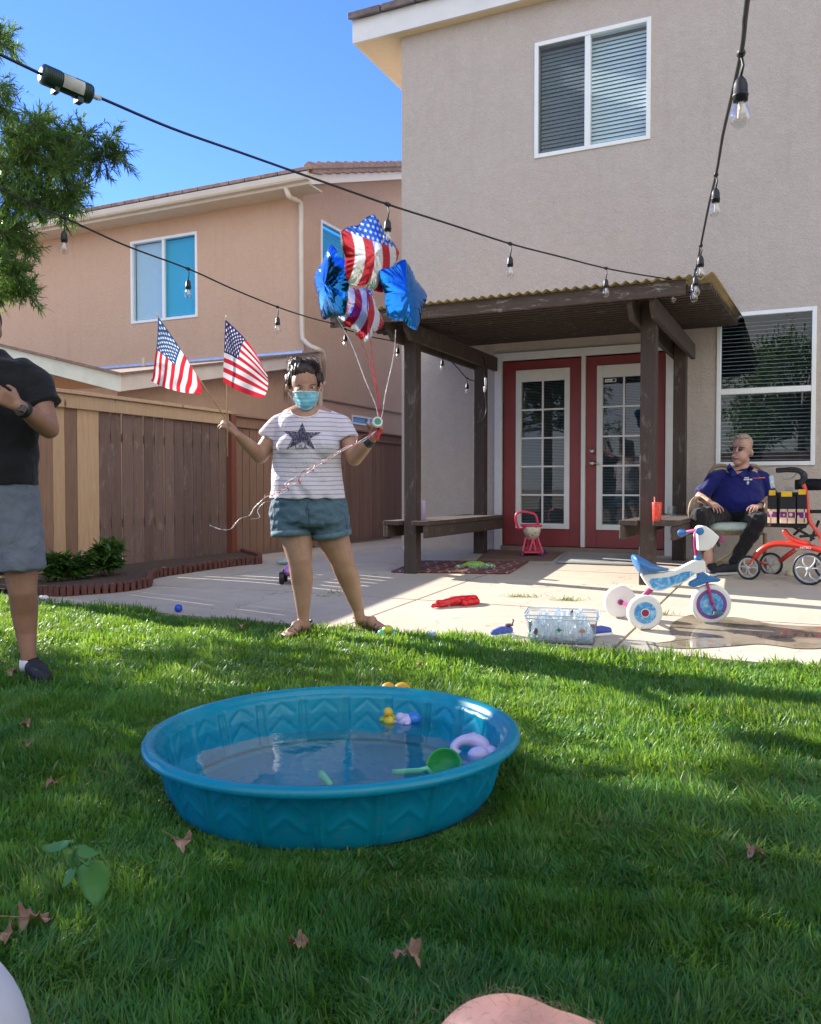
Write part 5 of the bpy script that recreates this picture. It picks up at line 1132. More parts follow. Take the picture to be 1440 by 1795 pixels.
def shoe(par, heel, toe, mat_up, mat_sole, s=1.0, name='shoe', z=0, collar=.085, lace=None):
    d = (toe-heel); L = d.length; d.normalize(); sv = d.cross(Vector((0,0,1))).normalized(); Z = Vector((0,0,1)); b = MB(); hz = heel+Z*z
    b.cap(hz+Z*.045+d*.0, .036*s, hz+Z*.050+d*L*.45, .043*s, 16); b.cap(hz+Z*.045+d*L*.4, .043*s, hz+Z*.034+d*L*.80, .034*s, 16); b.cap(hz+Z*.034+d*L*.75+sv*.008, .034*s, hz+Z*.028+d*L*.93, .026*s, 16); b.lathe([(0,.040*s),(.03,.038*s),(.055,.038*s)], hz+Z*(collar-.05)+d*.03, Z, 16)
    o = blob(name, b, mat_up, par, voxel=.006, sm=5)
    mb = MB(); out = [(-.042,0),(-.032,.03),(.03,.038),(L*.45,.040),(L*.75,.046),(L*.92,.036),(L+.004,.012),(L+.008,0)]; pts = [hz+d*x+sv*y*s for x, y in out]+[hz+d*x-sv*y*s for x, y in out[-2:0:-1]]; mb.prism(pts, Z*.022); obj('sole', mb, mat_sole, o, bevel=.006)
    mb = MB()
    for k in range(4): x = L*(.34+.09*k); hh = .088-.010*k; mb.tube([hz+d*(x+.01*math.sin(i))+sv*.026*s*math.cos(a)+Z*(hh-.006+.008*math.sin(a)) for i, a in enumerate(np.linspace(.2, 2.9, 7))], .003, 5)
    obj('lace', mb, lace or mat_sole, o, smooth=True); return o
h1 = Vector(q1(48,1168,.05)); h1.z = 0; t1 = G(86,1202); t1.z = 0; t1 = h1+(t1-h1).normalized()*.27
blk = simple('black knit', (.010,.011,.014,1), .7, .2, 60, .4); shoe(man, h1, t1, blk, simple('black sole', (.012,.012,.013,1), .7), 1.0, 'sneaker', 0, .085)
h2 = Vector(q1(-78,1168,.12)); h2.z = 0; shoe(man, h2, h2+Vector((-.05,-.27,0)), blk, simple('black sole b', (.012,.012,.013,1), .7), 1.0, 'sneaker', 0, .085)
mb = MB(); mb.lathe([(0,.041),(.02,.042),(.045,.040),(.047,.036)], q1(51,1172,.0)-Vector((0,0,.005)), (0,0,1), 24); obj('sock', mb, simple('white sock', (.6,.62,.68,1), .9), man, smooth=True)
# ---------------------------------------------------------------- the seated man
Y2 = 7.75
def q2(x, y, d=0.): return at(x, y, Y2+d)
gm = thing('person', G(1290, 990), 'older man in blue polo shirt and sunglasses sitting in the tan patio chair', 'person')
b = MB(); sk2 = skinmat('fair ruddy skin', (.42,.23,.175,1), (.50,.30,.235,1))
Xl = Vector((-1,0,0))
b.ell(q2(1301,785,.02), (.084,.100,.112)); b.ell(q2(1297,801,-.015), (.068,.078,.068)); b.ell(q2(1294,810,-.042), (.042,.032,.030)); b.cap(q2(1294,784,-.072), .008, q2(1292,791.5,-.098), .0125, 10); b.ell(q2(1318.5,793.5,.0), (.014,.022,.034), n=14)
b.ell(q2(1287,799,-.035), (.020,.024,.020)); b.ell(q2(1303,798,-.055), (.030,.028,.028)); b.ell(q2(1290,802.5,-.072), (.022,.011,.007))
b.cap(q2(1302,806,.03), .062, q2(1300,828,.03), .062, 16)
b.loft([(q2(c,y,d), ra, rb) for c, y, d, ra, rb in ((1300,818,.03,.08,.07),(1298,826,.03,.16,.10),(1296,845,.02,.20,.13),(1295,870,-.0,.19,.13),(1294,895,.02,.19,.13),(1294,910,.04,.18,.12))][::-1])
LS2, LE2, LW2 = q2(1254,837,.0), q2(1228,872,-.03), q2(1243,880,-.30); RS2, RE2, RW2 = q2(1338,838,.0), q2(1352,874,-.03), q2(1333,888,-.30)
b.cap(LS2, .05, LE2, .048, 14); b.cap(LE2, .046, LW2, .030, 14); b.cap(RS2, .05, RE2, .048, 14); b.cap(RE2, .046, RW2, .030, 14)
hand(b, LW2, q2(1257,888,-.40)-LW2, Vector((.15,.2,-1)), Vector((.9,.4,.1)), curl=(.25,.45,.35), spread=.22, thumb=(.6,.4), s=1.08)
hand(b, RW2, q2(1316,888,-.42)-RW2, Vector((-.1,.2,-1)), Vector((-.6,.9,.1)), curl=(.35,.55,.4), spread=.18, thumb=(.6,.4), s=1.08)
limb(b, [(q2(1241,950,-.38), .045), (q2(1243,985,-.42), .036)])
body2 = blob('body', b, sk2, gm, voxel=.0062, sm=4); bv2 = bvh_of(body2)
b = MB()
b.loft([(q2(c,y,d), ra, rb) for c, y, d, ra, rb in ((1299,819,.03,.080,.075),(1298,826,.03,.145,.105),(1296,840,.02,.205,.145),(1295,858,-.01,.225,.18),(1294,878,-.04,.235,.215),(1294,892,-.03,.238,.21),(1294,899,-.02,.225,.19))][::-1], n=36)
b.cap(q2(1266,832,.02), .056, LS2, .062, 18); b.cap(q2(1330,834,.02), .056, RS2, .062, 18); tube_open(b, LS2, .064, q2(1230,868,-.03), .076); tube_open(b, RS2, .064, q2(1351,870,-.03), .076)
polo = blob('polo_shirt', b, cloth('royal blue knit', (.004,.008,.115,1), .7, .12), gm, voxel=.0085, sm=5, disp=folds(.010, 9, 2, (1,1,1.5))); bvp = bvh_of(polo)
def px2(x, y): return q2(x, y, -.5)
colm = simple('polo collar blue', (.008,.014,.15,1), .75)
for poly in ([(1279,812),(1294,832),(1284,836),(1274,822)], [(1317,815),(1295,832),(1304,838),(1322,822)]):
    pp, ff = poly_grid(poly, 8); decal('collar', [px2(*p) for p in pp], ff, bvp, colm, polo, off=.009).modifiers.new('s','SOLIDIFY').thickness = .004
pp, ff = poly_grid([(1286,826),(1303,826),(1294.5,831)], 6); decal('skin_at_collar', [px2(*p) for p in pp], ff, bvp, sk2, body2, off=.004)
wp_ = simple('white embroidery', (.75,.75,.78,1), .7)
ps = []; fs_ = []
def bar(x0, y0, x1, y1):
    o_ = len(ps); ps.extend([px2(x0,y0), px2(x1,y0), px2(x1,y1), px2(x0,y1)]); fs_.append((o_,o_+1,o_+2,o_+3))
for x0, x1 in ((1306,1308),(1308.6,1310.4),(1311,1313.4)): bar(x0, 836.4, x1, 838.3)
for x0 in (1304.6,1307.2,1309.8,1312.4,1315,1317.4): bar(x0, 839.2, x0+1.9, 841.8)
bar(1310,844,1311,849); bar(1310,848,1313,849); bar(1311.5,842.8,1312.4,847.5); bar(1312.2,844.5,1314,846.8)
decal('chest_logo', ps, fs_, bvp, wp_, polo, off=.004)
ps = []; fs_ = []; bar(1320,837.6,1331,838.6); bar(1331,836.4,1342,838.2); decal('chest_stripe', ps, fs_, bvp, simple('orange piping', (.6,.12,.04,1), .7), polo, off=.005)
b = MB()
hipL, hipR = q2(1272,904,-.02), q2(1314,904,-.02); knL, knR = q2(1226,905,-.42), q2(1331,912,-.42); anL, anR = q2(1240,965,-.38), q2(1289,984,-.45)
b.cap(hipL, .105, knL, .075, 20); b.cap(hipR, .105, knR, .078, 20); b.cap(hipL, .10, hipR, .10, 20); b.cap(knL, .075, anL, .052, 20); b.cap(knR, .076, anR, .050, 20); b.ell(q2(1294,898,.0), (.21,.22,.085))
blob('trousers', b, cloth('black trouser cloth', (.011,.010,.013,1), .8, .2), gm, voxel=.008, sm=4, disp=folds(.012, 13, 4))
navy = simple('dark navy mesh', (.006,.010,.018,1), .7, .2, 60, .4); grs = simple('pale grey sole', (.45,.45,.44,1), .7)
hR = Vector(q2(1293,1000,-.45)); tR = G(1255,1009); hR.z = tR.z = zg(*uw(hR)); tR = hR+(tR-hR).normalized()*.30; sR = shoe(gm, hR, tR, navy, grs, 1.1, 'sneaker', 0, .085, navy)
hL = Vector(q2(1248,985,-.36)); hL.z = zg(*uw(hL)); shoe(gm, hL, hL+Vector((-.10,-.28,0)), navy, grs, 1.1, 'sneaker', 0, .085, navy)
wl2 = simple('white shoe mark', (.7,.7,.72,1), .6)
mb = MB(); mb.lathe([(0,.046),(.06,.044),(.09,.045),(.092,.04)], anL-Vector((0,0,.16)), (0,0,1), 20); obj('sock', mb, simple('grey white sock', (.5,.5,.5,1), .9), gm, smooth=True)
b = MB(); b.ell(q2(1303,776,.045), (.086,.092,.084)); b.ell(q2(1314.5,781,.04), (.022,.055,.045)); b.ell(q2(1302,767,.012), (.065,.075,.030)); blob('hair', b, M['hair_grey'], gm, voxel=.007, sm=4, disp=folds(.004, 40, 1))
def f2(x, y, off=.006): p = q2(x, y, -.5); dd = (p-Vector((0,0,CZ))).normalized(); h = bv2.ray_cast(p, dd); return (h[0] if h[0] is not None else q2(x,y,-.08))-dd*off
lens = simple('dark red lens', (.035,.010,.010,1), .08, .1); gl = None
for x0 in (1284.0, 1297.5):
    c = f2(x0+.5, 787, .012); mb = MB(); mb.ell(c, (.025,.006,.0165), n=18, k=8); o = obj('sunglasses_lens', mb, lens, gm, smooth=True)
mb = MB(); mb.tube([f2(1279,785,.012), f2(1284,783.6,.014), f2(1291,784.2,.014), f2(1297,783.6,.014), f2(1305,784.6,.012), q2(1313,787,-.03), q2(1317,788.5,.02)], .003, 6); obj('sunglasses_frame', mb, simple('dark metal frame', (.03,.025,.025,1), .3, metal=.8), gm, smooth=True)
mb = MB(); mb.tube([f2(x, 803.2+.06*(x-1291)**2*.3, .0016) for x in np.linspace(1286, 1296, 8)], [.0008,.0016,.002,.002,.002,.0018,.0014,.0008], 6); obj('mouth', mb, simple('lip line', (.20,.07,.06,1), .5), gm, smooth=True)
mb = MB(); mb.tube([f2(x, 781.5, .003) for x in np.linspace(1281, 1290, 6)], .0018, 5); mb.tube([f2(x, 781.3, .003) for x in np.linspace(1295, 1305, 6)], .0018, 5); obj('eyebrow', mb, M['hair_grey'], gm, smooth=True)
mb = MB(); mb.lathe([(0,.034),(.002,.036),(.028,.036),(.03,.034)], RW2-(RW2-RE2).normalized()*.04, (RW2-RE2), 20); obj('watch', mb, M['black'], gm, smooth=True)
# ---------------------------------------------------------------- the viewer's own knee
b = MB(); Yk = .50; kn = at(885, 1795, Yk)+Vector((0,.01,-.0))
kc = at(892, 1925, .50); b.cap(kc, .056, kc+Vector((.10,-.34,-.13)), .082, 24); b.cap(kc+Vector((.0,.0,.0)), .054, kc+Vector((.05,-.04,-.30)), .050, 24); b.ell(kc+Vector((.028,-.01,.0)), (.055,.055,.05)); b.cap(kc+Vector((.05,-.04,-.30)), .046, kc+Vector((.06,-.03,-.46)), .038, 20)
viewer = thing('person', Vector((kc.x+.06, kc.y-.03, 0)), 'bare bent knee of a seated person at the bottom edge of the lawn', 'person')
hv = Vector((kc.x+.06, kc.y-.06, 0)); foot(b, hv, hv+Vector((-.04,.23,0)), .012); b.cap(kc+Vector((.06,-.03,-.46)), .037, hv+Vector((0,0,.05)), .034, 14)
sk3 = skinmat('pink fair skin', (.44,.225,.165,1), (.52,.285,.22,1)); vb = blob('leg', b, sk3, viewer, voxel=.006, sm=8)
mb = MB(); mb.cap(kc+Vector((.075,-.26,-.10)), .092, kc+Vector((.13,-.48,-.16)), .11, 20); obj('shorts', mb, cloth('viewer shorts', (.08,.09,.11,1)), viewer, smooth=True)
mb = MB(); pl_ = [p for p in vb.data.polygons if (p.center+Vector(viewer.location)).z > kc.z-.02]; random.shuffle(pl_)
for p in pl_[:900]:
    c = p.center+Vector(viewer.location); n_ = p.normal; t_ = (Vector((random.uniform(-1,1), random.uniform(-1,1), -.6))); t_ = (t_-n_*t_.dot(n_)).normalized(); L_ = random.uniform(.005,.012); mb.tube([c, c+n_*L_*.35+t_*L_*.5, c+n_*L_*.4+t_*L_], .00009, 3)
obj('leg_hair', mb, simple('fine leg hair', (.16,.10,.06,1), .6), vb, fix=False)
# white cushion in the near left corner
mb = MB(); c = at(-165, 1925, .62); mb.ell(c, (.085,.10,.11), n=40, k=24)
cu = obj('cushion', mb, simple('white fabric', (.68,.66,.63,1), .85, .05, 8), smooth=True, origin=c-Vector((0,0,.1))); tag(cu, 'round white cushion, out of focus in the lower left corner', 'cushion')
# ================================================================== string lights
def bulb_proto():
    r = bpy.data.objects.new('bulb', None); return r
def make_bulb(parent, hook, lead=.07, tilt=0., tn=None):
    """socket is the part; glass and filament its sub-parts"""
    h = Vector(hook); mb = MB(); T = Vector((tilt, 0, 0))
    tn = tn or Vector((1,0,0)); mb.tube([h-tn*.022, h-tn*.012, h, h+tn*.012, h+tn*.022], [.006,.0085,.011,.0085,.006], 8); mb.tube([h, h+Vector((.006,0,-lead*.5))+T*.3, h+Vector((0,0,-lead))+T], .0032, 6)
    b = h+Vector((0,0,-lead))+T; mb.lathe([(0,.006),(-.008,.012),(-.018,.0155),(-.040,.0165),(-.041,.018),(-.045,.018),(-.046,.0165),(-.056,.0165),(-.057,.010)], b, (0,0,1), 16)
    o = obj('bulb_socket', mb, M['black'], parent, smooth=False, bevel=0)
    for p in o.data.polygons: p.use_smooth = True
    g = MB(); g.lathe([(-.055,.0125),(-.064,.014),(-.078,.0205),(-.092,.0235),(-.104,.0215),(-.114,.014),(-.119,.006),(-.120,0)], b, (0,0,1), 18); obj('glass', g, M['bulb'], o, smooth=True)
    f = MB(); f.tube([b+Vector((-.004,0,-.058)), b+Vector((-.005,0,-.095)), b+Vector((0,0,-.1)), b+Vector((.005,0,-.095)), b+Vector((.004,0,-.058))], .0012, 5); f.tube([b+Vector((0,0,-.056)), b+Vector((0,0,-.075))], .003, 6); obj('filament', f, M['fil'], o)
def strand(name, label, pts, bulbs, r=.0055):
    P = spline([at(*p) for p in pts], 10); root = thing(name, P[0], label, 'string lights', 'strings of clear bulbs above the patio')
    mb = MB(); mb.tube(P, r, 6); obj('cable', mb, M['black'], root, smooth=True)
    for b in bulbs:
        hp = at(*b[:3]); i_ = min(range(1, len(P)-1), key=lambda k: (P[k]-hp).length); tn = (P[i_+1]-P[i_-1]).normalized(); hp = P[i_]
        make_bulb(root, hp, b[3] if len(b) > 3 else .07, b[4] if len(b) > 4 else 0, tn)
    return root
Y_ = lambda x: 1/(.367-.000177*x)
A_ = [(-120,38),(0,95),(115,149),(175,171),(300,224),(430,270),(560,316),(680,358),(790,393),(895,427),(980,449),(1063,470),(1140,484),(1197,492)]
sa = strand('string_lights', 'long light string running from the top left corner to the patio cover', [(x, y, Y_(x)) for x, y in A_], [(680,358,Y_(680)), (895,427,Y_(895)), (1063,469,Y_(1063)), (1183,489,6.3,.05)])
sb = strand('string_lights', 'lower light string from the tree to the left end of the patio cover', [(-140,272,3.3),(-60,308,3.7),(0,332,3.95),(112,381,4.45),(220,430,4.9),(330,471,5.4),(410,507,5.7),(487,538,6.05),(545,557,6.9),(590,569,7.6),(606,577,7.75),(650,590,7.9),(698,600,8.1),(740,616,8.3),(776,622,8.45),(800,642,8.6),(818,662,8.75),(832,668,8.9)], [(112,381,4.45),(330,471,5.4),(487,537,6.05),(606,577,7.75,.05),(698,600,8.1,.05),(776,620,8.45,.05),(818,672,8.75,.05)])
sc = strand('string_lights', 'light string hanging down from the top right corner to the patio cover', [(1322,-90,1.35),(1308,20,1.68),(1301,85,1.98),(1284,165,2.4),(1268,235,2.9),(1257,300,3.45),(1243,360,3.85),(1230,425,4.25),(1222,465,4.8),(1215,490,5.4),(1208,503,6.2)], [(1302,70,2.0,.055),(1257,297,3.5,.055),(1231,410,4.3,.05),(1217,478,4.9,.04),(1209,500,5.2,.04)])
# green cord connector cover on the long string
c0, c1 = at(72,128,Y_(72)), at(160,166,Y_(160)); d = (c1-c0).normalized(); mb = MB()
cc = thing('cord_connector_cover', c0.lerp(c1,.5), 'dark green cylindrical cord connector cover hanging on the long light string', 'connector cover')
L_ = (c1-c0).length; mb.lathe([(0,.018),(.004,.031),(L_-.004,.031),(L_,.018)], c0, d, 28)
for k in range(9): mb.lathe([(0,.031),(.002,.033),(.005,.033),(.007,.031)], c0+d*(.006+k*.006), d, 28); mb.lathe([(0,.031),(.002,.033),(.005,.033),(.007,.031)], c1-d*(.062-k*.006), d, 28)
obj('housing', mb, simple('dark green plastic', (.008,.035,.024,1), .35), cc, smooth=True)
mb = MB(); mb.beam(c0+d*.04+Vector((0,0,-.036)), c0+d*.055+Vector((0,0,-.036)), .03, .02); mb.beam(c1-d*.055+Vector((0,0,-.036)), c1-d*.035+Vector((0,0,-.036)), .03, .02); obj('clip', mb, simple('green clip', (.008,.035,.024,1), .35), cc)
nrm = Vector((0,-1,0)); nrm = (nrm-d*nrm.dot(d)).normalized(); mb = MB(); m0 = c0+d*L_*.36; up_ = d.cross(nrm).normalized()
A = [[m0+d*L_*.42*i/6+(nrm*math.cos(a)+up_*math.sin(a))*.0345 for i in range(7)] for a in np.linspace(-.6,.75,9)]
mb.grid(A); obj('paper_label', mb, simple('worn paper label', (.50,.49,.44,1), .7, .25, 60, dirt=((.12,.12,.1,1),.8)), cc, smooth=True)
mb = MB(); mb.lathe([(0,.008),(.02,.010),(.035,.006)], c1, d, 10); mb.beam(c1+d*.008+Vector((0,0,-.005)), c1+d*.04+Vector((0,0,.012)), .004, .01); obj('wire_tie', mb, simple('clear plastic tie', (.55,.6,.65,1), .2), cc)
# plug end hanging beside the rear left post
P = spline([at(838,636,9.0), at(850,655,9.0), at(851,690,9.0), at(853,720,9.0), at(846,737,8.9), at(838,740,8.9)], 8); mb = MB(); mb.tube(P, .006, 6); mb.tube([at(848,625,8.95), at(850,640,8.95), at(851,668,8.95)], .006, 6)
pc = obj('power_cord', mb, M['black'], smooth=True, origin=P[0]); tag(pc, 'black power cord hanging on the rear left post of the patio cover', 'cord')
mb = MB(); mb.cap(at(852,664,8.94), .014, at(852,674,8.94), .012); mb.cap(at(851,679,8.94), .016, at(850,686,8.94), .010); obj('plug', mb, M['vinyl'], pc, smooth=True)
# ================================================================== balloons
def star_r(th, R, r):
    a = (th % (2*math.pi/5))/(2*math.pi/5); a = abs(a-.5)*2                 # 1 at a point, 0 in a valley
    return r+(R-r)*(a**1.25*(1-.10*a*a))
def foil_star(name, label, px, py, Y, R, yaw, pitch, roll, colfn, mat, T=.17, inner=.66):
    c = at(px, py, Y); Rm = (Matrix.Rotation(yaw, 3, 'Z') @ Matrix.Rotation(pitch, 3, 'X') @ Matrix.Rotation(roll, 3, 'Y')); vs = []; fs = []; cols = []; nr, nt_ = 60, 360
    seed = px*.01
    for side in (1, -1):
        o_ = len(vs)
        for i in range(nr+1):
            s = i/nr
            for k in range(nt_):
                th = 2*math.pi*k/nt_+math.pi/2; rr_ = star_r(th-math.pi/2, R, R*inner)*s
                a = ((th-math.pi/2) % (2*math.pi/5))/(2*math.pi/5); pt = abs(a-.5)*2
                h = T*R*5*(max(0, 1-s**2.3)**.62)*(.50-.10*s*pt)*.42*2
                h *= 1-.16*s*pt
                wr = .011*R*math.sin(th*31+3*math.sin(th*5+seed))*(s**9)*(1-s**8)*2.4+.03*R*noise.noise(Vector((rr_*math.cos(th)*9+seed, rr_*math.sin(th)*9, side)))*s
                wr -= .035*R*(1-pt)**3*s**2*(1-s)*3
                x, z = rr_*math.cos(th), rr_*math.sin(th); y = side*(h*.5+ (wr if s < 1 else 0))
                vs.append(c+Rm@Vector((x, y, z))); cols.append(colfn(x/R, z/R, side))
        for i in range(nr):
            for k in range(nt_): fs.append((o_+i*nt_+k, o_+i*nt_+(k+1) % nt_, o_+(i+1)*nt_+(k+1) % nt_, o_+(i+1)*nt_+k))
    mb = MB(); mb.add(vs, fs); o = obj(name, mb, mat, smooth=True, origin=c); setcol(o, cols); tag(o, label, 'balloon', 'foil star balloons held in a bunch')
    return o, c+Rm@Vector((0, 0, -R*.62)), Rm
def foilmat(name, met, rough):
    m = NT(name); a = m.n('ShaderNodeAttribute', attribute_name='Col'); m.col(a.outputs[0]); m.set(Metallic=met, Roughness=rough, Coat_Weight=.5, Coat_Roughness=.04); m.bump(m.noise(m.coord(), 17, 2, .5, 1.), .14, .01); return m.mat
fb, ff_ = foilmat('blue foil', 1.0, .05), foilmat('printed foil', .65, .09)
def blue_c(x, z, s): return (.0, .20, .70, 1)
def in_star(x, y, cx, cy, r):
    dx, dy = x-cx, y-cy; d = math.hypot(dx, dy)
    if d > r: return False
    return d < star_r(math.atan2(dx, dy)+0.0, r, r*.42)
def flag_c(split, ph=0):
    def f(x, z, s):
        if z > split+.12*x*x:
            gx, gz = x*7.0, z*7.0; row = math.floor(gz); cx = (math.floor(gx+.5*(row % 2))+.5-.5*(row % 2))
            return (.75,.78,.85,1) if in_star(gx, gz, cx, row+.5, .36) else (.0,.10,.50,1)
        k = math.floor((x+.32*z*z*(1 if x > -2 else 0)+.22*z+ph)*3.6+100); return (.55,.015,.03,1) if k % 2 else (.72,.74,.76,1)
    return f
bl = []
o1, t1_, _ = foil_star('star_balloon', 'blue foil star balloon leftmost of the bunch, turned edge on', 583, 499, 4.80, .225, R(-56), R(4), R(4), blue_c, fb, .22, .74)
o2, t2_, _ = foil_star('star_balloon', 'blue foil star balloon rightmost of the bunch', 708, 516, 4.74, .215, R(50), R(-6), R(10), blue_c, fb, .20, .72)
o3, t3_, _ = foil_star('star_balloon', 'flag printed foil star balloon on top of the bunch, starry blue tip', 648, 447, 4.60, .222, R(42), R(5), R(4), flag_c(.30), ff_, .19, .74)
o4, t4_, _ = foil_star('star_balloon', 'red and white striped foil star balloon lowest in the middle of the bunch', 632, 547, 4.88, .185, R(44), R(-12), R(34), flag_c(.74, .1), ff_, .18, .74)
RH = at(664, 752, 4.80)
wr_, rr2_ = simple('white ribbon', (.75,.73,.75,1), .35), simple('red ribbon', (.62,.03,.05,1), .35)
def ribbon(par, P, mat, w=.006):
    mb = MB(); A = []
    for i, p in enumerate(P):
        d = (P[min(i+1,len(P)-1)]-P[max(i-1,0)]).normalized(); a = math.sin(i*.9)*1.2; s = (Vector((math.cos(a), math.sin(a), .1))-d*d.dot(Vector((math.cos(a), math.sin(a), .1)))).normalized()*w/2; A.append([p-s, p+s])
    mb.grid(A); obj('ribbon', mb, mat, par, smooth=True, fix=False, solid=.0012)
ribbon(o1, spline([t1_, at(617,605,4.82), at(640,665,4.8), at(660,715,4.8), RH], 14), wr_)
ribbon(o2, spline([at(694,578,4.72), at(690,625,4.75), at(676,690,4.78), at(671,722,4.8), RH], 14), wr_)
ribbon(o3, spline([t3_, at(646,560,4.75), at(655,640,4.78), at(667,715,4.8), RH], 14), rr2_)
ribbon(o4, spline([t4_, at(650,640,4.8), at(662,700,4.8), RH], 14), rr2_)
tail = [(664,752,4.78),(640,768,4.68),(606,787,4.60),(575,806,4.57),(548,822,4.55),(520,845,4.53),(498,858,4.52),(482,866,4.52),(466,872,4.54),(446,890,4.56),(438,903,4.56),(420,910,4.56),(405,927,4.56),(388,928,4.56),(368,921,4.56)]
ribbon(o1, spline([at(*p) for p in tail], 8), wr_, .007)
tail2 = [(664,752,4.78),(638,773,4.68),(610,782,4.60),(580,800,4.57),(552,815,4.55),(515,838,4.53),(500,848,4.52),(505,858,4.52),(489,868,4.52),(478,878,4.52),(465,880,4.54),(452,894,4.55),(455,907,4.55),(440,910,4.55)]
ribbon(o2, spline([at(*p) for p in tail2], 8), wr_, .005)
P = [at(x, y, z) for x, y, z in tail[:9]]; P = spline(P, 18); cur = [p+Vector((math.cos(i*.42)*.012*(1+.6*math.sin(i*.09)), -.006, math.sin(i*.42)*.014*(1+.6*math.sin(i*.09)))) for i, p in enumerate(P)]
ribbon(o3, cur, rr2_, .005)
mb = MB()
for k in range(5): a = k*1.2; mb.tube(spline([RH+Vector((0,-.03,0)), RH+Vector((.025*math.cos(a), -.04, .03*math.sin(a)-.01)), RH+Vector((.01*math.cos(a), -.035, -.035-.01*k))], 5), .004, 5)
obj('ribbon_knot', mb, rr2_, o4, smooth=True)
c = at(662,740,4.72); sp = thing('ribbon_spool', c-Vector((0,0,.02)), 'small white spool with green label held in the raised hand with the ribbons', 'spool')
mb = MB(); mb.lathe([(-.016,0),(-.016,.028),(-.012,.029),(-.010,.022),(.010,.022),(.012,.029),(.016,.028),(.016,0)], c, Vector((.15,-1,.2)), 26); obj('reel', mb, simple('white spool', (.6,.6,.58,1), .3), sp, smooth=False)
mb = MB(); mb.lathe([(.0162,0),(.0162,.019),(.0175,.018),(.0175,0)], c, Vector((.15,-1,.2)), 24); obj('reel_label', mb, simple('green label', (.05,.25,.18,1), .5), sp)
# ================================================================== hand flags
def flag_color(s, t):                            # s along the fly 0..1, t across 0..1
    k = int(t*13)
    if s < .40 and t < 7/13:
        u_, v_ = s/.40, t/(7/13)
        for r in range(9):
            cy = (r+1)/10
            if abs(v_-cy) > .06: continue
            n_ = 6 if r % 2 == 0 else 5
            for c_ in range(n_):
                cx = (1+2*c_+(r % 2))/12
                if in_star(u_*1.41, -v_, cx*1.41, -cy, .062): return (.80,.80,.82,1)
        return (.012,.035,.17,1)
    return (.60,.02,.04,1) if k % 2 == 0 else (.78,.76,.77,1)
flagm = attr_mat('flag cloth', .7, trans=.4)
def flag(label, G3, stick, Yf, wave, canton=None):
    ss, tt = [0, .40, 1], [0, 7/13, 1]; Nn, Mm = 230, 150
    def lag(x, X, V):
        r = Vector((0,0,0))
        for i in range(3):
            w = 1
            for j in range(3):
                if j != i: w *= (x-X[j])/(X[i]-X[j])
            r += V[i]*w
        return r
    CP = [[at(*p) for p in row] for row in G3]
    vs, cols, fs = [], [], []
    for i in range(Nn+1):
        s = i/Nn; row = [lag(s, ss, [CP[a][b] for a in range(3)]) for b in range(3)]
        for j in range(Mm+1):
            t = j/Mm; p = lag(t, tt, row); p = p+Vector((0,1,0))*wave*s*math.sin(s*9+t*5)+Vector((0,1,0))*wave*.35*s*math.sin(t*21+s*4)
            vs.append(p); c = flag_color(min(s,.9999), min(t,.9999)); cols.append(c if not canton or c[2] < .1 or c[0] > .3 else canton)
    for i in range(Nn):
        for j in range(Mm): a = i*(Mm+1)+j; fs.append((a, a+Mm+1, a+Mm+2, a+1))
    S0, S1 = at(*stick[0]), at(*stick[1]); root = thing('hand_flag', S1, label, 'flag', 'small hand held stick flags')
    mb = MB(); mb.add(vs, fs); o = obj('flag_cloth', mb, flagm, root, smooth=True, fix=False); setcol(o, cols)
    mb = MB(); mb.tube([S0, S1], .0038, 8); obj('stick', mb, simple('wooden stick', (.45,.30,.16,1), .6), root, smooth=True)
    mb = MB(); mb.cap(S0, .0065, S0+(S0-S1).normalized()*.012, .0045, 10, 3); obj('finial', mb, simple('pale wooden tip', (.62,.55,.42,1), .5), root, smooth=True)
flag('stick flag held slanting to the left, leftmost of the two flags', [[(277,555,4.74),(317,612,4.75),(349,664,4.76)], [(274,612,4.71),(308,641,4.70),(354,684,4.71)], [(264,667,4.68),(304,684,4.66),(345,690,4.70)]], [(276,553,4.75),(405,748,4.78)], 4.75, .014, (.01,.075,.22,1))
flag('stick flag held upright above the hand, right of the slanting flag', [[(395,560,4.72),(393,618,4.72),(391,669,4.72)], [(431,595,4.70),(419,631,4.69),(421,686,4.70)], [(464,650,4.64),(471,672,4.66),(462,697,4.66)]], [(397,557,4.725),(399,800,4.76)], 4.72, .016, (.022,.022,.13,1))
# ================================================================== tricycle
wf, wr1, wr2 = G(1246,1093), G(1130,1104), G(1087,1083); ax0 = (wr1+wr2)/2; fw_ = (wf-ax0); fw_.z = 0; fw_.normalize(); sdv = fw_.cross(Vector((0,0,1))).normalized()
if (wr1-wr2).dot(sdv) < 0: sdv = -sdv
P0 = wf.copy()
def tp(px, py, off=0):                           # pixel -> trike mid plane (or plane shifted by off toward the camera side)
    d = ray(px, py); o = P0+sdv*off; t = (o-Vector((0,0,CZ))).dot(sdv)/d.dot(sdv); return Vector((0,0,CZ))+d*t
def z5(x, y): return (1050+x/5.76, 880+y/5.76)
print('trike', wf, ax0, fw_, sdv, 'axle len', (wr1-wr2).length)
tk = thing('tricycle', ax0, "child's white and blue tricycle with magenta fork standing on the patio", 'tricycle')
mag = simple('magenta metal', (.34,.03,.15,1), .35); tw = simple('white trike plastic', (.74,.73,.70,1), .45, .05, 10, dirt=((.5,.46,.38,1),.3)); tb = simple('blue trike plastic', (.035,.16,.38,1), .35); pur = simple('purple plastic', (.17,.07,.28,1), .4)
m = NT('blue frost print'); v = m.coord(); m.col(m.ramp(m.noise(v, 22, 6, .7, 1.5), [(.30, (.02,.11,.34,1)), (.5, (.10,.36,.66,1)), (.72, (.55,.72,.82,1))])); m.set(Roughness=.35); frost = m.mat
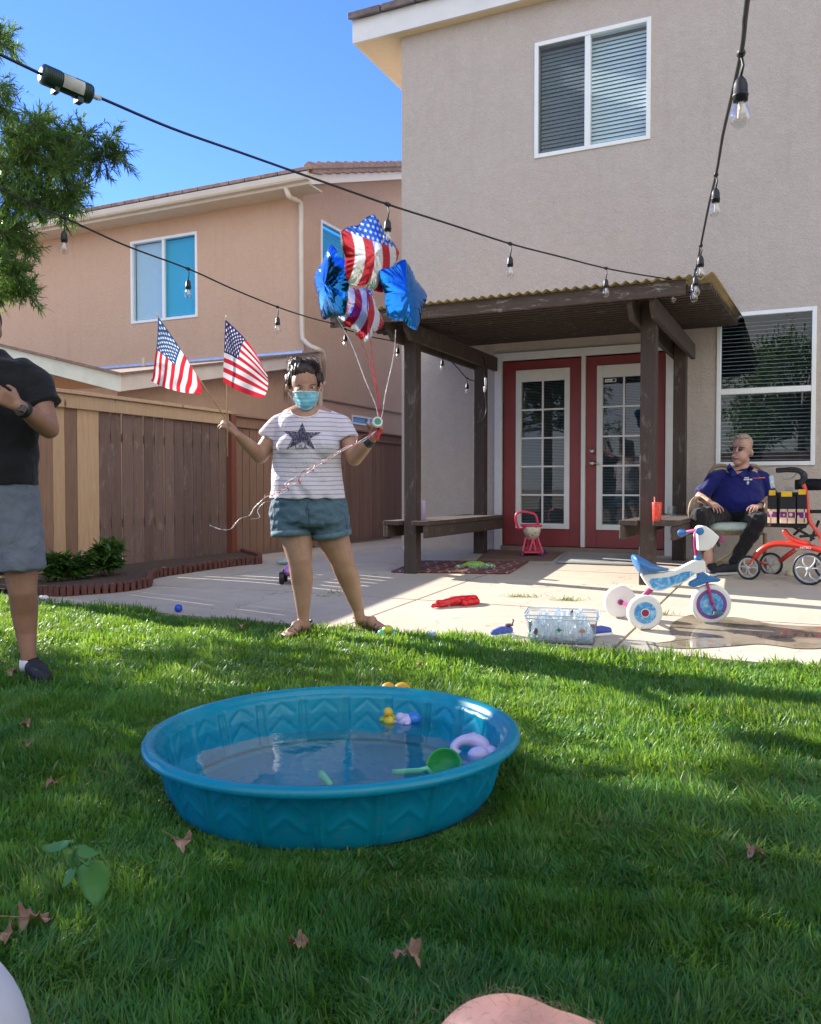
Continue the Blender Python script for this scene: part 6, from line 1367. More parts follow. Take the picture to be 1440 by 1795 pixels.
def wheel(c, r, w, faces, rtyre=.93):
    a = MB(); a.lathe([(-w/2,.02),(-w/2,r*.80),(-w/2-.001,r*.90),(-w*.36,r*.98),(-w*.15,r),(w*.15,r),(w*.36,r*.98),(w/2+.001,r*.90),(w/2,r*.80),(w/2,.02)], c, sdv, 48); o = obj('wheel', a, tw, tk, smooth=True)
    b = o.modifiers.new('e','EDGE_SPLIT'); b.split_angle = R(40)
    for nm, ra, rb, h, mt in faces:
        d = MB(); d.lathe([(0,rb),(h,rb),(h,ra),(0,ra)] if rb > 0 else [(0,0),(h,0),(h,ra),(0,ra)], c+sdv*(w/2+.0005), sdv, 40); obj(nm, d, mt, o)
    return o
rf2 = .121; wheel(wf+Vector((0,0,rf2)), rf2, .042, [('rim_ring', .090, .070, .003, pur), ('rim_disc', .069, 0, .001, frost)])
rr3 = .103; c1_, c2_ = wr1+Vector((0,0,rr3)), wr2+Vector((0,0,rr3))
wheel(c1_, rr3, .045, [('rim_disc', .064, 0, .002, frost), ('hub_ring', .026, .021, .006, tw), ('hub', .021, 0, .008, simple('dark magenta hub', (.22,.02,.07,1), .4))])
wheel(c2_, rr3, .045, [('hub', .018, 0, .012, mag)])
mb = MB(); mb.tube([c1_, c2_], .012, 12); a_ = tp(*z5(520,890)); mb.tube([ax0+Vector((0,0,rr3)), a_, tp(*z5(600,830))], .017, 12); obj('rear_axle', mb, mag, tk, smooth=True)
body_pts = [(430,735),(520,722),(660,716),(780,690),(880,640),(965,596),(1055,588),(1078,600),(1088,690),(1080,706),(1010,722),(960,738),(905,790),(860,818),(740,862),(640,900),(585,904),(535,888),(480,820)]
mb = MB(); mb.prism([tp(*z5(*p), .030) for p in body_pts], -sdv*.060); blob('frame_body', mb, tw, tk, voxel=.004, sm=9)
dec = [(505,800),(530,775),(640,765),(700,760),(790,735),(860,705),(930,700),(970,712),(950,735),(900,770),(860,800),(740,845),(640,882),(590,888),(545,868)]
mb = MB(); mb.prism([tp(*z5(*p), .031) for p in dec], sdv*.0012); obj('printed_panel', mb, frost, tk)
sp_ = [(330,540),(365,528),(420,548),(520,600),(620,635),(700,655),(718,680),(700,692),(650,690),(560,712),(480,728),(425,735),(405,690),(370,620),(340,600)]
b = MB()
for off, sc_ in ((.0, 1),): pass
def seat_ring(x, y0, y1, wd): c0 = tp(*z5(x, (y0+y1)/2)); h = (tp(*z5(x,y0))-tp(*z5(x,y1))).length/2; return (c0, wd, h)
rings = [(340,532,590,.050),(360,530,640,.080),(390,540,695,.098),(430,556,728,.104),(480,584,726,.100),(540,618,716,.080),(600,644,704,.052),(660,660,697,.036),(708,668,692,.022)]
b = MB(); b.loft([seat_ring(*r) for r in rings], n=24, A=sdv, B=Vector((0,0,1))); pass
blob('saddle', b, tb, tk, voxel=.005, sm=5)
mb = MB(); hd0, hd1 = tp(*z5(1003,600)), tp(*z5(1000,540)); mb.tube([tp(*z5(1005,600)), tp(*z5(1000,538))], .022, 18); obj('head_collar', mb, tb, tk, smooth=True)
stem = MB(); top = tp(*z5(985,300)); stem.tube(spline([tp(*z5(1000,600)), tp(*z5(985,500)), tp(*z5(975,400)), top], 6), .0115, 12)
gr1, gr2 = top+sdv*.125, top-sdv*.125; gl0_, gl1_ = tp(*z5(1020,295), .11), tp(*z5(840,312), -.15)
stem.tube(spline([gl0_, top+Vector((0,0,.01)), gl1_], 6), .010, 12); hs = obj('handlebar', stem, mag, tk, smooth=True)
for p, s_ in ((gl0_, 1), (gl1_, -1)):
    g_ = MB(); dd = (p-top).normalized(); g_.lathe([(-.055,.016),(.0,.018),(.004,.024),(.010,.024),(.012,.018),(.012,0)], p, dd, 20); obj('grip', g_, tb, hs, smooth=True)
bx = [(1000,330),(1015,262),(1045,240),(1090,244),(1150,285),(1222,352),(1200,400),(1165,450),(1110,492),(1010,494)]
mb = MB(); mb.prism([tp(*z5(*p), .055) for p in bx], -sdv*.11); blob('front_shield', mb, tw, tk, voxel=.005, sm=7)
mb = MB(); mb.cap(tp(*z5(1190,380)), .012, tp(*z5(1215,440)), .009, 10); obj('bell_bracket', mb, M['black'], tk, smooth=True)
mb = MB(); mb.cap(tp(*z5(1225,385)), .009, tp(*z5(1265,395)), .007, 10); mb.cap(tp(*z5(1245,350)), .008, tp(*z5(1238,395)), .007, 10); obj('bell', mb, mag, tk, smooth=True)
fd = [(918,850),(935,815),(1010,775),(1012,722),(1075,712),(1120,745),(1200,765),(1245,782),(1215,808),(1150,812),(1090,820),(1030,845),(960,862)]
mb = MB(); mb.prism([tp(*z5(*p), .034) for p in fd], -sdv*.068); blob('fender', mb, tb, tk, voxel=.0045, sm=5)
hubc = wf+Vector((0,0,rf2)); mb = MB()
for s_ in (1, -1): mb.tube(spline([tp(*z5(1095,820), .032*s_), tp(*z5(1118,900), .034*s_), hubc+sdv*.036*s_], 5), .0095, 10)
obj('fork', mb, mag, tk, smooth=True)
mb = MB(); cr_ = hubc+sdv*.046; mb.tube([cr_, cr_+sdv*.01, cr_+sdv*.012+Vector((0,0,-.045))+fw_*.02, ], .008, 10); mb.tube([hubc-sdv*.046, hubc-sdv*.058, hubc-sdv*.058+Vector((0,0,.045))-fw_*.02], .008, 10); obj('crank', mb, mag, tk, smooth=True)
for s_ in (1, -1):
    pc_ = hubc+sdv*(.075*s_)+Vector((0,0,-.045*s_))+fw_*.02*s_; mb = MB(); mb.beam(pc_-sdv*.028, pc_+sdv*.028, .055, .02, up=(0,0,1)); obj('pedal', mb, simple('teal grey pedal', (.05,.16,.17,1), .5), tk, bevel=.004)
# ================================================================== patio chair with cushion
def z4(x, y): return (1180+x/5.54, 740+y/5.54)
ch = thing('patio_chair', q2(1296,990,-.1), 'tan wicker patio chair with pale blue cushion under the seated man', 'chair')
wick = simple('tan wicker', (.26,.19,.12,1), .7, .25, 40, .5, 160); base = q2(1296,0,0)
def Q(x, y, d): return q2(*z4(x, y), d)
mb = MB(); 
for d_ in (0,): mb.loft([(Q(540,1045,-.10), .27, .25), (Q(540,1085,-.10), .26, .24)], n=32, pw=4)
obj('seat_frame', mb, wick, ch, smooth=False, bevel=.006)
mb = MB(); mb.loft([(Q(540,1050,-.10), .25, .25), (Q(540,1030,-.11), .27, .27), (Q(540,985,-.10), .265, .26), (Q(540,968,-.10), .22, .22)], n=36, pw=4)
m = NT('cushion print'); v = m.coord(); m.col(m.ramp(m.noise(v, 24, 5, .6, 2), [(.38, (.50,.53,.47,1)), (.52, (.30,.42,.42,1)), (.66, (.55,.57,.50,1))])); m.set(Roughness=.9); blob('seat_cushion', mb, m.mat, ch, voxel=.01, sm=4)
for (x0, side) in ((215, -1), (925, 1)):
    for dx in (0, 1):
        mb = MB(); xo = x0+dx*36*(-side)*-1*.6
        mb.tube(spline([Q(xo-20*-side*-1,1010,-.30), Q(xo-28,900,-.36), Q(xo-15,790,-.36), Q(xo+20,742,-.28), Q(xo+45,735,-.05), Q(xo+50,740,.15)], 6), .016, 10); obj('arm', mb, wick, ch, smooth=True)
mb = MB()
for sx_, d_ in ((-.24,-.32), (.24,-.32), (-.22,.16), (.22,.16)):
    mb = MB(); tp_ = Q(540,1065,-.10)+Vector((sx_, d_+.10, 0)); bt = Vector((tp_.x, tp_.y, zg(*uw(tp_)))); mb.tube([tp_, bt], .018, 10); obj('leg', mb, wick, ch, smooth=True)
mb = MB(); mb.tube([Q(600,1190,-.3), Q(610,1250,-.32)], .014, 8); mb.tube([Q(400,1370,-.36), Q(620,1240,-.32)], .014, 8); mb.tube([Q(400,1370,-.36), Q(860,1360,-.1)], .012, 8); obj('stretcher', mb, simple('pale tan frame', (.42,.34,.20,1), .6), ch, smooth=True)
mb = MB(); pts_ = [Q(230,1000,.22), Q(375,470,.36), Q(600,440,.40), Q(860,470,.36), Q(920,1000,.22)]; mb.tube(spline(pts_, 8), .018, 10); mb.loft([(Q(560,1000,.20), .24, .015), (Q(570,480,.36), .22, .015)], n=20, pw=5); obj('back', mb, wick, ch, smooth=True)
# ================================================================== rollator
Wn1, Wn2, Wf1 = G(*z4(735,1530)), G(*z4(1322,1582)), G(*z4(1022,1462)); print('walker', Wn1, Wn2, Wf1)
rd = (Wn2-Wn1); rd.z = 0; wlen = rd.length; rd.normalize(); rs2 = rd.cross(Vector((0,0,1))).normalized()
if rs2.y > 0: rs2 = -rs2
def wp3(x, y, off=0):
    px, py = z4(x, y); d = ray(px, py); o = Wn1-rs2*off; t = (o-Vector((0,0,CZ))).dot(rs2)/d.dot(rs2); return Vector((0,0,CZ))+d*t
WWD = .46
rol = thing('rollator', Wn1+Vector((0,0,0)), 'red walking frame on grey spoked wheels with black handles, cut by the right edge', 'walker')
redp = simple('red painted metal', (.62,.030,.012,1), .28, .06, 6, coat=.5); gyw = simple('grey wheel plastic', (.42,.43,.44,1), .4)
def rwheel(c, r, par=rol):
    mb = MB(); mb.tube([c+(rd*math.cos(a)+Vector((0,0,1))*math.sin(a))*(r-.008) for a in np.linspace(0, 2*math.pi, 41)[:-1]], .011, 8, closed=True); o = obj('wheel', mb, M['black'], rol, smooth=True)
    mb = MB(); mb.tube([c+(rd*math.cos(a)+Vector((0,0,1))*math.sin(a))*(r-.022) for a in np.linspace(0, 2*math.pi, 41)[:-1]], .009, 8, closed=True); mb.lathe([(-.02,.0),(-.02,.018),(.02,.018),(.02,0)], c, rs2, 16)
    for k in range(3):
        a = k*2.094+.5
        for s_ in (1, -1): mb.tube(spline([c+rs2*.01, c+rs2*.012+(rd*math.cos(a+.35*s_)+Vector((0,0,1))*math.sin(a+.35*s_))*r*.5, c+(rd*math.cos(a+.6*s_)+Vector((0,0,1))*math.sin(a+.6*s_))*(r-.022)], 4), .006, 6)
    obj('rim', mb, gyw, o, smooth=True)
r1_, r2_ = .098, .125
rwheel(Wn1+Vector((0,0,r1_)), r1_); rwheel(Wn2+Vector((0,0,r2_)), r2_); rwheel(Wn1-rs2*WWD+Vector((0,0,r1_)), r1_); rwheel(Wn2-rs2*WWD+Vector((0,0,r2_)), r2_)
for off in (0, WWD):
    mb = MB(); mb.tube(spline([wp3(800,1310,off), wp3(850,1250,off), wp3(930,1200,off), wp3(1040,1180,off), wp3(1200,1195,off), wp3(1380,1225,off), wp3(1500,1260,off)], 6), .024, 14); mb.tube([wp3(800,1310,off), wp3(770,1350,off), Wn1-rs2*(off-.0)+Vector((0,0,r1_))], .014, 10)
    o = obj('side_tube', mb, redp, rol, smooth=True)
    mb = MB(); mb.tube(spline([wp3(1080,1050,off), wp3(1130,1110,off), wp3(1220,1160,off), wp3(1330,1185,off)], 6), .022, 12); obj('brace_tube', mb, redp, rol, smooth=True)
    mb = MB(); mb.tube(spline([wp3(1520,1300,off), wp3(1420,1090,off), wp3(1330,960,off), wp3(1312,860,off), wp3(1296,690,off), wp3(1270,600,off)], 6), .016, 12); obj('handle_post', mb, redp, rol, smooth=True)
    xo = 0 if off == 0 else -10
    mb = MB(); hx = 1010; mb.tube(spline([wp3(hx,470,off), wp3(hx+120,462,off), wp3(hx+200,468,off), wp3(hx+255,500,off), wp3(hx+265,545,off), wp3(hx+240,600,off)], 6), [.020]*6+[.022]*12+[.026]*13, 12); hd = obj('handle', mb, M['black'], rol, smooth=True)
    mb = MB(); mb.tube(spline([wp3(hx+190,500,off), wp3(hx+140,545,off), wp3(hx+60,550,off)], 5), .007, 8); obj('brake_lever', mb, simple('grey lever', (.3,.31,.32,1), .4), hd, smooth=True)
tx, tf = text_grid('NITRO', 36); nu_ = [wp3(1290+p[0], 1232-p[1], -.0255) for p in tx]; mb = MB(); mb.add(nu_, tf); obj('lettering', mb, simple('white lettering', (.75,.74,.72,1), .5), rol, fix=False, solid=.001)
mb = MB(); mb.tube([wp3(1180,1090,.0), wp3(1340,960,WWD*.9)], .011, 8); mb.tube([wp3(1160,1010,.0), wp3(1370,1130,WWD*.6)], .011, 8); mb.tube([wp3(1340,1150,0), wp3(1420,960,.1)], .011, 8); mb.tube([wp3(1240,1110,0), wp3(1500,1090,.3)], .011, 8); obj('cross_brace', mb, M['black'], rol, smooth=True)
mb = MB(); mb.hexa([wp3(1310,885,.02), wp3(1500,885,.02), wp3(1500,885,WWD-.02), wp3(1310,885,WWD-.02), wp3(1310,925,.02)+Vector((0,0,.06)), wp3(1500,925,.02)+Vector((0,0,.06)), wp3(1500,925,WWD-.02)+Vector((0,0,.06)), wp3(1310,925,WWD-.02)+Vector((0,0,.06))]); obj('seat', mb, simple('black seat pad', (.012,.012,.014,1), .7), rol, bevel=.01)
mb = MB(); A = [];
for i in range(13):
    t = i/12; x = 1190+t*330; A.append([wp3(x, 560-12*math.sin(t*3), WWD*(1-t)*.3+.02), wp3(x, 655+8*math.sin(t*3), WWD*(1-t)*.3+.02)])
mb.grid(A); obj('back_strap', mb, simple('black strap', (.010,.011,.012,1), .6), rol, smooth=True, solid=.012)
mb = MB(); mb.tube([wp3(1190,1240,WWD), wp3(1040,1350,WWD)], .02, 10); obj('caster_fork', mb, redp, rol, smooth=True)
# organiser bag hanging on the rollator
bg_ = thing('organiser_bag', wp3(1110,1040,-.05), 'black organiser bag with yellow tabs and purple patchwork pockets hanging on the rollator', 'bag')
blkc = simple('black nylon', (.010,.010,.012,1), .65, .3, 30, .3); yl = simple('yellow tab', (.75,.46,.01,1), .6)
b = MB(); b.hexa([wp3(940,1020,.06), wp3(1300,1030,.06), wp3(1300,1030,.0), wp3(940,1020,.0), wp3(930,680,.06), wp3(1305,680,.06), wp3(1305,680,.0), wp3(930,680,.0)]); blob('bag_body', b, blkc, bg_, voxel=.008, sm=3)
m = NT('patchwork print'); v = m.coord(scale=(22,22,22)); ch_ = m.n('ShaderNodeTexChecker', {'Vector': v, 'Scale': 1.0, 'Color1': (.16,.012,.14,1), 'Color2': (.60,.45,.28,1)}); vo = m.n('ShaderNodeTexVoronoi', {'Vector': v, 'Scale': .9}); m.col(m.mix(m.ramp(vo.outputs[0], [(.28, (1,1,1)), (.32, (0,0,0))]), ch_.outputs[0], (.66,.52,.36,1))); m.set(Roughness=.8); pat = m.mat
for x0, x1, yt in ((922,1010,668), (1040,1195,680), (1208,1303,660)):
    def slabp(y0, y1, o0, o1, nm, mt, xa=x0, xb=x1):
        mb = MB(); mb.hexa([wp3(xa,y1,o1), wp3(xb,y1,o1), wp3(xb,y1,o0), wp3(xa,y1,o0), wp3(xa,y0,o1), wp3(xb,y0,o1), wp3(xb,y0,o0), wp3(xa,y0,o0)]); return obj(nm, mb, mt, bg_, bevel=.004)
    slabp(yt+42, 985, .01, -.040, 'pocket', blkc); slabp(840+(x0 % 7), 985, -.038, -.046, 'patchwork_panel', pat); slabp(yt-8, yt+44, .0, -.044, 'tab', yl, x0+12, x1-12 if x1-x0 < 120 else x1-35)
mb = MB(); mb.hexa([wp3(1090,675,.05), wp3(1165,680,.05), wp3(1165,680,.045), wp3(1090,675,.045), wp3(1085,625,.05), wp3(1170,630,.05), wp3(1170,630,.045), wp3(1085,625,.045)]); obj('card', mb, simple('grey card', (.4,.38,.38,1), .6), bg_)
mb = MB(); mb.tube([wp3(955,520,0), wp3(975,640,-.01)], .018, 10); tag(obj('tissue_pack', mb, simple('white blue wrapper', (.5,.6,.65,1), .4, .4, 40), smooth=True, origin=wp3(965,640,0)), 'small white and blue wrapper stuck by the rollator handle', 'wrapper')
# ================================================================== small things on the patio
def lbox(mb, c, ux, uy, sx, sy, z0, z1, taper=1.0):
    a, b_ = ux*sx/2, uy*sy/2; Z = Vector((0,0,1)); return mb.hexa([c-a-b_+Z*z0, c+a-b_+Z*z0, c+a+b_+Z*z0, c-a+b_+Z*z0, c+(-a-b_)*taper+Z*z1, c+(a-b_)*taper+Z*z1, c+(a+b_)*taper+Z*z1, c+(-a+b_)*taper+Z*z1])
# clear storage bin
b0, b1 = G(925,1132), G(1043,1137); bu = (b1-b0); bu.z = 0; BL = bu.length; bu.normalize(); bv_ = Vector((-bu.y, bu.x, 0)); bc = (b0+b1)/2+bv_*.14; bc.z = zg(*uw(bc)); BH = .155
bn = thing('storage_bin', bc, 'clear plastic storage bin filled with crumpled clear plastic, near the edge of the lawn', 'bin')
m = NT('clear bin plastic'); t = m.n('ShaderNodeBsdfTransparent', {'Color': (.96,.97,.98,1)}); g_ = m.n('ShaderNodeBsdfDiffuse', {'Color': (.72,.76,.80,1)}); gl_ = m.n('ShaderNodeBsdfGlossy', {'Roughness': .08}); x1_ = m.n('ShaderNodeMixShader', {0: .24, 1: t.outputs[0], 2: g_.outputs[0]}); fr2 = m.n('ShaderNodeFresnel', {'IOR': 1.45}); x = m.n('ShaderNodeMixShader', {0: fr2.outputs[0], 1: x1_.outputs[0], 2: gl_.outputs[0]}); m.l(x.outputs[0], m.out.inputs[0]); m.t.nodes.remove(m.b); clr = m.mat
mb = MB(); BW = .27; n4 = 40
def rrect(sx, sy, z, r=.03, n=6):
    out = []
    for cx, cy, a0 in ((sx/2-r, sy/2-r, 0), (-sx/2+r, sy/2-r, 90), (-sx/2+r, -sy/2+r, 180), (sx/2-r, -sy/2+r, 270)):
        for k in range(n+1): a = R(a0+90*k/n); out.append(bc+bu*(cx+r*math.cos(a))+bv_*(cy+r*math.sin(a))+Vector((0,0,z)))
    return out+[out[0]]
mb.grid([rrect(BL*sx, BW*sx, z) for z, sx in ((.004,.90),(.004,1.0),(BH*.5,1.04),(BH-.02,1.085),(BH-.02,1.13),(BH,1.135),(BH+.002,1.125),(BH-.004,1.09))]); mb.add(rrect(BL, BW, .004)[:-1], [tuple(range(28))]); obj('bin_shell', mb, clr, bn, smooth=False)
mb = MB()
for z, sx in ((BH-.0,1.135), (BH-.02,1.12)): mb.tube(rrect(BL*sx, BW*sx, z)[:-1], .0032, 6, closed=True)
obj('rim', mb, simple('frosted rim', (.62,.66,.70,1), .3), bn, smooth=True)
m = NT('crumpled clear film'); t = m.n('ShaderNodeBsdfTransparent', {'Color': (.93,.97,1,1)}); g_ = m.n('ShaderNodeBsdfDiffuse', {'Color': (.62,.74,.84,1)}); gl_ = m.n('ShaderNodeBsdfGlossy', {'Roughness': .12}); x1_ = m.n('ShaderNodeMixShader', {0: .45, 1: t.outputs[0], 2: g_.outputs[0]}); x = m.n('ShaderNodeMixShader', {0: .22, 1: x1_.outputs[0], 2: gl_.outputs[0]}); m.l(x.outputs[0], m.out.inputs[0]); m.t.nodes.remove(m.b); film = m.mat
fm = MB()
for k, (off_, amp) in enumerate(((.0, .085), (.012, .11), (-.01, .06))):
    A = []
    for i in range(71):
        row = []
        for j in range(37):
            a_, b_ = -.47+.94*i/70, -.46+.92*j/36; p_ = Vector((a_*9+k*7, b_*6, k*3.)); e_ = min(1, (.48-abs(a_))*9)*min(1, (.47-abs(b_))*9)
            h_ = .022+e_*(amp*(.55+.9*noise.noise(p_*.7))+.030*abs(noise.noise(p_*2.2))*2+.012*noise.noise(p_*6))
            row.append(bc+bu*(a_*BL)+bv_*(b_*BW)+bu*.01*noise.noise(p_*3)+Vector((0,0,max(.01,h_+off_))))
        A.append(row)
    fm.grid(A)
tag(obj('plastic_wrap', fm, film, origin=bc, fix=False), 'crumpled clear pale blue plastic heaped inside the storage bin', 'plastic wrap')
mb = MB()
for k in range(420):
    p = bc+bu*random.uniform(-.46,.46)*BL+bv_*random.uniform(-.46,.46)*BW+Vector((0,0,random.uniform(.008,.045))); r_ = random.uniform(.004,.009); mb.ell(p, (r_,r_,r_*.7), n=6, k=4)
tag(obj('pebbles', mb, simple('grey pebbles', (.16,.18,.20,1), .6, .6, 90), smooth=True, origin=bc), 'grey gravel layer in the bottom of the storage bin', 'gravel', kind='stuff')
fs0 = bc+bu*.045+bv_*.02+Vector((0,0,BH-.03)); mb = MB(); mb.prism([fs0+bu*x+Vector((0,0,z)) for x, z in ((-.02,0),(-.005,.025),(.012,.045),(.014,.03),(.016,.0))], bv_*.008); tag(obj('shark_fin_toy', mb, simple('dark brown plastic', (.05,.025,.025,1), .5), bevel=.002, origin=fs0), 'dark pointed toy fin sticking out of the storage bin', 'toy')
for nm, pos, pts_, cl, lab in (('sticker', (-.135,.045), [(-.012,-.02),(.006,-.022),(.014,.0),(.008,.018),(-.002,.026),(-.008,.008),(-.016,0)], (.16,.08,.05,1), 'brown seahorse shaped sticker'), ('sticker', (-.01,.055), [(-.022,0),(-.008,.008),(0,.020),(.008,.008),(.024,.002),(.010,-.006),(.002,-.014),(-.008,-.006)], (.03,.22,.10,1), 'green plant shaped sticker'), ('sticker', (.115,.055), [(-.022,.002),(-.012,.012),(.006,.014),(.018,.004),(.016,-.010),(-.002,-.012),(-.016,-.008)], (.55,.24,.10,1), 'orange fish shaped sticker')):
    c = bc-bv_*(BW*.5*1.05+.001)+bu*pos[0]+Vector((0,0,pos[1]+.02)); mb = MB(); mb.prism([c+bu*x*.8+Vector((0,0,z*.8)) for x, z in pts_], -bv_*.001); o = obj('sticker', mb, simple('sticker '+lab[:5], cl, .5), bn); o['label'] = lab
# little water shoes
def kshoe(heel, d, label, L=.15):
    hz = Vector(heel); d = Vector(d).normalized(); sv = d.cross(Vector((0,0,1))).normalized(); Z = Vector((0,0,1)); r = thing('water_shoe', hz, label, 'shoe', 'small blue water shoes')
    b = MB(); b.cap(hz+d*.02+Z*.030, .024, hz+d*L*.5+Z*.032, .027, 14); b.cap(hz+d*L*.5+Z*.032, .027, hz+d*L*.85+Z*.024, .021, 14); obj_ = blob('upper', b, simple('blue mesh fabric', (.06,.09,.36,1), .7, .2, 60, .4), r, voxel=.005, sm=4)
    mb = MB(); out = [(-.012,0),(-.004,.022),(L*.4,.024),(L*.8,.031),(L*.97,.018),(L,0)]; mb.prism([hz+d*x+sv*y for x, y in out]+[hz+d*x-sv*y for x, y in out[-2:0:-1]], Z*.016); obj('sole', mb, wht, r, bevel=.005)
    mb = MB(); mb.tube([hz+d*(.02+.02*math.cos(a))+sv*.018*math.sin(a)+Z*(.060) for a in np.linspace(0,6.28,14)[:-1]], .006, 6, closed=True); mb.tube([hz+d*.0+Z*.058, hz-d*.012+Z*.085, hz-d*.004+Z*.09], .004, 6); obj('collar', mb, simple('dark red trim', (.10,.03,.04,1), .7), r, smooth=True)
h_ = G(898,1113); kshoe(h_, G(868,1117)-h_, 'small blue water shoe left of the storage bin, toe pointing left'); h_ = G(1034,1116); kshoe(h_, G(1062,1113)-h_, 'small blue water shoe right of the storage bin, half hidden behind it')
# red bag on the slab
c = G(800,1062); c.z = zg(*uw(c)); ur = (G(850,1060)-G(755,1068)); ur.z = 0; ur.normalize(); vr = Vector((-ur.y, ur.x, 0)); b = MB(); Z = Vector((0,0,1))
b.cap(c-ur*.14+Z*.022, .022, c+ur*.06+vr*.02+Z*.034, .036, 16); b.cap(c+ur*.0+vr*.05+Z*.03, .032, c+ur*.16+vr*.05+Z*.030, .034, 16); b.cap(c-ur*.19-vr*.03+Z*.014, .014, c-ur*.06+Z*.02, .02, 14); b.cap(c+ur*.05-vr*.03+Z*.02, .026, c+ur*.15-vr*.01+Z*.028, .028, 14)
o = blob('red_bag', b, simple('shiny red vinyl', (.62,.008,.01,1), .28, .08, 20), None, voxel=.005, sm=3, disp=lambda co, n: n*(.006*noise.noise(co*26)+.004*noise.noise(Vector((co.x*12,co.y*50,co.z*50)))), origin=c); tag(o, 'crumpled shiny red vinyl bag lying on the sunny patio', 'bag')
# rugs and mats
def mat_(name, label, cat, pix_, mt, th=.008, z_=.003):
    P = [G(*p) for p in pix_]; n_ = 24; A = []
    for i in range(n_+1):
        row = []
        for j in range(13):
            a, b_ = i/n_, j/12; p = P[0].lerp(P[1], a).lerp(P[3].lerp(P[2], a), b_); p.z = zg(*uw(p))+z_+th+.0015*noise.noise(p*3); row.append(p)
        A.append(row)
    mb = MB(); mb.grid(A); o = obj(name, mb, mt, smooth=True, solid=th, origin=P[0]); tag(o, label, cat); return o
m = NT('lattice rug'); v = m.coord(scale=(1,1,1), rot=(0,0,-math.atan2(.4293,.9032)*-1)); sx = m.n('ShaderNodeSeparateXYZ', {0: v})
p_ = m.math('ADD', m.math('MULTIPLY', sx.outputs[0], 5.2), m.math('MULTIPLY', m.math('SINE', m.math('MULTIPLY', sx.outputs[1], 16.)), .25)); q_ = m.math('ADD', m.math('MULTIPLY', sx.outputs[0], 5.2), m.math('MULTIPLY', m.math('SINE', m.math('MULTIPLY', sx.outputs[1], 16.)), -.25))
f1 = m.math('ABSOLUTE', m.math('SUBTRACT', m.math('FRACT', p_), .5)); f2_ = m.math('ABSOLUTE', m.math('SUBTRACT', m.math('FRACT', q_), .5)); mn = m.math('MINIMUM', f1, f2_)
c = m.mix(m.ramp(mn, [(.035, (1,1,1)), (.06, (0,0,0))]), m.ramp(m.noise(v, 30, 4), [(.3, (.13,.035,.04,1)), (.7, (.19,.06,.06,1))]), (.36,.27,.24,1)); m.col(c); m.set(Roughness=.95)
mat_('rug', 'dark red rug with pale lattice pattern under the front left post', 'rug', [(686,1004),(893,1007),(927,986),(733,985)], m.mat)
mat_('doormat', 'pale grey doormat in front of the right hand door', 'doormat', [(974,988),(1126,993),(1172,960),(1012,954)], simple('grey mat', (.30,.30,.28,1), .95, .12, 40, .4), .006)
mat_('door_mat_brown', 'brown mat lying below the left hand door', 'doormat', [(835,984),(968,984),(1008,958),(868,956)], simple('brown mat', (.16,.10,.075,1), .95, .2, 40, .4), .004, .001).name = 'brown_mat'
# turtle cushion toy
c = G(832,997); Z = Vector((0,0,1)); tt_ = thing('turtle_plush', c, 'green plush turtle toy lying on the red rug', 'plush toy')
b = MB(); b.ell(c+Z*.035, (.105,.09,.035)); blob('shell', b, simple('lime green plush', (.24,.42,.10,1), .95, .2, 30, .6, 90), tt_, voxel=.007, sm=2, disp=folds(.008, 30, 2))
b = MB(); b.cap(c+Vector((.11,0,.025)), .028, c+Vector((.17,-.02,.025)), .026); b.cap(c+Vector((-.11,-.02,.02)), .024, c+Vector((-.16,0,.02)), .02); b.cap(c+Vector((-.04,-.07,.02)), .024, c+Vector((.0,-.12,.02)), .022); b.cap(c+Vector((.06,-.07,.02)), .022, c+Vector((.10,-.11,.02)), .02)
m = NT('spotted plush'); v = m.coord(); vo = m.n('ShaderNodeTexVoronoi', {'Vector': v, 'Scale': 42.}); m.col(m.ramp(vo.outputs[0], [(.30, (.55,.60,.42,1)), (.42, (.12,.26,.16,1))])); m.set(Roughness=.95); blob('flippers', b, m.mat, tt_, voxel=.006, sm=3)
# toy shopping trolley
tc = G(932,974); Yt = tc.y
def tq(x, y, d=0): return at(680+x/2.571, 480+y/2.571, Yt+d)
tr2 = thing('toy_trolley', tc, 'bright pink toy shopping trolley with white basket in front of the left hand door', 'toy trolley'); pk = simple('hot pink plastic', (.72,.055,.13,1), .35); ppl = simple('purple wheel', (.16,.03,.20,1), .45)
mb = MB()
hp_ = [(590,1150,-.06),(578,1110,-.08),(582,1082,-.09),(610,1072,-.09),(650,1078,-.09),(668,1090,-.09),(676,1120,-.08),(680,1150,-.06)]
mb.tube(spline([tq(*p) for p in hp_], 6), .013, 10); mb.tube([tq(590,1150,-.06), tq(630,1140,-.07), tq(680,1150,-.06)], .012, 10); obj('handle', mb, pk, tr2, smooth=True)
b = MB(); b.loft([(tq(652,1197,.02), .055, .06), (tq(650,1165,.02), .085, .10), (tq(648,1135,.02), .098, .13)], n=28, pw=3); m = NT('basket print'); v = m.coord(); vo = m.n('ShaderNodeTexVoronoi', {'Vector': v, 'Scale': 24.}); m.col(m.ramp(vo.outputs[0], [(.24, (.55,.30,.05,1)), (.30, (.70,.68,.58,1))])); m.set(Roughness=.4); bk_ = obj('basket', b, m.mat, tr2, smooth=True)
mb = MB(); mb.tube([tq(648,1133,.02)+Vector((.1*math.copysign(abs(math.cos(a))**.66, math.cos(a)), .13*math.copysign(abs(math.sin(a))**.66, math.sin(a)), 0)) for a in np.linspace(0,6.283,33)[:-1]], .010, 8, closed=True); obj('basket_rim', mb, pk, bk_, smooth=True)
mb = MB(); 
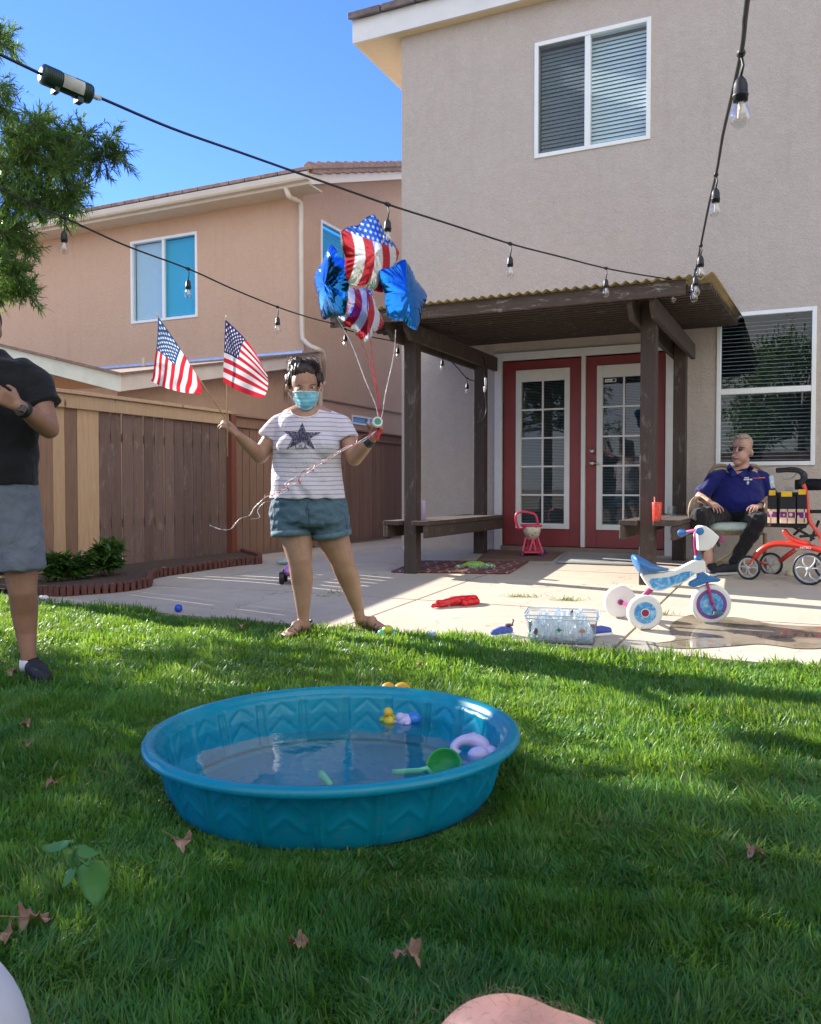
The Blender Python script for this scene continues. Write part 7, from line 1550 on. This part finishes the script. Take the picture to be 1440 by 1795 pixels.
for a_, b_ in (((622,1190,-.06),(608,1252,-.10)), ((676,1190,-.06),(698,1252,-.10)), ((640,1190,.06),(628,1250,.09)), ((665,1190,.06),(680,1250,.09)), ((655,1195,-.05),(640,1250,-.08)), ((655,1195,-.05),(668,1250,-.08))): mb.tube([tq(*a_), tq(*b_)], .011, 8)
lbox(mb, tq(652,1250,0), Vector((1,0,0)), Vector((0,1,0)), .20, .22, -.012, .006); obj('leg_frame', mb, pk, tr2, smooth=False)
for x_, d_ in ((604,-.11), (692,-.11), (712,.10), (628,.10)):
    c = tq(x_,1258,d_); c.z = zg(*uw(c))+.024; mb = MB(); mb.lathe([(-.012,0),(-.012,.02),(-.008,.024),(.008,.024),(.012,.02),(.012,0)], c, (1,.2,0), 18); obj('wheel', mb, ppl, tr2, smooth=False)
# cups on the benches
zb_ = hc(onw(720, 916, wPF))[2]+.0205
def benchpt(px, py, z=None):
    d = ray(px, py); z = zb_ if z is None else z; return Vector((0,0,CZ))+d*((z-CZ)/d.z)
c = onw(741, 915, wPF+.25); c = Vector((c.x, c.y, zb_+.0)); sc_ = c.y/1490
mb = MB(); mb.lathe([(0,.028),(.004,.031),(.165,.031),(.17,.028),(.172,.022)], c, (0,0,1), 24); tag(obj('tumbler', mb, simple('lavender metal', (.42,.34,.50,1), .3, .05), smooth=True, origin=c), 'lavender tumbler standing on the left bench', 'tumbler').data
zr_ = hc(onw(1136, 918, wPF))[2]+.0205
c = benchpt(1152, 921, zb_); c.z = zb_; cu_ = thing('cup_with_straw', c, 'tall red cup with straw on the right bench', 'cup')
mb = MB(); mb.lathe([(0,.026),(.003,.030),(.178,.038),(.182,.036),(.17,.034)], c, (0,0,1), 24); m = NT('dotted red plastic'); v = m.coord(); vo = m.n('ShaderNodeTexVoronoi', {'Vector': v, 'Scale': 70.}); m.col(m.ramp(vo.outputs[0], [(.3, (.75,.12,.07,1)), (.42, (.62,.045,.03,1))])); m.set(Roughness=.35); obj('cup', mb, m.mat, cu_, smooth=True)
mb = MB(); mb.tube([c+Vector((-.01,0,.05)), c+Vector((-.02,0,.225))], .0045, 8); obj('straw', mb, simple('red straw', (.6,.1,.1,1), .4), cu_, smooth=True)
c = benchpt(1178, 911, zb_); c.z = zb_; jr = thing('glass_jar', c, 'clear glass jar with a little water on the right bench', 'jar'); mb = MB(); mb.lathe([(0,.0),(0,.036),(.004,.040),(.105,.040),(.115,.036),(.125,.036),(.125,.0335),(.113,.0335),(.104,.037),(.006,.037),(.005,0)], c, (0,0,1), 24); obj('glass', mb, glass('jar glass', (.9,.93,.92,1), 1.5, .02, 1.8), jr, smooth=True)
mb = MB(); mb.lathe([(.006,0),(.006,.036),(.022,.036),(.022,0)], c, (0,0,1), 24); obj('water', mb, glass('jar water', (.75,.8,.6,1), 1.33, .0, 1.2), jr, smooth=True)
# toy car behind the woman's leg, cloth, balls
c = G(506,1024); Yc = c.y; tcar = thing('toy_car', c, 'pink and black toy car behind the woman with fat black wheels', 'toy car')
for x_, d_ in ((494,-.0), (514,-.03), (500,.16), (520,.13)):
    w_c = at(x_, 1015, Yc+d_); w_c.z = zg(*uw(w_c))+.052; mb = MB(); mb.lathe([(-.022,0),(-.022,.04),(-.016,.052),(.016,.052),(.022,.04),(.022,0)], w_c, (1,.15,0), 22); obj('wheel', mb, M['black'], tcar, smooth=False)
b = MB(); b.ell(at(509,1001,Yc+.07), (.05,.10,.045)); b.ell(at(508,994,Yc+.1), (.03,.05,.035)); blob('body', b, simple('pink lilac plastic', (.48,.20,.55,1), .35), tcar, voxel=.005, sm=3)
c = G(498,990); b = MB(); b.ell(c+Z*.03, (.085,.06,.028)); b.ell(c+Vector((.03,0,.05)), (.05,.04,.02)); tag(blob('folded_cloth', b, simple('pale blue cloth', (.34,.42,.44,1), .9), None, voxel=.006, sm=2, disp=folds(.010, 28, 2), origin=c), 'pale blue crumpled cloth behind the pink toy car', 'cloth')
c = G(313,1073)+Z*.026; mb = MB(); mb.ell(c, (.028,.028,.028)); tag(obj('ball', mb, simple('bright blue rubber', (.01,.07,.55,1), .4), smooth=True, origin=c-Z*.028), 'small bright blue ball on the patio at the lawn edge', 'ball')
c = G(76,1052)+Z*.02; b = MB(); b.ell(c, (.035,.02,.018)); b.ell(c+Vector((.02,0,.005)), (.02,.015,.014)); tag(blob('crumpled_tissue', b, wht, None, voxel=.004, sm=2, disp=folds(.006, 50, 1), origin=c-Z*.02), 'small white crumpled tissue by the brick edging', 'tissue')
c = G(680,1116)+Z*.03; bt = thing('toy_ball_cluster', c-Z*.03, 'green and yellow translucent toy on the grass by the woman\'s foot', 'toy')
for dx, dy, dz, r_, mt, nm in ((0,0,.01,.034,simple('yellow green toy', (.45,.55,.05,1), .3),'yellow_part'), (-.035,-.01,-.005,.024,simple('mint toy', (.10,.50,.30,1), .3),'mint_part'), (.04,.0,-.005,.022,simple('mint toy b', (.12,.50,.34,1), .3),'mint_part')): mb = MB(); mb.ell(c+Vector((dx,dy,dz)), (r_,r_,r_*.8)); obj(nm, mb, mt, bt, smooth=True)
c = G(755,1122)+Z*.02; mb = MB(); mb.lathe([(0,0),(0,.018),(.03,.022),(.04,.018),(.04,0)], c-Z*.015, (.3,-.2,1), 16); tag(obj('bottle_cap', mb, simple('pale blue plastic', (.28,.38,.68,1), .4), smooth=True, origin=c-Z*.02), 'small pale blue plastic cup at the lawn edge', 'cup')
c = G(1383,1163)+Z*.008; mb = MB(); mb.ell(c, (.05,.03,.008)); mb.ell(c+Vector((-.03,0,.002)), (.02,.02,.008)); tag(obj('wet_leaf', mb, simple('grey brown debris', (.25,.2,.17,1), .8, .4, 50), smooth=True, origin=c), 'flat pale bit of debris on the patio edge at far right', 'debris')
c = G(1385,1009)+Z*.0; mb = MB(); mb.lathe([(0,.04),(.02,.034),(.045,.024),(.05,.0)], c, (0,0,1), 12); tag(obj('rubber_stopper', mb, simple('cream rubber', (.55,.48,.32,1), .8), smooth=True, origin=c), 'small cream cone between the rollator wheels', 'stopper')
